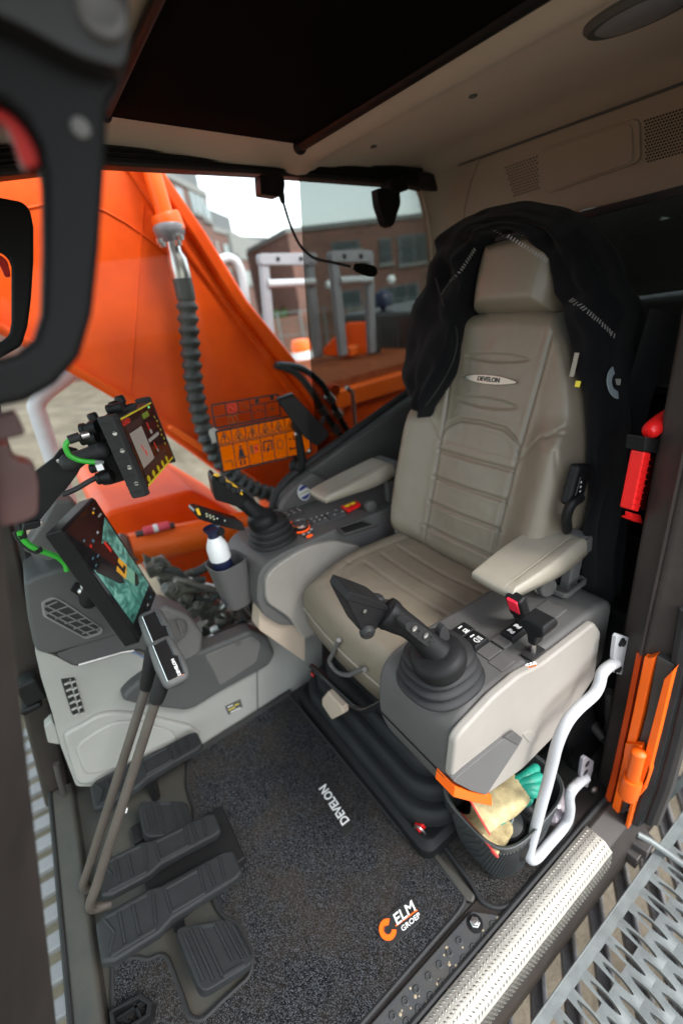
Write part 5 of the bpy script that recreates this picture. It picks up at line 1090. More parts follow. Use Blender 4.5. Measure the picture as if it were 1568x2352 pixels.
# ================================================================ TRAVEL LEVERS
def travel(x, base_px, top_px, ctr_px, cx, label, word):
    t = thing('travel_lever', label, 'lever', at(*base_px, x=x), 'travel levers')
    b = at(*base_px, x=x); u = at(*top_px, x=x); cg = at(*ctr_px, x=cx)
    e0 = b + V(0, 0.0, -0.05); path = spline([e0 + V(0, -0.02, 0), b + V(0, 0.010, -0.02), b + (u - b) * 0.10, b + (u - b) * 0.5, u], 6)
    mb = MB(); mb.tube(path, 0.0104, 14, flat=1.0); obj('rod', mb, 'rod_paint', t)
    ax = (cg - u).normalized()
    mb = MB(); mb.tube([u - ax * 0.008, u + ax * 0.006, u.lerp(cg, 0.6), cg], [0.0140, 0.0160, 0.0175, 0.0165], 16); obj('sleeve', mb, 'black_plastic', t)
    # hammer-shaped grip lying across the cab, its far end a little higher
    al = R(33); s1 = V(math.cos(al), 0, math.sin(al)); s2 = V(0.10, 1, 0.18); s2 = (s2 - s1 * s2.dot(s1)).normalized(); nn_ = s1.cross(s2).normalized()
    L = 0.104; rings = []
    for f, w, h in ((0.0, 0.016, 0.008), (0.03, 0.0235, 0.0125), (0.12, 0.0275, 0.0160), (0.5, 0.0290, 0.0170), (0.88, 0.0255, 0.0150), (0.97, 0.0220, 0.0120), (1.0, 0.014, 0.007)):
        rings.append(rrect(cg + s1 * L * (f - 0.5), s2, nn_, 2 * w, 2 * h, 0.012, 4))
    mb = MB(); mb.loft(rings); g = obj('grip', mb, 'lever_grip', t)
    def G(f, s, d): return cg + s1 * L * (f - 0.5) + s2 * s + nn_ * (0.0158 + d)
    inl = [(0.08, -0.015), (0.10, 0.018), (0.88, 0.016), (0.90, -0.012), (0.52, -0.012), (0.46, -0.019)]
    pts = [G(f, s, 0.0006) for f, s in inl]
    mb = MB(); mb.prism(pts, nn_ * 0.0016); obj('gloss_inlay', mb, 'black_gloss', g)
    mb = MB(); q = [p + nn_ * 0.0014 for p in pts]; mb.tube(q + [q[0]], 0.0012, 6); obj('chrome_edge', mb, 'chrome', g)
    if word: text('lettering', 'DEVELON', G(0.28, -0.006, 0.0026), s1, s2, 0.0085, 'white_print', g, bold=0.03, depth=0.0003)
M('rod_paint', (0.060, 0.051, 0.044), 0.32, var=0.15, vscale=14); M('lever_grip', (0.075, 0.076, 0.075), 0.5, bump=0.15, bscale=900)
travel(0.885, (196, 2022), (338, 1574), (362, 1452), 0.895, 'farther travel lever with plain chrome edged hammer grip', False)
travel(0.805, (212, 2066), (360, 1604), (388, 1520), 0.815, 'nearer travel lever with lettered hammer grip', True)

# ================================================================ PEDALS
def pedal_long(x0, x1, yf, zf, yr, zr, label):
    t = thing('pedal', label, 'pedal', (0.5 * (x0 + x1), 0.5 * (yf + yr), 0.03), 'pedals')
    d = V(0, yr - yf, zr - zf); L = d.length; d = d / L; n = V(1, 0, 0).cross(d).normalized()
    if n.z < 0: n = -n
    o = V(x0, yf, zf); w = x1 - x0
    def Pp(u, s, h=0.0): return o + V(1, 0, 0) * (u * w) + d * (s * L) + n * h
    out = [(0.10, 0.0), (0.90, 0.0), (1.0, 0.06), (1.0, 0.36), (0.92, 0.44), (0.90, 0.92), (0.80, 1.0), (0.22, 1.0), (0.14, 0.94), (0.12, 0.46), (0.0, 0.36), (0.0, 0.08)]
    mb = MB(); mb.prism([Pp(u, s) for u, s in out], -n * 0.024); obj('tread_pad', mb, 'pedal_rubber', t, bevel=0.007, seg=3)
    ribs = [((0.12, 0.06), (0.12, 0.34)), ((0.88, 0.06), (0.88, 0.34)), ((0.14, 0.05), (0.5, 0.10)), ((0.5, 0.10), (0.86, 0.05)), ((0.18, 0.15), (0.82, 0.15)), ((0.18, 0.24), (0.82, 0.24)), ((0.18, 0.35), (0.82, 0.38)),
            ((0.24, 0.46), (0.78, 0.46)), ((0.24, 0.46), (0.24, 0.70)), ((0.78, 0.46), (0.78, 0.70)), ((0.24, 0.70), (0.78, 0.72)), ((0.24, 0.78), (0.78, 0.78)), ((0.24, 0.86), (0.78, 0.88))]
    for (u0, s0), (u1, s1) in ribs:
        mb = MB(); mb.tube([Pp(u0, s0, 0.0004), Pp(u1, s1, 0.0004)], 0.0038, 6); obj('tread_rib', mb, 'pedal_rubber', t)
    mb = MB(); mb.tube([Pp(0.5, 0.5, -0.02), V(0.5 * (x0 + x1), 0.5 * (yf + yr) + 0.02, 0.0)], 0.012, 8); mb.box(Pp(0.5, 0.55, -0.03), (w * 0.6, 0.10, 0.012)); obj('hinge_arm', mb, 'black_plastic', t)
def pedal_square(c4, z, label, tilt=0.02):
    q = [at(a, b, z=z) for a, b in c4]; c = sum(q, Vector()) / 4
    t = thing('foot_rest', label, 'foot rest', (c.x, c.y, 0.012), 'foot rests')
    ex = V(1, 0, 0); wx = 0.5 * ((q[1] - q[0]).length + (q[2] - q[3]).length)
    q = [V(p.x, p.y, z + tilt * ((p.y - c.y) / 0.05)) for p in q]; c = sum(q, Vector()) / 4
    n = (q[1] - q[0]).cross(q[3] - q[0]).normalized(); n = n if n.z > 0 else -n
    mb = MB(); mb.prism(rnd(q, 0.018, 3), -n * 0.022); obj('tread_pad', mb, 'pedal_rubber', t, bevel=0.007, seg=3)
    def Q(u, v, h=0.0006): return (q[0] * (1 - u) + q[1] * u) * (1 - v) + (q[3] * (1 - u) + q[2] * u) * v + n * h
    for a, b in (((0.10, 0.14), (0.10, 0.86)), ((0.24, 0.08), (0.24, 0.92)), ((0.40, 0.08), (0.40, 0.94)), ((0.40, 0.94), (0.80, 0.94)), ((0.66, 0.08), (0.66, 0.80)), ((0.82, 0.10), (0.82, 0.84)), ((0.40, 0.08), (0.66, 0.08)), ((0.93, 0.2), (0.93, 0.86))):
        mb = MB(); mb.tube([Q(*a), Q(*b)], 0.0038, 6); obj('tread_rib', mb, 'pedal_rubber', t)
    mb = MB(); mb.box((c.x, c.y, 0.5 * z - 0.016), (0.04, 0.04, z - 0.032)); obj('pedestal', mb, 'floor_metal', t, bevel=0.004)
pedal_long(0.655, 0.752, 0.292, 0.148, 0.006, 0.075, 'nearest long black rubber travel pedal')
pedal_long(0.785, 0.872, 0.278, 0.138, 0.012, 0.062, 'middle long black rubber travel pedal under the levers')
pedal_long(1.005, 1.098, 0.262, 0.140, -0.030, 0.120, 'farthest long black rubber pedal against the side trim')
pedal_square(((408, 2142), (528, 2098), (582, 2196), (470, 2292)), 0.085, 'square ribbed rubber foot rest nearest the door')
pedal_square(((322, 1850), (425, 1828), (446, 1900), (340, 1935)), 0.085, 'square ribbed rubber foot rest behind the travel pedals')
# floor fittings in the pedal well
mb = MB(); mb.box((0.80, 0.10, 0.02), (0.16, 0.22, 0.04)); mb.box((0.95, 0.16, 0.025), (0.05, 0.10, 0.05)); tag(obj('pedal_bracket', mb, 'black_plastic', bevel=0.004), 'black steel pedal bracket hidden under the travel pedals', 'bracket')
bk = thing('floor_bracket', 'dark open frame bracket at the front edge of the carpet', 'bracket', at(290, 2330, z=0.03))
fq = [at(a, b, z=0.045) for a, b in ((250, 2322), (325, 2278), (350, 2300), (345, 2330), (290, 2372), (255, 2365))]
mb = MB(); ring(mb, fq, 0.010, (0, 0, -0.03)); obj('frame', mb, 'black_plastic', bk, bevel=0.003)
for a, b in (((258, 2350), (335, 2300)), ((305, 2292), (325, 2340))):
    mb = MB(); mb.tube([at(*a, z=0.03), at(*b, z=0.03)], 0.005, 6); obj('cross_bar', mb, 'black_plastic', bk)
mb = MB(); mb.lathe([(0.005, 0), (0.005, 0.008)], at(288, 1864, z=0.10), (0, -0.5, 1), 8); tag(obj('white_fitting', mb, 'bottle_white'), 'tiny white fitting beside the levers in the pedal well', 'fitting')

# ================================================================ BASKET, GLOVES AND GEAR
bz = 0.205
bc_ = [at(*C6(l_), z=bz) for l_ in ((228, 830), (300, 1010), (560, 1250), (750, 1345), (900, 1290), (1080, 1100))]
bk2 = thing('basket', 'dark grey ribbed plastic basket full of gloves and gear', 'basket', (0.37, -0.50, 0.012))
A_, B_, C_ = at(1036, 1862, z=bz), at(1140, 1966, z=bz), at(1216, 1898, z=bz)
ctr = V(0.385, -0.535, 0); 
eX = V(1, 0.0, 0); eY = V(0, 1, 0)
def bring(z, k, o=0.0, n=64):
    out = []
    for i in range(n):
        t = 2 * math.pi * i / n; ct, st = math.cos(t), math.sin(t)
        out.append(ctr + eX * (0.098 * k + o) * math.copysign(abs(ct) ** 0.55, ct) + eY * (0.118 * k + o) * math.copysign(abs(st) ** 0.55, st) + V(0, 0, z))
    return out
mb = MB(); mb.loft([bring(0.014, 0.74), bring(0.02, 0.77), bring(bz - 0.012, 0.985), bring(bz - 0.002, 1.0, 0.003), bring(bz, 1.0, 0.001), bring(bz - 0.004, 0.98, -0.002), bring(0.022, 0.755, -0.003)]); obj('shell', mb, 'basket_plastic', bk2)
mb = MB()
for i in range(64):        # slanted ribs on the wall
    t0 = i; r0 = bring(0.030, 0.785, 0.0006); r1 = bring(bz - 0.035, 0.955, 0.0006); rm = bring(0.5 * (bz), 0.87, 0.0010)
    mb.tube([r0[i], rm[(i + 2) % 64], r1[(i + 4) % 64]], 0.0020, 5)
o = obj('wall_rib', mb, 'basket_plastic', bk2); o['kind'] = 'stuff'
sl = bring(bz - 0.03, 0.965, 0.0012); mb = MB(); mb.tube([sl[i % 64] for i in range(60, 68)][:5], 0.006, 6); 
mb = MB(); sl2 = [sl[i] for i in (6, 8, 10, 12, 14)]; mb.tube(sl2, 0.007, 8); obj('hand_slot', mb, 'black_print', bk2)
# gear in the basket
gr = thing('black_tool', 'black tool with grey latch and yellow lettering lying in the basket', 'tool', (0.33, -0.52, 0.08))
p = at(*C6((880, 1050)), z=0.165); mb = MB(); mb.lathe([(0.040, -0.07), (0.045, -0.02), (0.043, 0.0), (0.034, 0.012), (0.012, 0.016)], p, (0.1, 0.25, 1), 28); bdy = obj('body', mb, 'black_plastic', gr)
mb = MB(); mb.lathe([(0.030, 0.013), (0.031, 0.017), (0.028, 0.019)], p, (0.1, 0.25, 1), 28); obj('lid_ring', mb, 'dash_dark', bdy)
mb = MB(); mb.box(p + V(0.002, 0.0, 0.021), (0.018, 0.046, 0.008), Matrix.Rotation(R(20), 3, 'Z')); obj('latch', mb, 'steel', bdy, bevel=0.002)
mb = MB(); mb.box(p + V(0.002, 0.006, 0.026), (0.010, 0.026, 0.004), Matrix.Rotation(R(20), 3, 'Z')); obj('latch_slot', mb, 'black_plastic', bdy, bevel=0.001)
for l_, s_ in (((1060, 960), 0.022), ((1068, 1060), 0.012), ((1085, 870), 0.020)):
    p2 = at(*C6(l_), z=0.17); mb = MB(); mb.box(p2, (0.007, s_, 0.003), Matrix.Rotation(R(-25), 3, 'Z')); obj('yellow_mark', mb, 'lcd_yellow', bdy)
mb = MB(); mb.tube(spline([at(*C6((930, 900)), z=0.15), at(*C6((1040, 870)), z=0.17), at(*C6((1100, 950)), z=0.16), at(*C6((1060, 1080)), z=0.15)], 5), 0.020, 10); obj('strap', mb, 'black_plastic', gr)
mb = MB(); mb.box((0.385, -0.53, 0.07), (0.12, 0.15, 0.11), Matrix.Rotation(R(8), 3, 'Z')); tag(obj('black_pouch', mb, 'rubber', bevel=0.02), 'black pouch at the bottom of the basket', 'pouch')
pl_ = thing('plastic_bag', 'crumpled clear and pink plastic bag behind the basket', 'bag', at(1270, 1850, z=0.03))
P = []; random.seed(11); pc = at(1268, 1846, z=0.05)
for j in range(12):
    row = []
    for i in range(14):
        t = 2 * math.pi * i / 13; ph_ = math.pi * j / 11; r_ = 0.040 + 0.014 * mnoise.noise(V(math.cos(t) * 3, math.sin(t) * 3, j * 0.8))
        row.append(pc + V(r_ * math.sin(ph_) * math.cos(t), r_ * 1.3 * math.sin(ph_) * math.sin(t), 0.030 * -math.cos(ph_)))
    P.append(row)
M('film', (0.30, 0.26, 0.28), 0.15, var=0.3, vscale=30); mb = MB(); mb.grid(P, 14, 12); obj('film', mb, 'film', pl_, ang=25)

def glove(name, label, cuff, palm, fingers, group, thick=0.020, cw=0.050):
    "work glove: open cuff, palm and five separate fingers; cream knit with green dipped fingers"
    g = thing(name, label, 'glove', cuff[0], group)
    c0, c1 = cuff; ax = (palm - c0).normalized(); side = ax.cross(V(0, 0, 1)).normalized(); up = side.cross(ax).normalized(); rings = []
    path = [c0, c0.lerp(palm, 0.18), c0.lerp(palm, 0.35), c0.lerp(palm, 0.55), c0.lerp(palm, 0.75), palm, palm + ax * 0.03]
    for k, p in enumerate(path):
        w = (cw, cw * 0.90, cw * 0.84, cw * 0.90, cw * 0.98, cw, cw * 0.86)[k]; h = (thick * 1.15, thick * 0.9, thick * 0.72, thick * 0.75, thick * 0.7, thick * 0.65, thick * 0.5)[k]
        ring_ = [p + side * math.cos(t) * w * (1 + 0.10 * math.sin(3 * t + k)) + up * (math.sin(t) * h + 0.009 * mnoise.noise(V(math.cos(t) * 2.2 + c0.x * 50, k * 0.9, math.sin(t) * 2))) for t in [2 * math.pi * i / 24 for i in range(24)]]
        rings.append(ring_)
    mb = MB(); mb.loft(rings, caps=False); mb.f.append(tuple(range(144, 168))); 
    # inner lining of the open cuff
    inn = [[c0.lerp(palm, f) + side * math.cos(t) * cw * s_ + up * math.sin(t) * thick * 1.1 * s_ for t in [2 * math.pi * i / 24 for i in range(24)]] for f, s_ in ((0.0, 0.97), (0.22, 0.70), (0.40, 0.3))]
    body = obj('hand', mb, 'glove_cream', g, sub=1); mb = MB(); mb.loft(inn, caps=False); obj('lining', mb, 'gloves_inside', g, sub=1)
    hem = rings[0]; mb = MB(); mb.tube(hem + [hem[0]], 0.0022, 6); obj('cuff_hem', mb, 'glove_red', g)
    for f in fingers:
        mb = MB(); pts = spline(f, 5); n_ = len(pts); mb.tube(pts, [0.0125 - 0.002 * k / n_ if k < n_ - 3 else 0.0095 - 0.003 * (k - n_ + 3) for k in range(n_)], 12); obj('finger', mb, 'glove_green', body)
    return g, side, up, ax
gz = 0.225
g1c = at(*C6((545, 920)), z=0.215); g1p = at(*C6((900, 690)), z=0.240)
f1 = [[at(*C6(a), z=za) for a, za in pts] for pts in (
    (((950, 600), .245), ((1050, 540), .25), ((1120, 480), .245), ((1180, 430), .24)),
    (((990, 620), .245), ((1080, 600), .252), ((1160, 565), .248), ((1230, 540), .24)),
    (((1010, 660), .242), ((1100, 660), .25), ((1180, 650), .245), ((1240, 640), .235)),
    (((1000, 700), .240), ((1090, 710), .245), ((1150, 700), .24), ((1210, 690), .23)),
    (((780, 830), .225), ((900, 830), .235), ((1020, 800), .235), ((1120, 770), .23)))]
glove('work_glove', 'cream work glove with green fingers and red cuff lying on top of the basket', (g1c, None), g1p, f1, 'work gloves', 0.024, 0.044)
g2c = at(*C6((560, 1150)), z=0.175); g2p = at(*C6((700, 1000)), z=0.185)
f2 = [[at(*C6(a), z=za) for a, za in pts] for pts in ((((700, 1000), .190), ((800, 950), .20), ((900, 900), .205)), (((720, 980), .195), ((840, 900), .207), ((960, 850), .212)), (((680, 960), .195), ((790, 890), .21), ((900, 840), .216)), (((690, 940), .192), ((760, 880), .205), ((850, 820), .215)), (((740, 1020), .185), ((790, 1010), .19), ((830, 990), .19)))]
glove('work_glove', 'second cream glove hanging over the basket rim under the top glove', (g2c, None), g2p, f2, 'work gloves', 0.016, 0.050)
# ================================================================ ROOF BLIND, LAMP, HANDLES
rb = thing('roof_blind', 'black fabric blind drawn under the roof hatch with end bars', 'blind', (0.75, -0.5, 1.56))
c4 = [at(690, 330, z=1.535), at(250, 264, z=1.572), at(305, 88, z=1.572)]
xr_ = c4[0].x; yb_ = c4[0].y; yf_ = c4[1].y
P = [[V(0.24 + (xr_ - 0.24) * i / 10, yb_ + (yf_ - yb_) * j / 14, 1.535 + 0.037 * j / 14 - 0.004 * math.sin(math.pi * i / 10)) for i in range(11)] for j in range(15)]
mb = MB(); mb.grid(P, 11, 15); obj('blind_cloth', mb, 'blind_cloth', rb, solid=0.003)
mb = MB(); mb.tube([V(0.22, yb_ - 0.004, 1.534), V(xr_ - 0.004, yb_ - 0.004, 1.534), V(xr_ + 0.012, yb_ - 0.004, 1.533)], [0.0125, 0.0125, 0.0115], 14); mb.ball(V(xr_ + 0.010, yb_ - 0.004, 1.533), 0.0165); obj('roller_bar', mb, 'black_plastic', rb, ang=60)
mb = MB(); mb.tube([V(0.22, yf_ + 0.004, 1.574), V(xr_, yf_ + 0.004, 1.574)], 0.008, 10); mb.ball(V(xr_ + 0.004, yf_ + 0.004, 1.573), 0.011); obj('front_bar', mb, 'black_plastic', rb, ang=60)
lm = thing('dome_lamp', 'oval dome lamp with dull lens in the beige headliner', 'lamp', (0.5, -0.95, 1.54))
p = at(1478, 8, z=1.548); mb = MB()
def oval(a, b, z): return [p + V(math.cos(t) * a, math.sin(t) * b, z) for t in [2 * math.pi * i / 40 for i in range(40)]]
mb.loft([oval(0.085, 0.060, 0.004), oval(0.085, 0.060, -0.006), oval(0.078, 0.053, -0.012), oval(0.070, 0.046, -0.011)]); obj('bezel', mb, 'mid_plastic', lm)
mb = MB(); mb.loft([oval(0.069, 0.045, -0.010), oval(0.060, 0.038, -0.015), oval(0.03, 0.018, -0.019)]); obj('lens', mb, 'rail_grey', lm)

M('handle_black', (0.006, 0.0062, 0.0066), 0.6, spec=0.12, bump=0.15, bscale=700)
def win_handle(x, outline, lever, label, screws, t=0.034):
    h = thing('windscreen_grip', label, 'handle', at(*outline[0], x=x), 'windscreen handles')
    q = [at(a, b, x=x) for a, b in outline]
    mb = MB(); mb.prism(q, (t, 0, 0)); obj('handle_body', mb, 'handle_black', h, bevel=0.006 if t > 0.03 else 0.006, seg=4)
    q = [at(a, b, x=x + t * 0.35) for a, b in lever]
    mb = MB(); mb.prism(rnd(q, 0.006, 3), (t * 0.5, 0, 0)); obj('release_lever', mb, 'lever_red', h, bevel=0.003, seg=3)
    for a, b in screws:
        mb = MB(); mb.lathe([(0.0055, 0), (0.005, 0.002), (0.003, 0.0025)], at(a, b, x=x), (-1, 0, 0), 14); obj('screw_cap', mb, 'grey_plastic', h)
M('lever_red', (0.34, 0.010, 0.006), 0.55, spec=0.2)
near = [(-260, -120), (60, -120), (150, -60), (298, -20), (300, 150), (250, 245), (243, 400), (232, 560), (215, 720), (185, 820), (130, 885), (60, 925), (-30, 945), (-260, 960), (-260, 860), (-30, 835), (40, 815), (80, 780), (98, 720), (102, 560), (100, 400), (86, 330), (55, 270), (0, 225), (-80, 205), (-260, 200)]
win_handle(0.355, near, ((-70, 205), (20, 222), (62, 262), (92, 320), (98, 380), (60, 386), (45, 360), (30, 310), (0, 270), (-70, 255)), 'big blurred black windscreen handle with red lever nearest the lens', ((185, 295),))
far = [(-200, 440), (0, 452), (52, 462), (70, 480), (78, 520), (78, 600), (72, 690), (64, 750), (50, 795), (0, 824), (-200, 850), (-200, 790), (0, 788), (22, 770), (27, 740), (27, 610), (20, 590), (0, 575), (-200, 560)]
win_handle(0.99, far, ((-60, 580), (0, 584), (18, 598), (26, 635), (12, 636), (0, 606), (-60, 600)), 'far black windscreen handle with red lever seen past the near one', (), 0.030)
ng = bpy.data.objects['windscreen_grip']
cap = [at(a, b, x=0.338) for a, b in ((-120, -140), (170, -140), (296, -60), (300, 90), (286, 160), (180, 128), (60, 60), (-120, -20))]
mb = MB(); mb.prism(rnd(cap, 0.006, 3), (0.02, 0, 0)); cp_ = obj('lit_facet', mb, 'rubber', ng, bevel=0.006, seg=3)  # upper facet of the handle, the light on it put into a paler material
mb = MB(); mb.lathe([(0.013, -0.002), (0.012, 0.002), (0.009, 0.0035), (0.006, 0.002)], at(232, 28, x=0.337), (-1, 0.1, 0.2), 20); obj('cap_plug', mb, 'grey_plastic', cp_)
# dark stop on the near pillar
st = thing('pillar_bracket', 'dark maroon bracket on the near front pillar, out of focus', 'bracket', at(40, 1130, x=0.40))
M('maroon', (0.060, 0.028, 0.026), 0.45)
mb = MB(); mb.prism(rnd(ats([(-40, 1020), (20, 1022), (28, 1060), (78, 1070), (90, 1110), (88, 1185), (40, 1205), (-40, 1215)], x=0.42), 0.006, 3), (0.03, 0, 0)); obj('bracket_body', mb, 'maroon', st, bevel=0.004)
mb = MB(); mb.box(at(5, 978, x=0.42), (0.02, 0.024, 0.018)); obj('bracket_tab', mb, 'maroon', st, bevel=0.002)

# ================================================================ MICROPHONE, SENSOR, WINDOW DECALS
mc = thing('gooseneck_microphone', 'black gooseneck microphone hanging from the window header', 'microphone', at(628, 420, x=1.27))
mb = MB(); mb.prism(rnd(ats([(597, 400), (650, 402), (655, 420), (652, 446), (640, 452), (600, 446)], x=1.255), 0.004, 3), (0.035, 0, 0)); obj('base_box', mb, 'black_plastic', mc, bevel=0.003)
nk = spline([at(646, 448, x=1.26), at(652, 470, x=1.25), at(668, 520, x=1.235), at(690, 565, x=1.21), at(720, 592, x=1.185), at(760, 602, x=1.16), at(805, 612, x=1.135)], 6)
mb = MB(); mb.tube(nk, 0.0036, 10); obj('gooseneck', mb, 'black_plastic', mc)
mb = MB(); mb.tube([at(646, 446, x=1.26), at(650, 465, x=1.252)], [0.009, 0.006], 10); obj('strain_relief', mb, 'rubber', mc)
a_, b_ = at(812, 613, x=1.13), at(866, 626, x=1.10); L = (b_ - a_).length
mb = MB(); mb.lathe([(0.007, 0), (0.011, L * 0.15), (0.0145, L * 0.45), (0.015, L * 0.7), (0.0115, L * 0.92), (0.004, L)], a_, b_ - a_, 18); obj('foam_tip', mb, 'blind_cloth', mc)
sn = thing('hanging_sensor', 'black tapered sensor hanging from the rear of the window header', 'sensor', at(895, 470, x=1.24))
mb = MB(); mb.prism(rnd(ats([(866, 432), (918, 436), (920, 468), (905, 515), (898, 522), (885, 515), (870, 470)], x=1.225), 0.006, 3), (0.03, 0, 0)); obj('sensor_body', mb, 'black_plastic', sn, bevel=0.006, seg=3)
mb = MB(); mb.box(at(905, 428, x=1.24), (0.05, 0.07, 0.03)); obj('sensor_foot', mb, 'black_plastic', sn, bevel=0.005)
def CD(l): return (344.5 + 0.2563 * l[0], 689 + 0.2563 * l[1])
M('decal_orange', (0.80, 0.30, 0.01), 0.5); glass('decal_clear', (0.95, 0.93, 0.90))
m = bpy.data.materials.new('decal_film'); m.use_nodes = True; MAT['decal_film'] = m
n = m.node_tree.nodes; l = m.node_tree.links; n.clear(); o_ = n.new("ShaderNodeOutputMaterial"); mx = n.new("ShaderNodeMixShader"); t_ = n.new("ShaderNodeBsdfTransparent"); t_.inputs[0].default_value = (1.0, 0.66, 0.04, 1); d_ = n.new("ShaderNodeBsdfTranslucent"); d_.inputs[0].default_value = (1.0, 0.42, 0.01, 1); mx.inputs[0].default_value = 0.55
l.new(t_.outputs[0], mx.inputs[1]); l.new(d_.outputs[0], mx.inputs[2]); l.new(mx.outputs[0], o_.inputs[0])
XG = XR + 0.0025
def decal(name, label, corners, x):
    t = thing(name, label, 'decal', at(*CD(corners[0]), x=x), 'window decals'); q = [at(*CD(c), x=x) for c in corners]
    def Q(u, v, d=0.0): return (q[0] * (1 - u) + q[1] * u) * (1 - v) + (q[3] * (1 - u) + q[2] * u) * v + V(-d, 0, 0)
    return t, Q
def bar(Q, t, a, b, w, mat='black_print', name='grid_line'):
    p, q = Q(*a, 0.0006), Q(*b, 0.0006); d = (q - p).normalized(); s = V(1, 0, 0).cross(d).normalized() * w * 0.8
    mb = MB(); mb.prism([p - s, q - s, q + s, p + s], (-0.0004, 0, 0)); return obj(name, mb, mat, t)
t, Q = decal('warning_decal', 'orange window decal with two rows of warning pictograms', ((590, 1180), (1420, 1010), (1440, 1365), (655, 1545)), XG)
mb = MB(); mb.prism([Q(u, v) for u, v in ((0, 0), (1, 0), (1, 1), (0, 1))], (-0.0004, 0, 0)); obj('film', mb, 'decal_film', t)
for a, b in (((0, 0), (1, 0)), ((1, 0), (1, 1)), ((1, 1), (0, 1)), ((0, 1), (0, 0))): bar(Q, t, a, b, 0.0042)
for k in range(1, 7): bar(Q, t, (k / 7, 0), (k / 7, 1), 0.0018)
bar(Q, t, (0, 0.36), (1, 0.36), 0.0018)
M('decal_print', (0.16, 0.05, 0.005), 0.6)
for k in range(7):
    u0 = k / 7
    A = (u0 + 0.018, 0.32); B = (u0 + 0.125, 0.32); T = (u0 + 0.0714, 0.05)
    for a, b in ((A, B), (B, T), (T, A)): bar(Q, t, a, b, 0.0022, 'decal_print', 'triangle_sign')
    if k == 0:
        bar(Q, t, (u0 + .0714, .12), (u0 + .0714, .23), 0.003, 'black_print', 'sign_mark'); bar(Q, t, (u0 + .0714, .26), (u0 + .0714, .29), 0.003, 'black_print', 'sign_mark')
    elif k == 2:
        bar(Q, t, (u0 + .08, .12), (u0 + .062, .2), 0.003, 'black_print', 'sign_mark'); bar(Q, t, (u0 + .062, .2), (u0 + .082, .2), 0.003, 'black_print', 'sign_mark'); bar(Q, t, (u0 + .082, .2), (u0 + .064, .29), 0.003, 'black_print', 'sign_mark')
    elif k in (1, 3, 4, 5):
        bar(Q, t, (u0 + .06, .27), (u0 + .08, .16), 0.005, 'decal_print', 'sign_mark'); bar(Q, t, (u0 + .05, .25), (u0 + .09, .29), 0.003, 'decal_print', 'sign_mark')
def disc_at(Q, t, u, v, r, mat='black_print', name='pictogram'):
    mb = MB(); mb.disc(Q(u, v, 0.0006), (-1, 0, 0), r, 0.0004, 14); obj(name, mb, mat, t)
u0 = 1 / 7   # seated figure with belt
disc_at(Q, t, u0 + .0714, 0.47, 0.0045)
mb = MB(); mb.prism([Q(u0 + a, v, 0.0006) for a, v in ((.055, .52), (.088, .52), (.105, .72), (.038, .72))], (-0.0004, 0, 0)); obj('pictogram', mb, 'black_print', t)
for a, b in (((.03, .76), (.12, .74)), ((.055, .80), (.048, .90)), ((.09, .80), (.096, .90)), ((.048, .90), (.06, .92)), ((.096, .90), (.084, .92))): bar(Q, t, (u0 + a[0], a[1]), (u0 + b[0], b[1]), 0.0035, 'black_print', 'pictogram')
u0 = 2 / 7
for a, b, mt_ in (((.03, .5), (.03, .7), 'decal_print'), ((.05, .48), (.05, .72), 'decal_print'), ((.07, .70), (.11, .50), 'sticker_red'), ((.07, .52), (.11, .68), 'sticker_red')):
    M('sticker_red', (0.65, 0.03, 0.02), 0.5); bar(Q, t, (u0 + a[0], a[1]), (u0 + b[0], b[1]), 0.003, mt_, 'pictogram')
u0 = 3 / 7
for a, b in (((.03, .48), (.12, .48)), ((.12, .48), (.12, .72)), ((.03, .48), (.03, .72)), ((.06, .75), (.09, .55)), ((.055, .66), (.095, .70))): bar(Q, t, (u0 + a[0], a[1]), (u0 + b[0], b[1]), 0.0032, 'black_print', 'pictogram')
u0 = 4 / 7
for k in range(10):
    t0, t1 = 2 * math.pi * k / 10, 2 * math.pi * (k + 1) / 10; bar(Q, t, (u0 + .07 + .035 * math.cos(t0), .62 + .12 * math.sin(t0)), (u0 + .07 + .035 * math.cos(t1), .62 + .12 * math.sin(t1)), 0.002, 'decal_print', 'pictogram')
u0 = 5 / 7
for a, b in (((.03, .55), (.06, .55)), ((.08, .50), (.10, .60)), ((.03, .80), (.11, .80)), ((.03, .80), (.05, .76))): bar(Q, t, (u0 + a[0], a[1]), (u0 + b[0], b[1]), 0.003, 'black_print', 'pictogram')
bar(Q, t, (0.03, .75), (0.11, .75), 0.002, 'decal_print', 'pictogram'); bar(Q, t, (0.11, .75), (0.11, .92), 0.002, 'decal_print', 'pictogram')
t, Q = decal('instruction_decal', 'clear window decal with black outlined boxes and red ring above the orange decal', ((550, 942), (1145, 845), (1170, 1035), (585, 1150)), XG)
for a, b in (((0, 0), (1, 0)), ((1, 0), (1, 1)), ((1, 1), (0, 1)), ((0, 1), (0, 0))): bar(Q, t, a, b, 0.0032)
for a, b in (((0.19, 0), (0.19, 0.52)), ((0.37, 0), (0.37, 0.52)), ((0.55, 0), (0.55, 1)), ((0, 0.52), (0.55, 0.52)), ((0.55, 0.30), (1, 0.30)), ((0.77, 0.30), (0.77, 1))): bar(Q, t, a, b, 0.0022)
for k in range(14):
    t0, t1 = 2 * math.pi * k / 14, 2 * math.pi * (k + 1) / 14; bar(Q, t, (.28 + .06 * math.cos(t0), .27 + .19 * math.sin(t0)), (.28 + .06 * math.cos(t1), .27 + .19 * math.sin(t1)), 0.003, 'sticker_red', 'ring_sign')
bar(Q, t, (.24, .14), (.32, .40), 0.003, 'sticker_red', 'ring_sign')
for u, v in ((.66, .15), (.90, .12)): disc_at(Q, t, u, v, 0.0072)
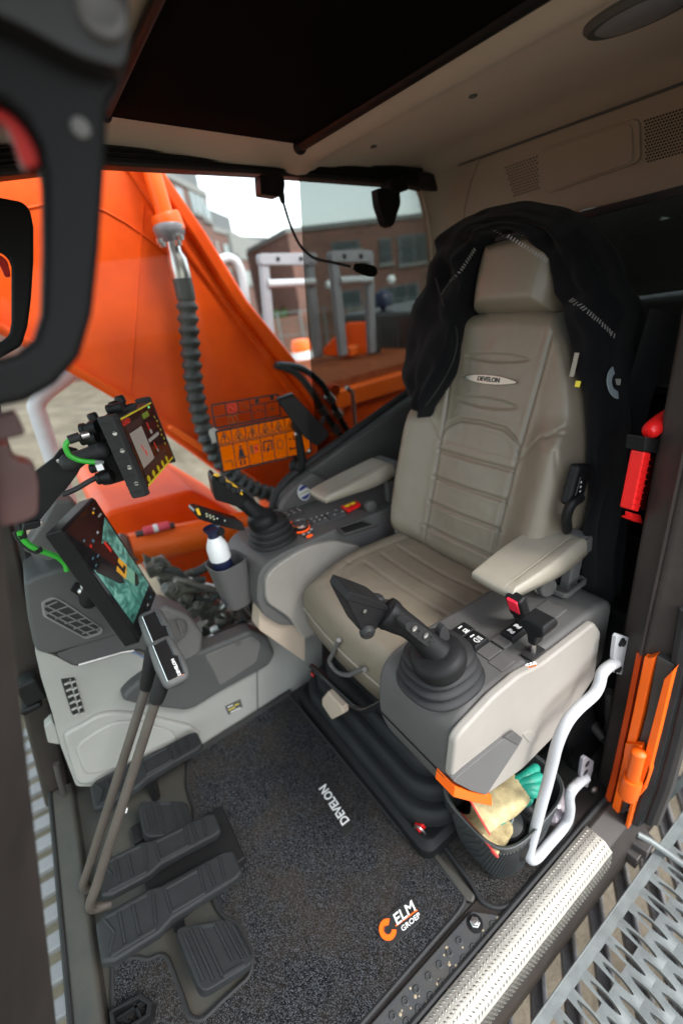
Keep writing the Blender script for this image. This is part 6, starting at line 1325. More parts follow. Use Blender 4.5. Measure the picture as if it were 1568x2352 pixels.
for u, v in ((.60, .62), (.66, .55), (.72, .62), (.88, .62)): disc_at(Q, t, u, v, 0.0032)
for a, b in (((.42, .12), (.50, .40)), ((.20, .60), (.34, .60)), ((.20, .60), (.20, .9)), ((.34, .60), (.34, .9)), ((.20, .9), (.34, .9)), ((.27, .6), (.27, .9)), ((.82, .62), (.94, .62)), ((.88, .45), (.88, .8))): bar(Q, t, a, b, 0.0018, 'decal_print', 'pictogram')

# ================================================================ WHITE GRAB RAIL
gr_ = thing('grab_rail', 'white bent tubular grab rail bolted to the rear door pillar', 'grab rail', at(1420, 1490, x=0.30))
XG2 = 0.292
path = [(1412, 1522), (1398, 1530), (1382, 1546), (1375, 1572), (1362, 1596), (1326, 1628), (1300, 1660), (1280, 1705), (1266, 1760), (1256, 1800), (1242, 1850), (1228, 1905), (1216, 1950), (1214, 1966), (1222, 1974), (1236, 1966), (1262, 1936), (1290, 1904), (1304, 1880), (1308, 1855), (1306, 1832), (1312, 1815), (1328, 1798), (1345, 1785)]
pp_ = [at(a, b, x=XG2 + 0.012 * sstep(1600, 1500, b) + (0.012 if a > 1325 and b > 1700 else 0)) for a, b in path]
mb = MB(); mb.tube(spline(pp_, 4), 0.0110, 16); obj('tube', mb, 'white_paint', gr_)
def C7(l): return (1223.6 + 0.2197 * l[0], 1378 + 0.2197 * l[1])
pq = [at(*C7(l_), x=0.302) for l_ in ((868, 385), (890, 360), (1020, 400), (1028, 425), (955, 770), (925, 785), (835, 755), (845, 560))]
mb = MB(); mb.prism(rnd(pq, 0.006, 3), (0.008, 0, 0)); pl1 = obj('flange_plate', mb, 'white_paint', gr_, bevel=0.0015)
for l_ in ((920, 440), (875, 715)):
    mb = MB(); mb.lathe([(0.0098, -0.001), (0.0098, 0.002), (0.0072, 0.0025), (0.0070, 0.007), (0.003, 0.008)], at(*C7(l_), x=0.3015), (-1, 0, 0), 16); obj('bolt', mb, 'black_plastic', pl1)
def C8(l): return (1223.6 + 0.2197 * l[0], 1665 + 0.2197 * l[1])
pq = [at(*C8(l_), x=0.306) for l_ in ((525, 355), (555, 330), (635, 380), (625, 470), (570, 660), (545, 650), (500, 560), (498, 510))]
mb = MB(); mb.prism(rnd(pq, 0.004, 2), (0.008, 0, 0)); pl2 = obj('flange_plate', mb, 'rail_grey', gr_, bevel=0.0015)
for l_ in ((565, 408), (548, 497)):
    mb = MB(); mb.disc(at(*C8(l_), x=0.3055), (-1, 0, 0), 0.0085, 0.001, 14); obj('bolt_hole', mb, 'black_print', pl2)
mb = MB(); mb.lathe([(0.010, 0), (0.010, 0.004), (0.006, 0.006)], at(*C8((632, 668)), x=0.30), (-1, 0.2, 0), 14); obj('nut', mb, 'steel', pl2)
# dark latch handle behind the rail
lh = thing('seat_lock_handle', 'dark folding handle with bolt behind the white grab rail', 'handle', at(*C7((760, 1440)), x=0.33))
mb = MB(); mb.tube([at(*C7(l_), x=0.335) for l_ in ((800, 960), (795, 1100), (785, 1200), (800, 1280), (770, 1400), (755, 1480))], [0.011, 0.010, 0.009, 0.010, 0.011, 0.010], 8); obj('handle_bar', mb, 'dark_paint', lh)
mb = MB(); mb.lathe([(0.012, 0), (0.012, 0.03), (0.016, 0.03), (0.016, 0.038)], at(*C7((740, 1450)), x=0.33), (0.9, -0.2, 0.25), 16); obj('pivot', mb, 'dark_paint', lh)
mb = MB(); mb.lathe([(0.006, 0), (0.006, 0.004), (0.003, 0.005)], at(*C7((768, 1448)), x=0.326), (-1, 0, 0), 10); obj('bolt', mb, 'steel', lh)
mb = MB(); mb.prism(ats([(1318, 1600), (1360, 1615), (1380, 1700), (1372, 1790), (1330, 1800), (1300, 1700)], x=0.36), (0.03, 0, 0)); tag(obj('pillar_foot_cover', mb, 'black_plastic', bevel=0.006), 'black cover at the foot of the pillar behind the grab rail', 'cover')

# ================================================================ EMERGENCY HAMMER
def C9(l): return (1223.6 + 0.2197 * l[0], 861.3 + 0.2197 * l[1])
XH = 0.325
eh = thing('emergency_hammer', 'red emergency hammer in its holder on the door pillar', 'hammer', at(*C9((1100, 1400)), x=XH))
a_, b_ = at(*C9((1235, 575)), x=XH), at(*C9((1420, 400)), x=XH); L = (b_ - a_).length
mb = MB(); mb.lathe([(0.002, -0.013), (0.009, -0.011), (0.0135, -0.004), (0.0145, 0.004), (0.0135, L * 0.5), (0.0095, L)], a_, b_ - a_, 20); obj('hammer_head', mb, 'red_plastic', eh)
mb = MB(); mb.lathe([(0.004, L), (0.0015, L + 0.012)], a_, b_ - a_, 10); obj('steel_point', mb, 'chrome', eh)
mb = MB(); mb.prism([at(*C9(l_), x=XH - 0.01) for l_ in ((1180, 648), (1370, 680), (1345, 828), (1160, 800))], (0.03, 0, 0)); obj('holder_block', mb, 'black_plastic', eh, bevel=0.002)
mb = MB(); mb.prism([at(*C9(l_), x=XH - 0.008) for l_ in ((1165, 803), (1236, 818), (1104, 1436), (1034, 1415))], (0.022, 0, 0)); hb_ = obj('handle', mb, 'red_plastic', eh, bevel=0.003)
for k in range(8):
    f = (k + 0.9) / 8.9; p = at(*C9((1165 + (1034 - 1165) * f, 803 + (1415 - 803) * f)), x=XH - 0.0085); q = at(*C9((1236 + (1104 - 1236) * f, 820 + (1440 - 820) * f)), x=XH - 0.0085)
    mb = MB(); mb.tube([p, q], 0.0011, 5); obj('handle_rib', mb, 'red_plastic', hb_)
zz_ = []; 
for k in range(9):
    f = k / 8; zz_.append((1262 + (1140 - 1262) * f, 880 + (1400 - 880) * f)); zz_.append((1305 + (1190 - 1305) * f, 910 + (1410 - 910) * f))
poly = [at(*C9(q), x=XH) for q in zz_] + [at(*C9((1215, 1430)), x=XH), at(*C9((1335, 870)), x=XH)]
M('guard_red_shaded', (0.14, 0.004, 0.004), 0.5, spec=0.2); mb = MB(); mb.prism([p_ + V(0.008, 0, 0) for p_ in poly], (0.006, 0, 0)); obj('toothed_guard', mb, 'guard_red_shaded', eh)  # darker copy of the red: shade on the guard put into its colour
mb = MB(); mb.prism([at(*C9(l_), x=XH) for l_ in ((1030, 1440), (1125, 1465), (1150, 1555), (1060, 1535), (985, 1500), (1000, 1488), (1030, 1480))], (0.012, 0, 0)); obj('lower_clip', mb, 'red_plastic', eh, bevel=0.002)

# ================================================================ DOOR EDGE, HINGE
M('dull_orange', (0.42, 0.045, 0.004), 0.5, spec=0.2)
dh = thing('cab_door', 'open cab door folded back with orange edge, black seal and orange hinge', 'door', at(1440, 1890, y=-0.80))
oq = [at(a, b, y=-0.792) for a, b in ((1478, 1508), (1484, 1512), (1502, 1510), (1474, 1640), (1436, 1795), (1412, 1898), (1404, 1902), (1396, 1886), (1416, 1800), (1451, 1640))]
mb = MB(); mb.prism(oq, (0.0, -0.025, 0)); obj('frame_edge', mb, 'orange_bright', dh, bevel=0.004, seg=3)
oq = [at(a, b, y=-0.797) for a, b in ((1460, 1498), (1472, 1506), (1446, 1640), (1412, 1800), (1390, 1882), (1376, 1876), (1404, 1770), (1436, 1620))]
mb = MB(); mb.prism(oq, (0.0, -0.02, 0)); obj('frame_reveal', mb, 'reveal_orange', dh, bevel=0.002) if 'reveal_orange' in MAT else obj('frame_reveal', mb, 'dull_orange', dh, bevel=0.002)
oq = [at(a, b, y=-0.785) for a, b in ((1548, 1536), (1544, 1545), (1510, 1690), (1485, 1790), (1455, 1845), (1436, 1920), (1428, 1922), (1450, 1830), (1470, 1770), (1490, 1690), (1524, 1560))]
mb = MB(); mb.prism(oq, (0.0, -0.02, 0)); obj('door_edge', mb, 'orange_bright', dh, bevel=0.003)
dk = [at(a, b, y=-0.800) for a, b in ((1506, 1505), (1549, 1530), (1490, 1700), (1470, 1770), (1440, 1860), (1418, 1885), (1440, 1795), (1482, 1640))]
mb = MB(); mb.prism(dk, (0.0, -0.02, 0)); obj('inner_panel', mb, 'dark_paint', dh, bevel=0.003)
for k, (dx, mt_, r_) in enumerate(((0, 'rubber', 0.014), (16, 'black_gloss', 0.009), (30, 'rubber', 0.013), (44, 'dark_paint', 0.012))):
    q = [at(a + dx, b, y=-0.815 - 0.004 * k) for a, b in ((1580, 1400), (1555, 1540), (1520, 1690), (1490, 1800), (1458, 1885))]
    mb = MB(); mb.tube(q, r_, 8); obj('door_seal', mb, mt_, dh)
# hinge barrel
def C8x(l, y): return at(*C8(l), y=y)
c0, c1 = C8x((985, 740), -0.775), C8x((1040, 560), -0.775); ax = c1 - c0
hz_ = thing('door_hinge', 'orange door hinge barrel at the foot of the pillar', 'hinge', c0)
Lh = ax.length
mb = MB(); mb.lathe([(0.0180, 0), (0.0200, 0.005), (0.0200, Lh * 0.86), (0.0185, Lh), (0.013, Lh)], c0, ax, 24); obj('lower_barrel', mb, 'orange_bright', hz_)
c2 = C8x((1100, 300), -0.775)
mb = MB(); mb.lathe([(0.0135, 0), (0.0135, (c2 - c1).length)], c1, c2 - c1, 20); obj('pin', mb, 'orange_bright', hz_)
mb = MB(); mb.lathe([(0.0145, 0), (0.0145, 0.005), (0.0105, 0.009), (0.003, 0.0105)], c2, c2 - c1, 20); obj('pin_cap', mb, 'orange_bright', hz_)
mb = MB(); mb.prism([C8x(l_, -0.785) for l_ in ((960, 190), (1130, 215), (1150, 330), (1100, 520), (1060, 790), (1040, 790), (950, 480), (940, 300))], (0.0, -0.015, 0)); obj('hinge_leaf', mb, 'orange_bright', hz_, bevel=0.003)
mb = MB(); mb.prism([C8x(l_, -0.785) for l_ in ((1180, 340), (1225, 350), (1230, 480), (1160, 690), (1080, 780), (1110, 620))], (0.0, -0.015, 0)); obj('hinge_leaf', mb, 'orange_bright', hz_, bevel=0.003)
# latch gear on the door
for l_, s_, mt_ in (((1370, 560), 0.018, 'track_steel'), ((1420, 430), 0.016, 'dark_paint'), ((1470, 300), 0.020, 'track_steel'), ((1330, 660), 0.018, 'dark_paint'), ((1500, 180), 0.026, 'dark_paint'), ((1560, 60), 0.026, 'track_steel')):
    mb = MB(); mb.box(C8x(l_, -0.86), (0.02, s_, s_ * 1.1), Matrix.Rotation(R(20), 3, 'X')); obj('latch_part', mb, mt_, dh, bevel=0.004)
for l_, r_ in (((1420, 350), .006), ((1375, 490), .006), ((1390, 600), .006), ((1465, 500), .004)):
    mb = MB(); mb.disc(C8x(l_, -0.845), (-1, 0, 0.3), r_, 0.004, 12); obj('latch_bolt', mb, 'black_plastic' if r_ > .005 else 'sticker_red', dh)
mb = MB(); mb.tube([C8x((1250, 810), -0.86), C8x((1350, 790), -0.86)], 0.012, 10); obj('latch_bolt', mb, 'track_steel', dh)
p = C8x((1365, 760), -0.84); mb = MB(); mb.lathe([(0.012, -0.022), (0.012, 0.0), (0.010, 0.002)], p, (-0.5, 0.1, 0.9), 18); obj('stop_knob', mb, 'black_plastic', dh)
mb = MB(); mb.lathe([(0.0095, 0.002), (0.0090, 0.005), (0.003, 0.006)], p, (-0.5, 0.1, 0.9), 18); obj('stop_cap', mb, 'bottle_white', dh)
mb = MB(); mb.prism([C8x(l_, -0.87) for l_ in ((1080, 1080), (1340, 720), (1400, 700), (1570, 520), (1570, 640), (1140, 1100))], (0, -0.006, 0)); obj('lower_edge', mb, 'galvanised', dh)

# ================================================================ OUTSIDE STEP AND TRACK
stp = thing('step_grating', 'galvanised step grating with lens-shaped serrated holes outside the door', 'step', (0.0, -0.5, -0.1))
ZG = -0.10; x_edge = at(1400, 2105, z=ZG).x
mb = MB(); px_, py_ = 0.092, 0.0235; NH = 16; random.seed(9); lip = MB()
hx_, hy_ = 0.0315, 0.0070
for iy in range(54):
    for ix in range(6):
        cx = x_edge - 0.016 - px_ * 0.5 - ix * px_ - (px_ / 2 if iy % 2 else 0); cy = 0.16 - iy * py_
        w2, h2 = px_ * 0.5, py_ * 0.5; outer = []
        for k in range(NH):
            t = 2 * math.pi * k / NH; c_, s_ = math.cos(t), math.sin(t); m_ = max(abs(c_), abs(s_)); outer.append(V(cx + w2 * c_ / m_, cy + h2 * s_ / m_, ZG))
        inner = [V(cx + hx_ * math.cos(2 * math.pi * k / NH), cy + hy_ * math.sin(2 * math.pi * k / NH) * (1 - 0.3 * math.cos(2 * math.pi * k / NH) ** 2), ZG + 0.0022) for k in range(NH)]
        down = [V(p.x * 0.95 + cx * 0.05, p.y * 0.95 + cy * 0.05, ZG - 0.008) for p in inner]
        o0 = len(mb.v); mb.v += outer + inner + down
        for k in range(NH):
            j = (k + 1) % NH; mb.f.append((o0 + k, o0 + j, o0 + NH + j, o0 + NH + k)); mb.f.append((o0 + NH + k, o0 + NH + j, o0 + 2 * NH + j, o0 + 2 * NH + k))
        for k in range(9):    # serration teeth on the two long lips of the hole
            for s_ in (-1, 1):
                u = -0.8 + 0.2 * k; lip.box(V(cx + hx_ * u, cy + s_ * hy_ * math.sqrt(1 - u * u) * (1 - 0.3 * u * u), ZG + 0.0024), (0.0018, 0.0012, 0.0016))
mb.add([V(x_edge, 0.18, ZG), V(x_edge - 0.018, 0.18, ZG), V(x_edge - 0.018, -1.12, ZG), V(x_edge, -1.12, ZG)], [(0, 1, 2, 3)])
obj('perforated_plate', mb, 'galvanised', stp, ang=25)
o = obj('serration', lip, 'galvanised', stp, smooth=False); o['kind'] = 'stuff'
mb = MB(); mb.box((x_edge + 0.002, -0.50, ZG - 0.020), (0.005, 1.4, 0.040)); obj('edge_flange', mb, 'galvanised', stp, bevel=0.002)
# galvanised stay and black bracket by the hinge
sy = thing('step_stay', 'galvanised stay rod crossing the rear corner of the step grating', 'stay', at(1500, 1940, z=-0.05))
mb = MB(); mb.tube([at(1462, 1915, z=-0.06), at(1490, 1930, z=-0.07), at(1530, 1958, z=-0.085), at(1600, 2010, z=-0.09)], 0.0075, 8); obj('rod', mb, 'galvanised', sy)
mb = MB(); mb.prism([at(a, b, z=-0.10) for a, b in ((1432, 1912), (1460, 1898), (1500, 1945), (1482, 1975), (1430, 1940))], (0, 0, 0.03)); obj('bracket', mb, 'dark_paint', sy, bevel=0.003)
mb = MB(); mb.box(at(1452, 1965, z=-0.11), (0.03, 0.03, 0.04)); obj('bracket_end', mb, 'dark_paint', sy, bevel=0.003)
# crawler track shoes below the sill
tk = thing('crawler_track', 'steel crawler track shoes with gaps below the door sill', 'track', (0.2, -0.5, -0.7))
d_ = (at(1376, 2108, z=-0.5) - at(1366, 2036, z=-0.5)).normalized(); s_ = V(-d_.y, d_.x, 0)
o0 = at(1376, 2080, z=-0.5); src = None; stepv = (at(1340, 2125, z=-0.5) - at(1376, 2075, z=-0.5)); stepv = s_ * stepv.dot(s_)
stepv = stepv.normalized() * 0.085
for k in range(-4, 12):
    c = o0 + stepv * k + V(0, 0, -0.02); 
    mb = MB(); mb.prism([c + d_ * a + s_ * b for a, b in ((-0.5, -0.030), (0.35, -0.030), (0.35, 0.012), (-0.5, 0.012))], (0, 0, -0.03)); sh = obj('track_shoe', mb, 'track_steel', tk, bevel=0.006)
    mb = MB(); mb.prism([c + d_ * a + s_ * b for a, b in ((-0.5, 0.000), (0.35, 0.000), (0.35, 0.010), (-0.5, 0.010))], (0, 0, 0.03)); obj('grouser', mb, 'track_steel', sh, bevel=0.003)
fk = thing('front_track', 'pale crawler track shoes seen through the lower windscreen', 'track', (1.5, 0.8, -0.7))
d2 = (at(118, 1848, z=-0.6) - at(85, 1872, z=-0.6)); s2_ = V(1, 0, 0)
for k in range(16):
    c = V(0.9 + 0.10 * k, 0.62, -0.62); mb = MB(); mb.prism([c + V(a * 0.1 + b, a, 0) for a, b in ((-0.5, -0.03), (0.9, -0.03), (0.9, 0.025), (-0.5, 0.025))], (0, 0, -0.03)); sh = obj('track_shoe', mb, 'rail_grey', fk, bevel=0.005)

# ================================================================ JACKET ON THE BACKREST
from mathutils.bvhtree import BVHTree
jk = thing('jacket', 'black work jacket with dashed reflective piping hung over the seat back', 'jacket', (XS, -1.0, 0.9))
JS = [((958, 962), (938, 905), -.80, -.87), ((978, 928), (932, 850), -.815, -.89), ((1014, 870), (934, 780), -.845, -.92), ((1036, 800), (945, 715), -.88, -.95), ((1050, 740), (962, 665), -.91, -.975), ((1062, 680), (978, 622), -.935, -.995), ((1084, 610), (985, 590), -.95, -1.00), ((1094, 566), (1002, 552), -.96, -1.01), ((1112, 536), (1058, 502), -.965, -1.02), ((1150, 524), (1122, 480), -.97, -1.03), ((1195, 534), (1196, 463), -.97, -1.03), ((1238, 560), (1288, 478), -.965, -1.03), ((1264, 602), (1348, 506), -.96, -1.03), ((1274, 670), (1398, 572), -.95, -1.03), ((1294, 712), (1425, 648), -.94, -1.03), ((1306, 775), (1460, 706), -.925, -1.04), ((1326, 850), (1442, 790), -.91, -1.04), ((1336, 930), (1462, 870), -.895, -1.05), ((1342, 1040), (1472, 955), -.88, -1.05), ((1346, 1140), (1446, 1080), -.87, -1.04), ((1338, 1250), (1415, 1250), -.86, -1.0), ((1330, 1420), (1405, 1430), -.84, -.98)]
NT = 15; P = []; rows = []
dense = []
for i in range(len(JS) - 1):
    for k in range(5):
        f = k / 5; a, b = JS[i], JS[i + 1]
        dense.append(tuple((a[j][0] + (b[j][0] - a[j][0]) * f, a[j][1] + (b[j][1] - a[j][1]) * f) for j in (0, 1)) + (a[2] + (b[2] - a[2]) * f, a[3] + (b[3] - a[3]) * f))
dense.append(JS[-1])
for i, (pi, po, yi, yo) in enumerate(dense):
    row = []
    for k in range(NT):
        t_ = k / (NT - 1); px = pi[0] + (po[0] - pi[0]) * t_; py = pi[1] + (po[1] - pi[1]) * t_
        y = yi + (yo - yi) * (t_ ** 1.6) + 0.024 * math.sin(math.pi * t_) ** 0.8 + 0.004 * math.sin(3.2 * t_ * math.pi)
        w = mnoise.noise(V(i * 0.21, t_ * 3.0, 2.0)) * 0.026 + mnoise.noise(V(i * 0.12 + t_ * 2.2, t_ * 7.0, 5.0)) * 0.018 + 0.006 * math.sin(t_ * 14 + i * 0.12)
        q = at(px, py, y=y); q = q + V(0, w, 0); row.append(q)
    # roll the two borders backwards
    row = [row[0] + V(0, -0.05, -0.01), row[0] + V(0, -0.02, 0)] + row + [row[-1].lerp(row[-2], 0.3) + V(0, -0.02, 0), row[-1].lerp(row[-3], 0.5) + V(0, -0.06, -0.01)]
    P.append(row)
mb = MB(); mb.grid(P, NT + 4, len(P)); jb = obj('jacket_shell', mb, 'black_cloth', jk, sub=1, solid=0.006)
bvh = BVHTree.FromPolygons([tuple(v) for v in mb.v], mb.f)
def on_j(px, py, lift=0.006):
    d = (ROT @ _ray(px, py)).normalized(); h = bvh.ray_cast(CAM, d)
    if h[0] is None: return at(px, py, y=-0.92), -d
    n_ = h[1] if h[1].dot(d) < 0 else -h[1]
    return h[0] + n_ * lift, n_
M('reflective', (0.22, 0.215, 0.20), 0.5)
def dashes(a, b, k, wid, tilt):
    for i in range(k):
        f = (i + 0.5) / k; px, py = a[0] + (b[0] - a[0]) * f, a[1] + (b[1] - a[1]) * f
        p, n_ = on_j(px, py); u = at(px + tilt[0], py + tilt[1], y=p.y) - at(px, py, y=p.y); u = (u - n_ * u.dot(n_)).normalized(); s = n_.cross(u)
        mb = MB(); mb.prism([p + u * x + s * y_ for x, y_ in ((-wid, -0.0013), (wid, -0.0013), (wid, 0.0013), (-wid, 0.0013))], n_ * 0.0008); obj('reflective_dash', mb, 'reflective', jb)
dashes((1088, 572), (1016, 682), 20, 0.0036, (8, 5)); dashes((1132, 521), (1258, 600), 20, 0.0036, (-5, 8)); dashes((1312, 690), (1406, 774), 18, 0.0045, (-5, 6))
# round pale emblem, part hidden by a fold
p, n_ = on_j(1408, 880); up = V(0, 0, 1); up = (up - n_ * up.dot(n_)).normalized(); sd_ = up.cross(n_).normalized()
if sd_.dot(at(1500, 880, y=-1) - at(1400, 880, y=-1)) < 0: sd_ = -sd_
M('emblem', (0.26, 0.31, 0.33), 0.6)
ob, ib = [], []
for k in range(21):
    t_ = R(95 + 165 * k / 20); e = sd_ * math.cos(t_) + up * math.sin(t_); ob.append(p + e * 0.032); ib.append(p + e * 0.017)
mb = MB(); mb.prism(ob + ib[::-1], n_ * 0.001); obj('emblem_ring', mb, 'emblem', jb)
text('emblem_text', 'GR', on_j(1402, 902)[0] + n_ * 0.001, sd_, up, 0.012, 'reflective', jb)
mb = MB(); mb.box(p + sd_ * 0.004 + n_ * 0.0005, (0.010, 0.002, 0.012)); obj('emblem_mark', mb, 'reflective', jb)
# zip seam along the left panel
zp = [on_j(a, b, 0.004)[0] for a, b in ((1000, 640), (1020, 700), (1045, 760), (1040, 820), (1010, 880), (975, 930))]
mb = MB(); mb.tube(spline(zp, 4), 0.0022, 6); obj('zip_tape', mb, 'rubber', jb)
# belt webbing hanging at the right rear
bw_ = thing('seat_belt_webbing', 'black seat belt webbing running up behind the seat to the pillar', 'belt', at(1480, 900, y=-0.95))
q = ats([(1560, 720), (1500, 900), (1450, 1100), (1420, 1400)], y=-0.98); mb = MB(); mb.grid([[p_ for p_ in q], [p_ + V(0.05, 0, 0.01) for p_ in q]], 4, 2); obj('webbing', mb, 'black_cloth', bw_, solid=0.002)
# ================================================================ OUTSIDE: the machine
bm_ = thing('excavator_boom', 'huge orange excavator boom plate rising beside the cab window', 'boom', (1.9, -1.0, 0.4))
XB = 1.72
face = [at(a, b, x=XB) for a, b in ((300, 300), (375, 388), (472, 529), (570, 689), (680, 826), (735, 930), (730, 1040), (640, 1165), (560, 1125), (508, 1086), (385, 998), (295, 935), (154, 852), (-60, 735), (-400, 560), (-400, 40), (0, 60))]
mb = MB(); mb.prism(face, (0.42, 0, 0)); obj('side_plate', mb, 'orange_paint', bm_, bevel=0.012, seg=3)
def strip(a_pts, w_in, d, name, mat='orange_paint', x=XB):
    "raised flange following a line of the boom, w_in picture units wide"
    q = [at(*p, x=x - d) for p in a_pts]; mb = MB(); mb.tube(q, w_in, 4); return obj(name, mb, mat, bm_, bevel=0.01, seg=3)
up_o = [(340, 330), (375, 388), (472, 529), (568, 689), (678, 824), (738, 902), (765, 960)]
up_m = [(318, 352), (350, 402), (445, 545), (540, 698), (648, 836), (708, 914), (738, 965)]
up_i = [(280, 372), (312, 418), (412, 560), (502, 682), (612, 832), (672, 914), (700, 965)]
def band(o_, i_, x0, t_, name, mat='orange_paint'):
    a = [at(*p, x=x0) for p in o_]; b = [at(*p, x=x0) for p in i_]; mb = MB(); mb.prism(a + b[::-1], (t_, 0, 0)); return obj(name, mb, mat, bm_, bevel=0.012, seg=3)
band(up_o, up_m, XB - 0.045, 0.05, 'top_flange'); band([(a - 4, b + 3) for a, b in up_m], up_i, XB - 0.016, 0.02, 'weld_band')
lo_o = [(-200, 650), (0, 762), (154, 851), (295, 934), (385, 997), (508, 1085), (600, 1150)]; lo_i = [(-200, 625), (0, 737), (156, 828), (298, 908), (390, 968), (515, 1055), (612, 1125)]
band(lo_o, lo_i, XB - 0.04, 0.045, 'bottom_flange')
band([(385, 985), (508, 1066), (604, 1132)], [(392, 975), (516, 1052), (612, 1118)], XB - 0.055, 0.02, 'flange_lip', 'orange_bright')
for pts in (((-100, 520), (200, 470), (420, 610)), ((120, 420), (180, 800)), ((330, 470), (300, 900))):
    mb = MB(); mb.tube(spline(ats(pts, x=XB - 0.001), 6), 0.004, 6); obj('weld_seam', mb, 'orange_paint', bm_)
# hydraulic pipe, flange and ribbed hose
hs = thing('hydraulic_hose', 'ribbed black hydraulic hose with steel coupling hanging down the boom', 'hose', at(385, 540, x=1.62))
mb = MB(); mb.tube(ats([(300, 200), (345, 380), (372, 470), (382, 505)], x=1.64), 0.026, 16); obj('orange_pipe', mb, 'orange_bright', hs)
a_, b_ = at(378, 490, x=1.64), at(390, 520, x=1.64); mb = MB(); mb.lathe([(0.040, 0), (0.044, 0.01), (0.044, 0.05), (0.038, 0.056)], a_, b_ - a_, 20); obj('pipe_collar', mb, 'orange_bright', hs)
a_, b_ = at(387, 520, x=1.64), at(395, 552, x=1.635); mb = MB(); mb.lathe([(0.046, 0), (0.048, 0.008), (0.044, 0.024), (0.022, 0.045), (0.020, 0.07)], a_, b_ - a_, 20); fl = obj('split_flange', mb, 'rail_grey', hs)
for q in ((366, 548), (414, 540), (372, 556), (409, 552)):
    mb = MB(); mb.tube([at(*q, x=1.60), at(q[0] + 3, q[1] + 12, x=1.60)], 0.010, 8); obj('flange_bolt', mb, 'steel', fl)
mb = MB(); mb.tube(ats([(396, 556), (402, 580), (408, 598), (416, 630), (419, 642)], x=1.63), [0.020, 0.022, 0.030, 0.031, 0.030], 18); obj('crimp_sleeve', mb, 'steel', hs)
hp_ = spline(ats([(418, 640), (428, 690), (434, 760), (440, 830), (448, 900), (462, 965), (482, 1020), (515, 1070), (560, 1110), (610, 1132), (655, 1138)], x=1.60), 24)
mb = MB(); acc = 0; rr_ = []
for k, p in enumerate(hp_):
    if k: acc += (hp_[k] - hp_[k - 1]).length
    rr_.append(0.030 + 0.0045 * math.sin(2 * math.pi * acc / 0.036) * (1 if acc > 0.06 else 0))
mb.tube(hp_, rr_, 16); obj('ribbed_hose', mb, 'hose_black', hs, ang=180)
mb = MB(); mb.box(at(492, 1000, x=1.57), (0.01, 0.03, 0.05)); obj('hose_label', mb, 'white_print', hs)
# boom foot: pin bracket, hoses
ft = thing('boom_foot_hoses', 'pair of dark hoses and steel couplings at the boom foot', 'hoses', at(720, 960, x=1.66))
for k, pts in enumerate((((632, 838), (680, 858), (716, 900), (742, 945), (770, 985), (790, 1010), (806, 1040)), ((640, 838), (690, 845), (735, 878), (758, 915), (775, 950), (795, 985), (815, 1020)))):
    mb = MB(); mb.tube(spline(ats(pts, x=1.60), 6), 0.013, 10); obj('hose', mb, 'hose_black', ft)
    for q in (pts[3], pts[4]):
        mb = MB(); mb.lathe([(0.019, -0.02), (0.019, 0.02)], at(*q, x=1.60), (0, -0.5, -0.8), 10); obj('coupling', mb, 'steel', ft)
pv = thing('boom_pivot_bracket', 'dark orange boom pivot bracket behind the hoses', 'bracket', at(760, 960, x=1.9))
mb = MB(); mb.prism(ats([(700, 860), (735, 870), (770, 920), (800, 1000), (820, 1060), (700, 1120), (640, 1110)], x=1.82), (0.10, 0, 0)); obj('bracket_plate', mb, 'orange_paint', pv, bevel=0.01)
for q, r_ in (((757, 895), 0.03), ((740, 970), 0.022), ((752, 1000), 0.018), ((775, 945), 0.016)):
    mb = MB(); mb.lathe([(r_, 0), (r_, 0.04), (r_ * 0.8, 0.05)], at(*q, x=1.80), (-1, 0, 0), 14); obj('pivot_boss', mb, 'orange_paint', pv)
mb = MB(); mb.tube(ats([(795, 890), (808, 900), (812, 950), (816, 1000)], x=1.9), 0.012, 8); obj('grease_line', mb, 'steel', pv)
# right-hand deck of the machine with hand rails
dk_ = thing('machine_deck', 'orange right deck of the excavator with gritty tread top', 'deck', (2.9, -1.9, 0))
ZD = 0.72
tq_ = [at(a, b, z=ZD) for a, b in ((715, 838), (940, 818), (950, 842), (850, 842), (720, 868))]
XD0, XD1 = 2.25, 3.35
sandy('gritty_orange', (0.38, 0.065, 0.008), (0.52, 0.15, 0.04), 22)
mb = MB(); mb.box((2.85, -2.1, ZD - 0.06), (1.0, 1.9, 0.12)); obj('deck_plate', mb, 'gritty_orange', dk_, bevel=0.008)
mb = MB(); mb.box((2.55, -2.0, 0.2), (0.5, 2.0, 0.78)); obj('tank_side', mb, 'orange_paint', dk_, bevel=0.03)
mb = MB(); mb.box((2.32, -1.55, ZD - 0.10), (0.10, 0.9, 0.10)); obj('deck_lip', mb, 'orange_bright', dk_, bevel=0.006)
mb = MB(); mb.prism(ats([(775, 770), (800, 740), (850, 738), (850, 815), (790, 820), (745, 815), (745, 800)], x=3.0), (0.03, 0, 0)); obj('bracket_plate', mb, 'orange_paint', dk_, bevel=0.01)
mb = MB(); mb.box(at(808, 805, x=2.9), (0.1, 0.1, 0.07)); obj('latch_block', mb, 'orange_bright', dk_, bevel=0.015)
mb = MB(); mb.box(at(858, 808, x=2.9), (0.08, 0.08, 0.09)); obj('rubber_stop', mb, 'rubber', dk_, bevel=0.01)
hd_ = thing('engine_hood', 'dark brown engine hood with vent slots behind the deck', 'hood', (3.1, -2.9, 0.7))
mb = MB(); mb.box((3.2, -3.05, 0.80), (1.0, 1.2, 0.36)); obj('hood_box', mb, 'dark_paint', hd_, bevel=0.03)
for k in range(4):
    mb = MB(); mb.box(at(884 + 9 * k, 775, x=2.695), (0.012, 0.022, 0.14)); obj('vent_slot', mb, 'black_print', hd_)
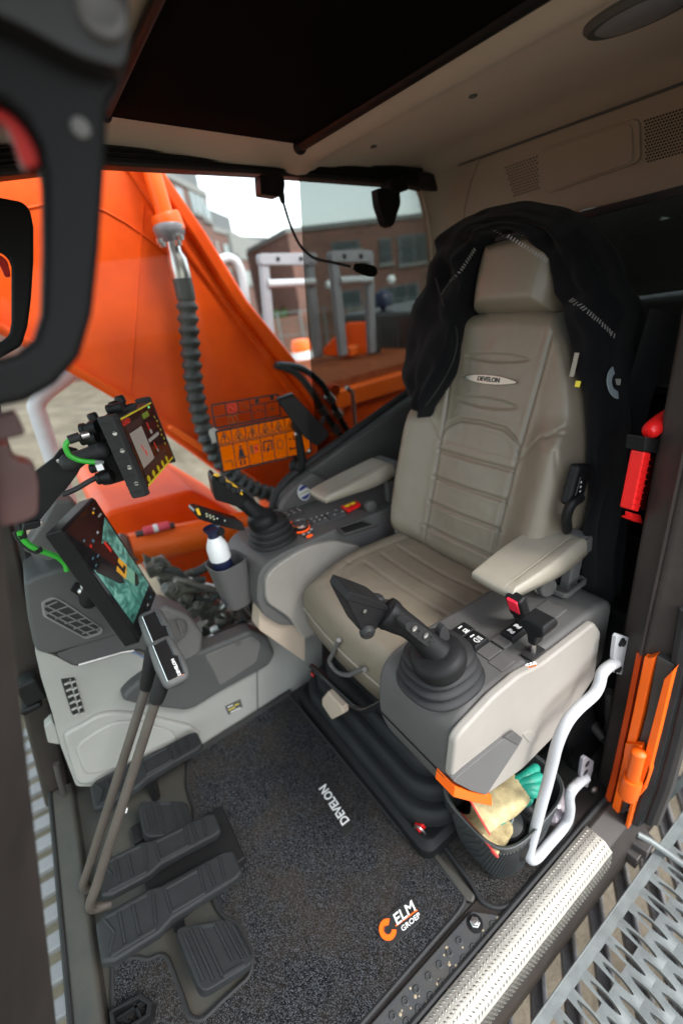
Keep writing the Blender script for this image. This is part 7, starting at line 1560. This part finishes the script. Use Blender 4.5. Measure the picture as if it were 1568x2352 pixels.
pc_ = thing('air_cleaner', 'dark blue capped air cleaner on the engine hood', 'air cleaner', at(880, 735, x=3.2))
p = at(878, 690, x=3.2); mb = MB(); mb.lathe([(0.02, -0.14), (0.025, -0.05), (0.08, -0.045), (0.085, 0.02), (0.06, 0.06), (0.02, 0.075)], p, (0, 0, 1), 18); obj('cap', mb, 'navy', pc_)
def rail(name, label, x, posts, top, lower, group='grey deck hand rails'):
    t = thing(name, label, 'hand rail', at(*posts[0][1], x=x), group)
    for a, b in posts:
        mb = MB(); mb.prism([at(*a, x=x) + V(0, d, 0) for d in (-0.032, 0.032)] + [at(*b, x=x) + V(0, d, 0) for d in (0.032, -0.032)], (0.05, 0, 0)); obj('post', mb, 'rail_grey', t, bevel=0.012)
    q = [at(*p_, x=x - 0.012) for p_ in top]; mb = MB(); mb.prism(rnd(q, 0.02, 3), (0.06, 0, 0)); tp_ = obj('top_plate', mb, 'rail_grey', t, bevel=0.004)
    n_ = len(top); c_ = sum(q, Vector()) / n_
    for f in (0.3, 0.7):
        a = q[0].lerp(q[1], f).lerp(q[3].lerp(q[2], f), 0.5); mb = MB(); mb.disc(a, (-1, 0, 0), 0.014, 0.006, 10); obj('bolt', mb, 'black_plastic', tp_)
    for a, b in lower:
        mb = MB(); mb.tube([at(*a, x=x), at(*b, x=x)], 0.026, 10); obj('mid_bar', mb, 'white_paint', t)
rail('hand_rail', 'left grey hand rail frame on the excavator deck', 3.05, (((608, 592), (626, 800)), ((712, 592), (735, 822))), ((596, 582), (728, 580), (728, 608), (598, 608)), (((615, 652), (722, 648)),))
rail('hand_rail', 'right grey hand rail frame on the excavator deck', 2.75, (((768, 582), (792, 818)), ((850, 582), (858, 812))), ((760, 576), (856, 574), (856, 602), (762, 602)), (((780, 645), (852, 642)),))
br = thing('bent_rail', 'white bent hand rail beyond the boom, left of the deck frames', 'hand rail', at(560, 690, x=3.3), 'grey deck hand rails')
mb = MB(); mb.tube(spline(ats([(505, 598), (525, 592), (545, 605), (558, 640), (566, 700), (574, 760), (582, 812)], x=3.3), 6), 0.030, 12); obj('tube', mb, 'white_paint', br)
b2_ = thing('front_rail', 'white bent hand rail standing on the sand side beside the windscreen', 'hand rail', at(165, 1180, x=2.3), 'grey deck hand rails')
mb = MB(); mb.tube(spline(ats([(200, 820), (155, 862), (100, 905), (85, 932), (92, 960), (108, 1010), (128, 1070), (160, 1160), (172, 1210)], x=2.3), 6), 0.034, 12); obj('tube', mb, 'white_paint', b2_)
# lower front of the machine: orange box, cylinder, valves
lf = thing('machine_underbody', 'orange front frame with boom cylinder and gas strut below the window', 'frame', (2.0, -0.3, 0))
mb = MB(); mb.prism(ats([(230, 1200), (250, 1175), (440, 1125), (470, 1140), (600, 1215), (560, 1300), (330, 1245), (240, 1235)], x=2.0), (0.9, 0, 0)); obj('frame_box', mb, 'orange_paint', lf, bevel=0.02)
a_, b_ = at(300, 1262, x=1.72), at(640, 1190, x=1.72)
mb = MB(); mb.tube([a_, b_], 0.062, 24); obj('cylinder', mb, 'orange_bright', lf)
mb = MB(); mb.prism(ats([(320, 1290), (620, 1210), (640, 1300), (480, 1345), (400, 1340), (340, 1320)], x=1.80), (0.1, 0, 0)); obj('lower_plate', mb, 'orange_paint', lf, bevel=0.01)
mb = MB(); mb.tube(ats([(312, 1228), (400, 1206)], x=1.70), 0.012, 10); obj('gas_strut', mb, 'dark_paint', lf)
M('strut_pink', (0.70, 0.06, 0.10), 0.4)
mb = MB(); mb.tube(ats([(330, 1220), (352, 1215)], x=1.685), 0.0155, 12); mb.tube(ats([(362, 1212), (388, 1206)], x=1.685), 0.0155, 12); obj('strut_sleeve', mb, 'strut_pink', lf)
mb = MB(); mb.tube(ats([(352, 1215), (362, 1212)], x=1.685), 0.0160, 12); obj('strut_band', mb, 'bottle_white', lf)
mb = MB(); mb.lathe([(0.06, 0), (0.065, 0.05), (0.05, 0.10)], at(300, 1255, x=1.70), (0.2, 0.9, -0.3), 18); obj('cylinder_end', mb, 'concrete', lf)
hv = thing('valve_block', 'oily grey hydraulic valves and hoses below the right window', 'valves', (1.45, -0.25, 0.0))
random.seed(21)
vsp = [((360, 1300), .05), ((385, 1325), .045), ((400, 1350), .06), ((425, 1370), .05), ((440, 1345), .04), ((455, 1385), .06), ((480, 1400), .05), ((410, 1390), .05), ((500, 1440), .05), ((470, 1440), .045), ((540, 1420), .06), ((430, 1410), .04)]
for q, s in vsp:
    p = at(*q, x=1.38 + random.uniform(0, 0.09)); mb = MB(); mb.box(p, (s, s * random.uniform(0.8, 1.6), s * random.uniform(0.6, 1.1)), Matrix.Rotation(R(random.uniform(-30, 30)), 3, 'X')); obj('valve_body', mb, 'hydraulic_grey', hv, bevel=0.006)
    mb = MB(); mb.lathe([(s * 0.26, 0), (s * 0.26, 0.03), (s * 0.18, 0.032), (s * 0.18, 0.05)], p + V(-0.02, 0, 0), (-0.7, random.uniform(-.5, .5), 0.7), 10); obj('fitting', mb, 'hydraulic_grey', hv)
mb = MB(); mb.prism(ats([(330, 1275), (360, 1290), (440, 1350), (500, 1420), (485, 1432), (420, 1372), (335, 1300)], x=1.40), (0.02, 0, 0)); obj('beam', mb, 'hydraulic_grey', hv, bevel=0.003)
mb = MB(); mb.prism(ats([(455, 1410), (510, 1388), (515, 1398), (460, 1424)], x=1.38), (0.02, 0, 0)); obj('lever_arm', mb, 'hydraulic_grey', hv, bevel=0.003)
mb = MB(); mb.lathe([(0.03, 0), (0.03, 0.02), (0.012, 0.03)], at(511, 1418, x=1.39), (-1, 0, 0.3), 20); obj('fitting', mb, 'steel', hv)
for pts in (((455, 1480), (500, 1470), (550, 1440), (585, 1380)), ((460, 1450), (520, 1450), (560, 1420), (590, 1350)), ((430, 1320), (460, 1310), (490, 1290)), ((470, 1360), (500, 1345), (520, 1380))):
    mb = MB(); mb.tube(spline(ats(pts, x=1.40), 5), 0.016, 10); obj('hose', mb, 'hose_black', hv)
for k in range(7):
    f = k / 6; q0 = (350 + 150 * f, 1285 + 130 * f); mb = MB(); mb.tube(spline(ats([q0, (q0[0] + 30, q0[1] + 5), (q0[0] + 55, q0[1] + 35 - 10 * k), (q0[0] + 95, q0[1] + 25)], x=1.37), 5), 0.009 + 0.004 * (k % 3), 10); obj('pipe', mb, ('hydraulic_grey', 'hose_black', 'steel')[k % 3], hv)
for q in ((488, 1450), (480, 1470), (495, 1462)):
    mb = MB(); mb.lathe([(0.016, 0), (0.018, 0.03)], at(*q, x=1.37), (-0.3, -0.8, 0.3), 10); obj('coupling', mb, 'steel', hv)
mb = MB(); mb.box((1.75, -0.6, -0.25), (0.8, 1.8, 0.20)); tag(obj('swing_frame', mb, 'dark_paint', bevel=0.02), 'dark swing frame under the hydraulic valves', 'frame')
mb = MB(); mb.tube(ats([(1360, 705), (1480, 690), (1620, 672)], y=-1.56), 0.014, 10); tag(obj('bright_strip', mb, 'rail_grey'), 'pale tube added outside for the bright strip in the dark rear window', 'rail')  # added tube, its pale colour stands for the bright strip in the glass
# dark engine side seen through the rear window
mb = MB(); mb.box((0.7, -2.15, 0.75), (1.9, 1.0, 1.35)); tag(obj('counterweight', mb, 'dark_paint', bevel=0.05), 'dark engine housing behind the rear window', 'engine housing')

# ================================================================ GROUND AND TOWN
GZ = -1.65
mb = MB(); N = 60; P = []
for j in range(N + 1):
    row = []
    for i in range(N + 1):
        x = -60 + 260 * (i / N) ** 1.0; y = -150 + 300 * j / N
        row.append(V(x, y, GZ))
    P.append(row)
mb.grid(P, N + 1, N + 1); g_ = struct('ground', mb, 'sand')
# sand heap in front-right of the machine
P = []
for j in range(31):
    row = []
    for i in range(31):
        x = 4 + 16 * i / 30; y = -5 + 16 * j / 30; r_ = math.hypot((x - 12) / 7.5, (y - 4.0) / 8.5)
        row.append(V(x, y, GZ + 0.02 + 1.9 * max(0, 1 - r_) ** 0.8 + 0.25 * mnoise.noise(V(x * 0.6, y * 0.6, 1)) * max(0, 1 - r_)))
    P.append(row)
mb = MB(); mb.grid(P, 31, 31); o = obj('sand_heap', mb, 'sand'); tag(o, 'broad heap of brown sand beyond the boom', 'sand heap'); o['kind'] = 'stuff'
mb = MB(); mb.box((14, -14, GZ + 0.03), (40, 14, 0.06)); struct('pavement', mb, 'concrete')
# brick buildings
def dirxy(px): d = ROT @ _ray(px, 640); return V(d.x, d.y, 0).normalized()
def zat(px, py, dist):
    d = ROT @ _ray(px, py); return CAM.z + d.z / math.hypot(d.x, d.y) * dist
def building(label, tl, tr, dist, wins, mat='brick_far', par=1.2, par_mat='roof_grey', depth=10, wmat='far_window_sky', frame='concrete'):
    "a block whose upper edge is seen from tl to tr; wins are picture boxes carried onto its wall"
    k0 = ROT @ _ray(*tl); k1 = ROT @ _ray(*tr); s0 = k0.z / math.hypot(k0.x, k0.y); s1 = k1.z / math.hypot(k1.x, k1.y); d1 = dist * s0 / s1
    a = V(k0.x, k0.y, 0).normalized() * dist; b = V(k1.x, k1.y, 0).normalized() * d1; zt = CAM.z + s0 * dist
    e = (b - a).normalized(); nrm = V(-e.y, e.x, 0); nrm = nrm if nrm.dot(-a) > 0 else -nrm
    t = thing('brick_building', label, 'building', a + V(0, 0, GZ))
    mb = MB(); mb.prism([a + V(0, 0, GZ), b + V(0, 0, GZ), b + V(0, 0, zt), a + V(0, 0, zt)], -nrm * depth); obj('wall', mb, mat, t)
    a2, b2 = a + nrm * 0.08 - e * 0.08, b + nrm * 0.08 + e * 0.08
    mb = MB(); mb.prism([a2 + V(0, 0, zt), b2 + V(0, 0, zt), b2 + V(0, 0, zt + par * 0.22), a2 + V(0, 0, zt + par * 0.22)], -nrm * depth); obj('coping', mb, 'concrete', t)
    mb = MB(); mb.prism([p_ - nrm * 0.3 for p_ in (a + V(0, 0, zt + par * 0.22), b + V(0, 0, zt + par * 0.22), b + V(0, 0, zt + par), a + V(0, 0, zt + par))], -nrm * (depth - 0.6)); obj('roof', mb, par_mat, t)
    for x0, y0, x1, y1 in wins:
        c0 = at((x0 + x1) / 2, (y0 + y1) / 2, pl=(a, nrm)); w_ = (at(x1, (y0 + y1) / 2, pl=(a, nrm)) - at(x0, (y0 + y1) / 2, pl=(a, nrm))).dot(e) / 2; h_ = (at((x0 + x1) / 2, y0, pl=(a, nrm)) - at((x0 + x1) / 2, y1, pl=(a, nrm))).z / 2
        q = [c0 + e * (w_ * u) + V(0, 0, h_ * v) for u, v in ((-1, -1), (1, -1), (1, 1), (-1, 1))]
        mb = MB(); mb.prism([p_ + nrm * 0.01 for p_ in q], nrm * 0.06); f = obj('window', mb, frame, t)
        mb = MB(); mb.prism([c0 + (p_ - c0) * 0.88 + nrm * 0.08 for p_ in q], nrm * 0.02); obj('pane', mb, wmat, f)
        if w_ > 1.2:
            for u in (-0.33, 0.33):
                mb = MB(); mb.prism([c0 + e * (w_ * u + s_) + V(0, 0, h_ * 0.88 * v) + nrm * 0.10 for s_, v in ((-0.04, -1), (0.04, -1), (0.04, 1), (-0.04, 1))], nrm * 0.03); obj('mullion', mb, frame, f)
        mb = MB(); mb.prism([q[0] - e * 0.08 + nrm * 0.01, q[1] + e * 0.08 + nrm * 0.01, q[1] + e * 0.08 - V(0, 0, 0.12) + nrm * 0.01, q[0] - e * 0.08 - V(0, 0, 0.12) + nrm * 0.01], nrm * 0.12); obj('sill', mb, 'concrete', f)
building('tall red brick block with rows of windows at the left end of the row', (300, 366), (474, 455), 26, [(403, 432, 420, 470), (438, 448, 470, 492), (462, 470, 480, 506), (408, 515, 424, 555), (440, 530, 468, 575), (470, 550, 486, 590)], par=1.6)
building('middle red brick house with grey parapet beside the tall block', (482, 529), (545, 547), 40, [(489, 552, 500, 585), (515, 562, 532, 600), (490, 610, 502, 640), (518, 618, 534, 650)], par=1.6)
building('low brick house behind the left hand rail with pale upper storey', (548, 596), (640, 606), 44, [(560, 622, 575, 655), (598, 630, 612, 660)], par=2.0, par_mat='concrete')
building('far grey roofed house closing the row', (552, 566), (622, 566), 56, [(565, 578, 580, 592)], mat='roof_grey', par=1.0)
building('long dark red brick building with flat roof across the street', (660, 535), (1250, 467), 27, [(760, 554, 826, 575), (870, 548, 898, 606), (914, 536, 1012, 603), (872, 655, 962, 700), (765, 668, 830, 710)], par=0.25, wmat='far_window_dark', frame='roof_grey')
tl = thing('wall_lamp', 'small pale wall lamp on the long brick building', 'lamp', at(898, 642, y=-16.5), 'wall lamps'); mb = MB(); mb.ball(at(898, 642, y=-16.3), 0.20); obj('globe', mb, 'bottle_white', tl)
tl = thing('wall_lamp', 'left pale wall lamp between the hand rails', 'lamp', at(756, 654, y=-14.2), 'wall lamps'); mb = MB(); mb.ball(at(756, 654, y=-14.0), 0.20); obj('globe', mb, 'bottle_white', tl)
# hedge, fence, barrel
def shrub(name, label, c, rx, ry, rz, n, seed, group):
    random.seed(seed); mb = MB()
    for k in range(n):
        t_, u_ = random.uniform(0, 2 * math.pi), random.uniform(-1, 1); r_ = random.random() ** 0.4; s_ = math.sqrt(1 - u_ * u_)
        p_ = Vector(c) + V(rx * r_ * s_ * math.cos(t_), ry * r_ * s_ * math.sin(t_), rz * r_ * u_); a = V(random.uniform(-1, 1), random.uniform(-1, 1), random.uniform(-1, 1)).normalized() * 0.16; b = a.orthogonal().normalized() * 0.10
        mb.add([p_ - a, p_ + b, p_ + a, p_ - b], [(0, 1, 2, 3)])
    t = thing(name, label, 'bush', (c[0], c[1], GZ), group); obj('crown', mb, 'leaf', t, smooth=False)
    mb = MB(); mb.tube([V(c[0], c[1], GZ), V(c[0], c[1], c[2])], 0.09, 6); obj('trunk', mb, 'dark_paint', t)
d_ = dirxy(665) * 33; shrub('bush', 'bright green bush behind the left deck rail', (d_.x, d_.y, 0.6), 1.4, 1.4, 1.3, 900, 4, 'bushes by the fence')
d_ = dirxy(640) * 30; shrub('bush', 'pale green low bush at the fence', (d_.x, d_.y, -0.6), 1.3, 1.3, 0.9, 600, 5, 'bushes by the fence')
fn = thing('site_fence', 'galvanised site fence in front of the brick buildings', 'fence', dirxy(700) * 20 + V(0, 0, GZ))
a, b = dirxy(520) * 24, dirxy(1000) * 19
for k in range(9):
    p_ = a.lerp(b, k / 8); mb = MB(); mb.tube([p_ + V(0, 0, GZ), p_ + V(0, 0, GZ + 2.0)], 0.04, 8); obj('fence_post', mb, 'galvanised', fn)
for z_ in (0.1, 1.0, 1.95):
    mb = MB(); mb.tube([a + V(0, 0, GZ + z_), b + V(0, 0, GZ + z_)], 0.025, 6); obj('fence_rail', mb, 'galvanised', fn)
M('fence_board', (0.30, 0.12, 0.07), 0.8, col2=(0.12, 0.09, 0.07), vscale=1.2)
for k in range(8):
    p0, p1 = a.lerp(b, (k + 0.04) / 8), a.lerp(b, (k + 0.96) / 8); off = (p0.normalized()) * 0.4
    mb = MB(); mb.prism([p0 + off + V(0, 0, GZ + 0.15), p1 + off + V(0, 0, GZ + 0.15), p1 + off + V(0, 0, GZ + 1.75), p0 + off + V(0, 0, GZ + 1.75)], off.normalized() * 0.05); obj('screen_panel', mb, 'fence_board', fn)
p_ = at(694, 830, z=GZ) ; p_ = dirxy(694) * 9.0 + V(0, 0, GZ)
tb = thing('traffic_barrel', 'orange site barrel with white band beside the deck', 'barrel', p_)
pb = at(694, 812, x=5.2); r_ = 0.13
mb = MB(); mb.lathe([(r_ * 0.9, -0.12), (r_, -0.10), (r_ * 0.95, 0.10), (r_ * 0.8, 0.16), (r_ * 0.3, 0.17)], pb, (0, 0, 1), 24); obj('drum', mb, 'orange_bright', tb)
mb = MB(); mb.lathe([(r_ * 1.0, -0.06), (r_ * 1.0, 0.03)], pb, (0, 0, 1), 24); obj('white_band', mb, 'bottle_white', tb)
mb = MB(); mb.lathe([(0.16, 0), (0.16, pb.z - 0.12 - GZ)], V(pb.x, pb.y, GZ), (0, 0, 1), 16); obj('stand', mb, 'concrete', tb)
tb.location = V(pb.x, pb.y, GZ)
for ch_ in tb.children: ch_.matrix_parent_inverse = Matrix.Translation(-tb.location)
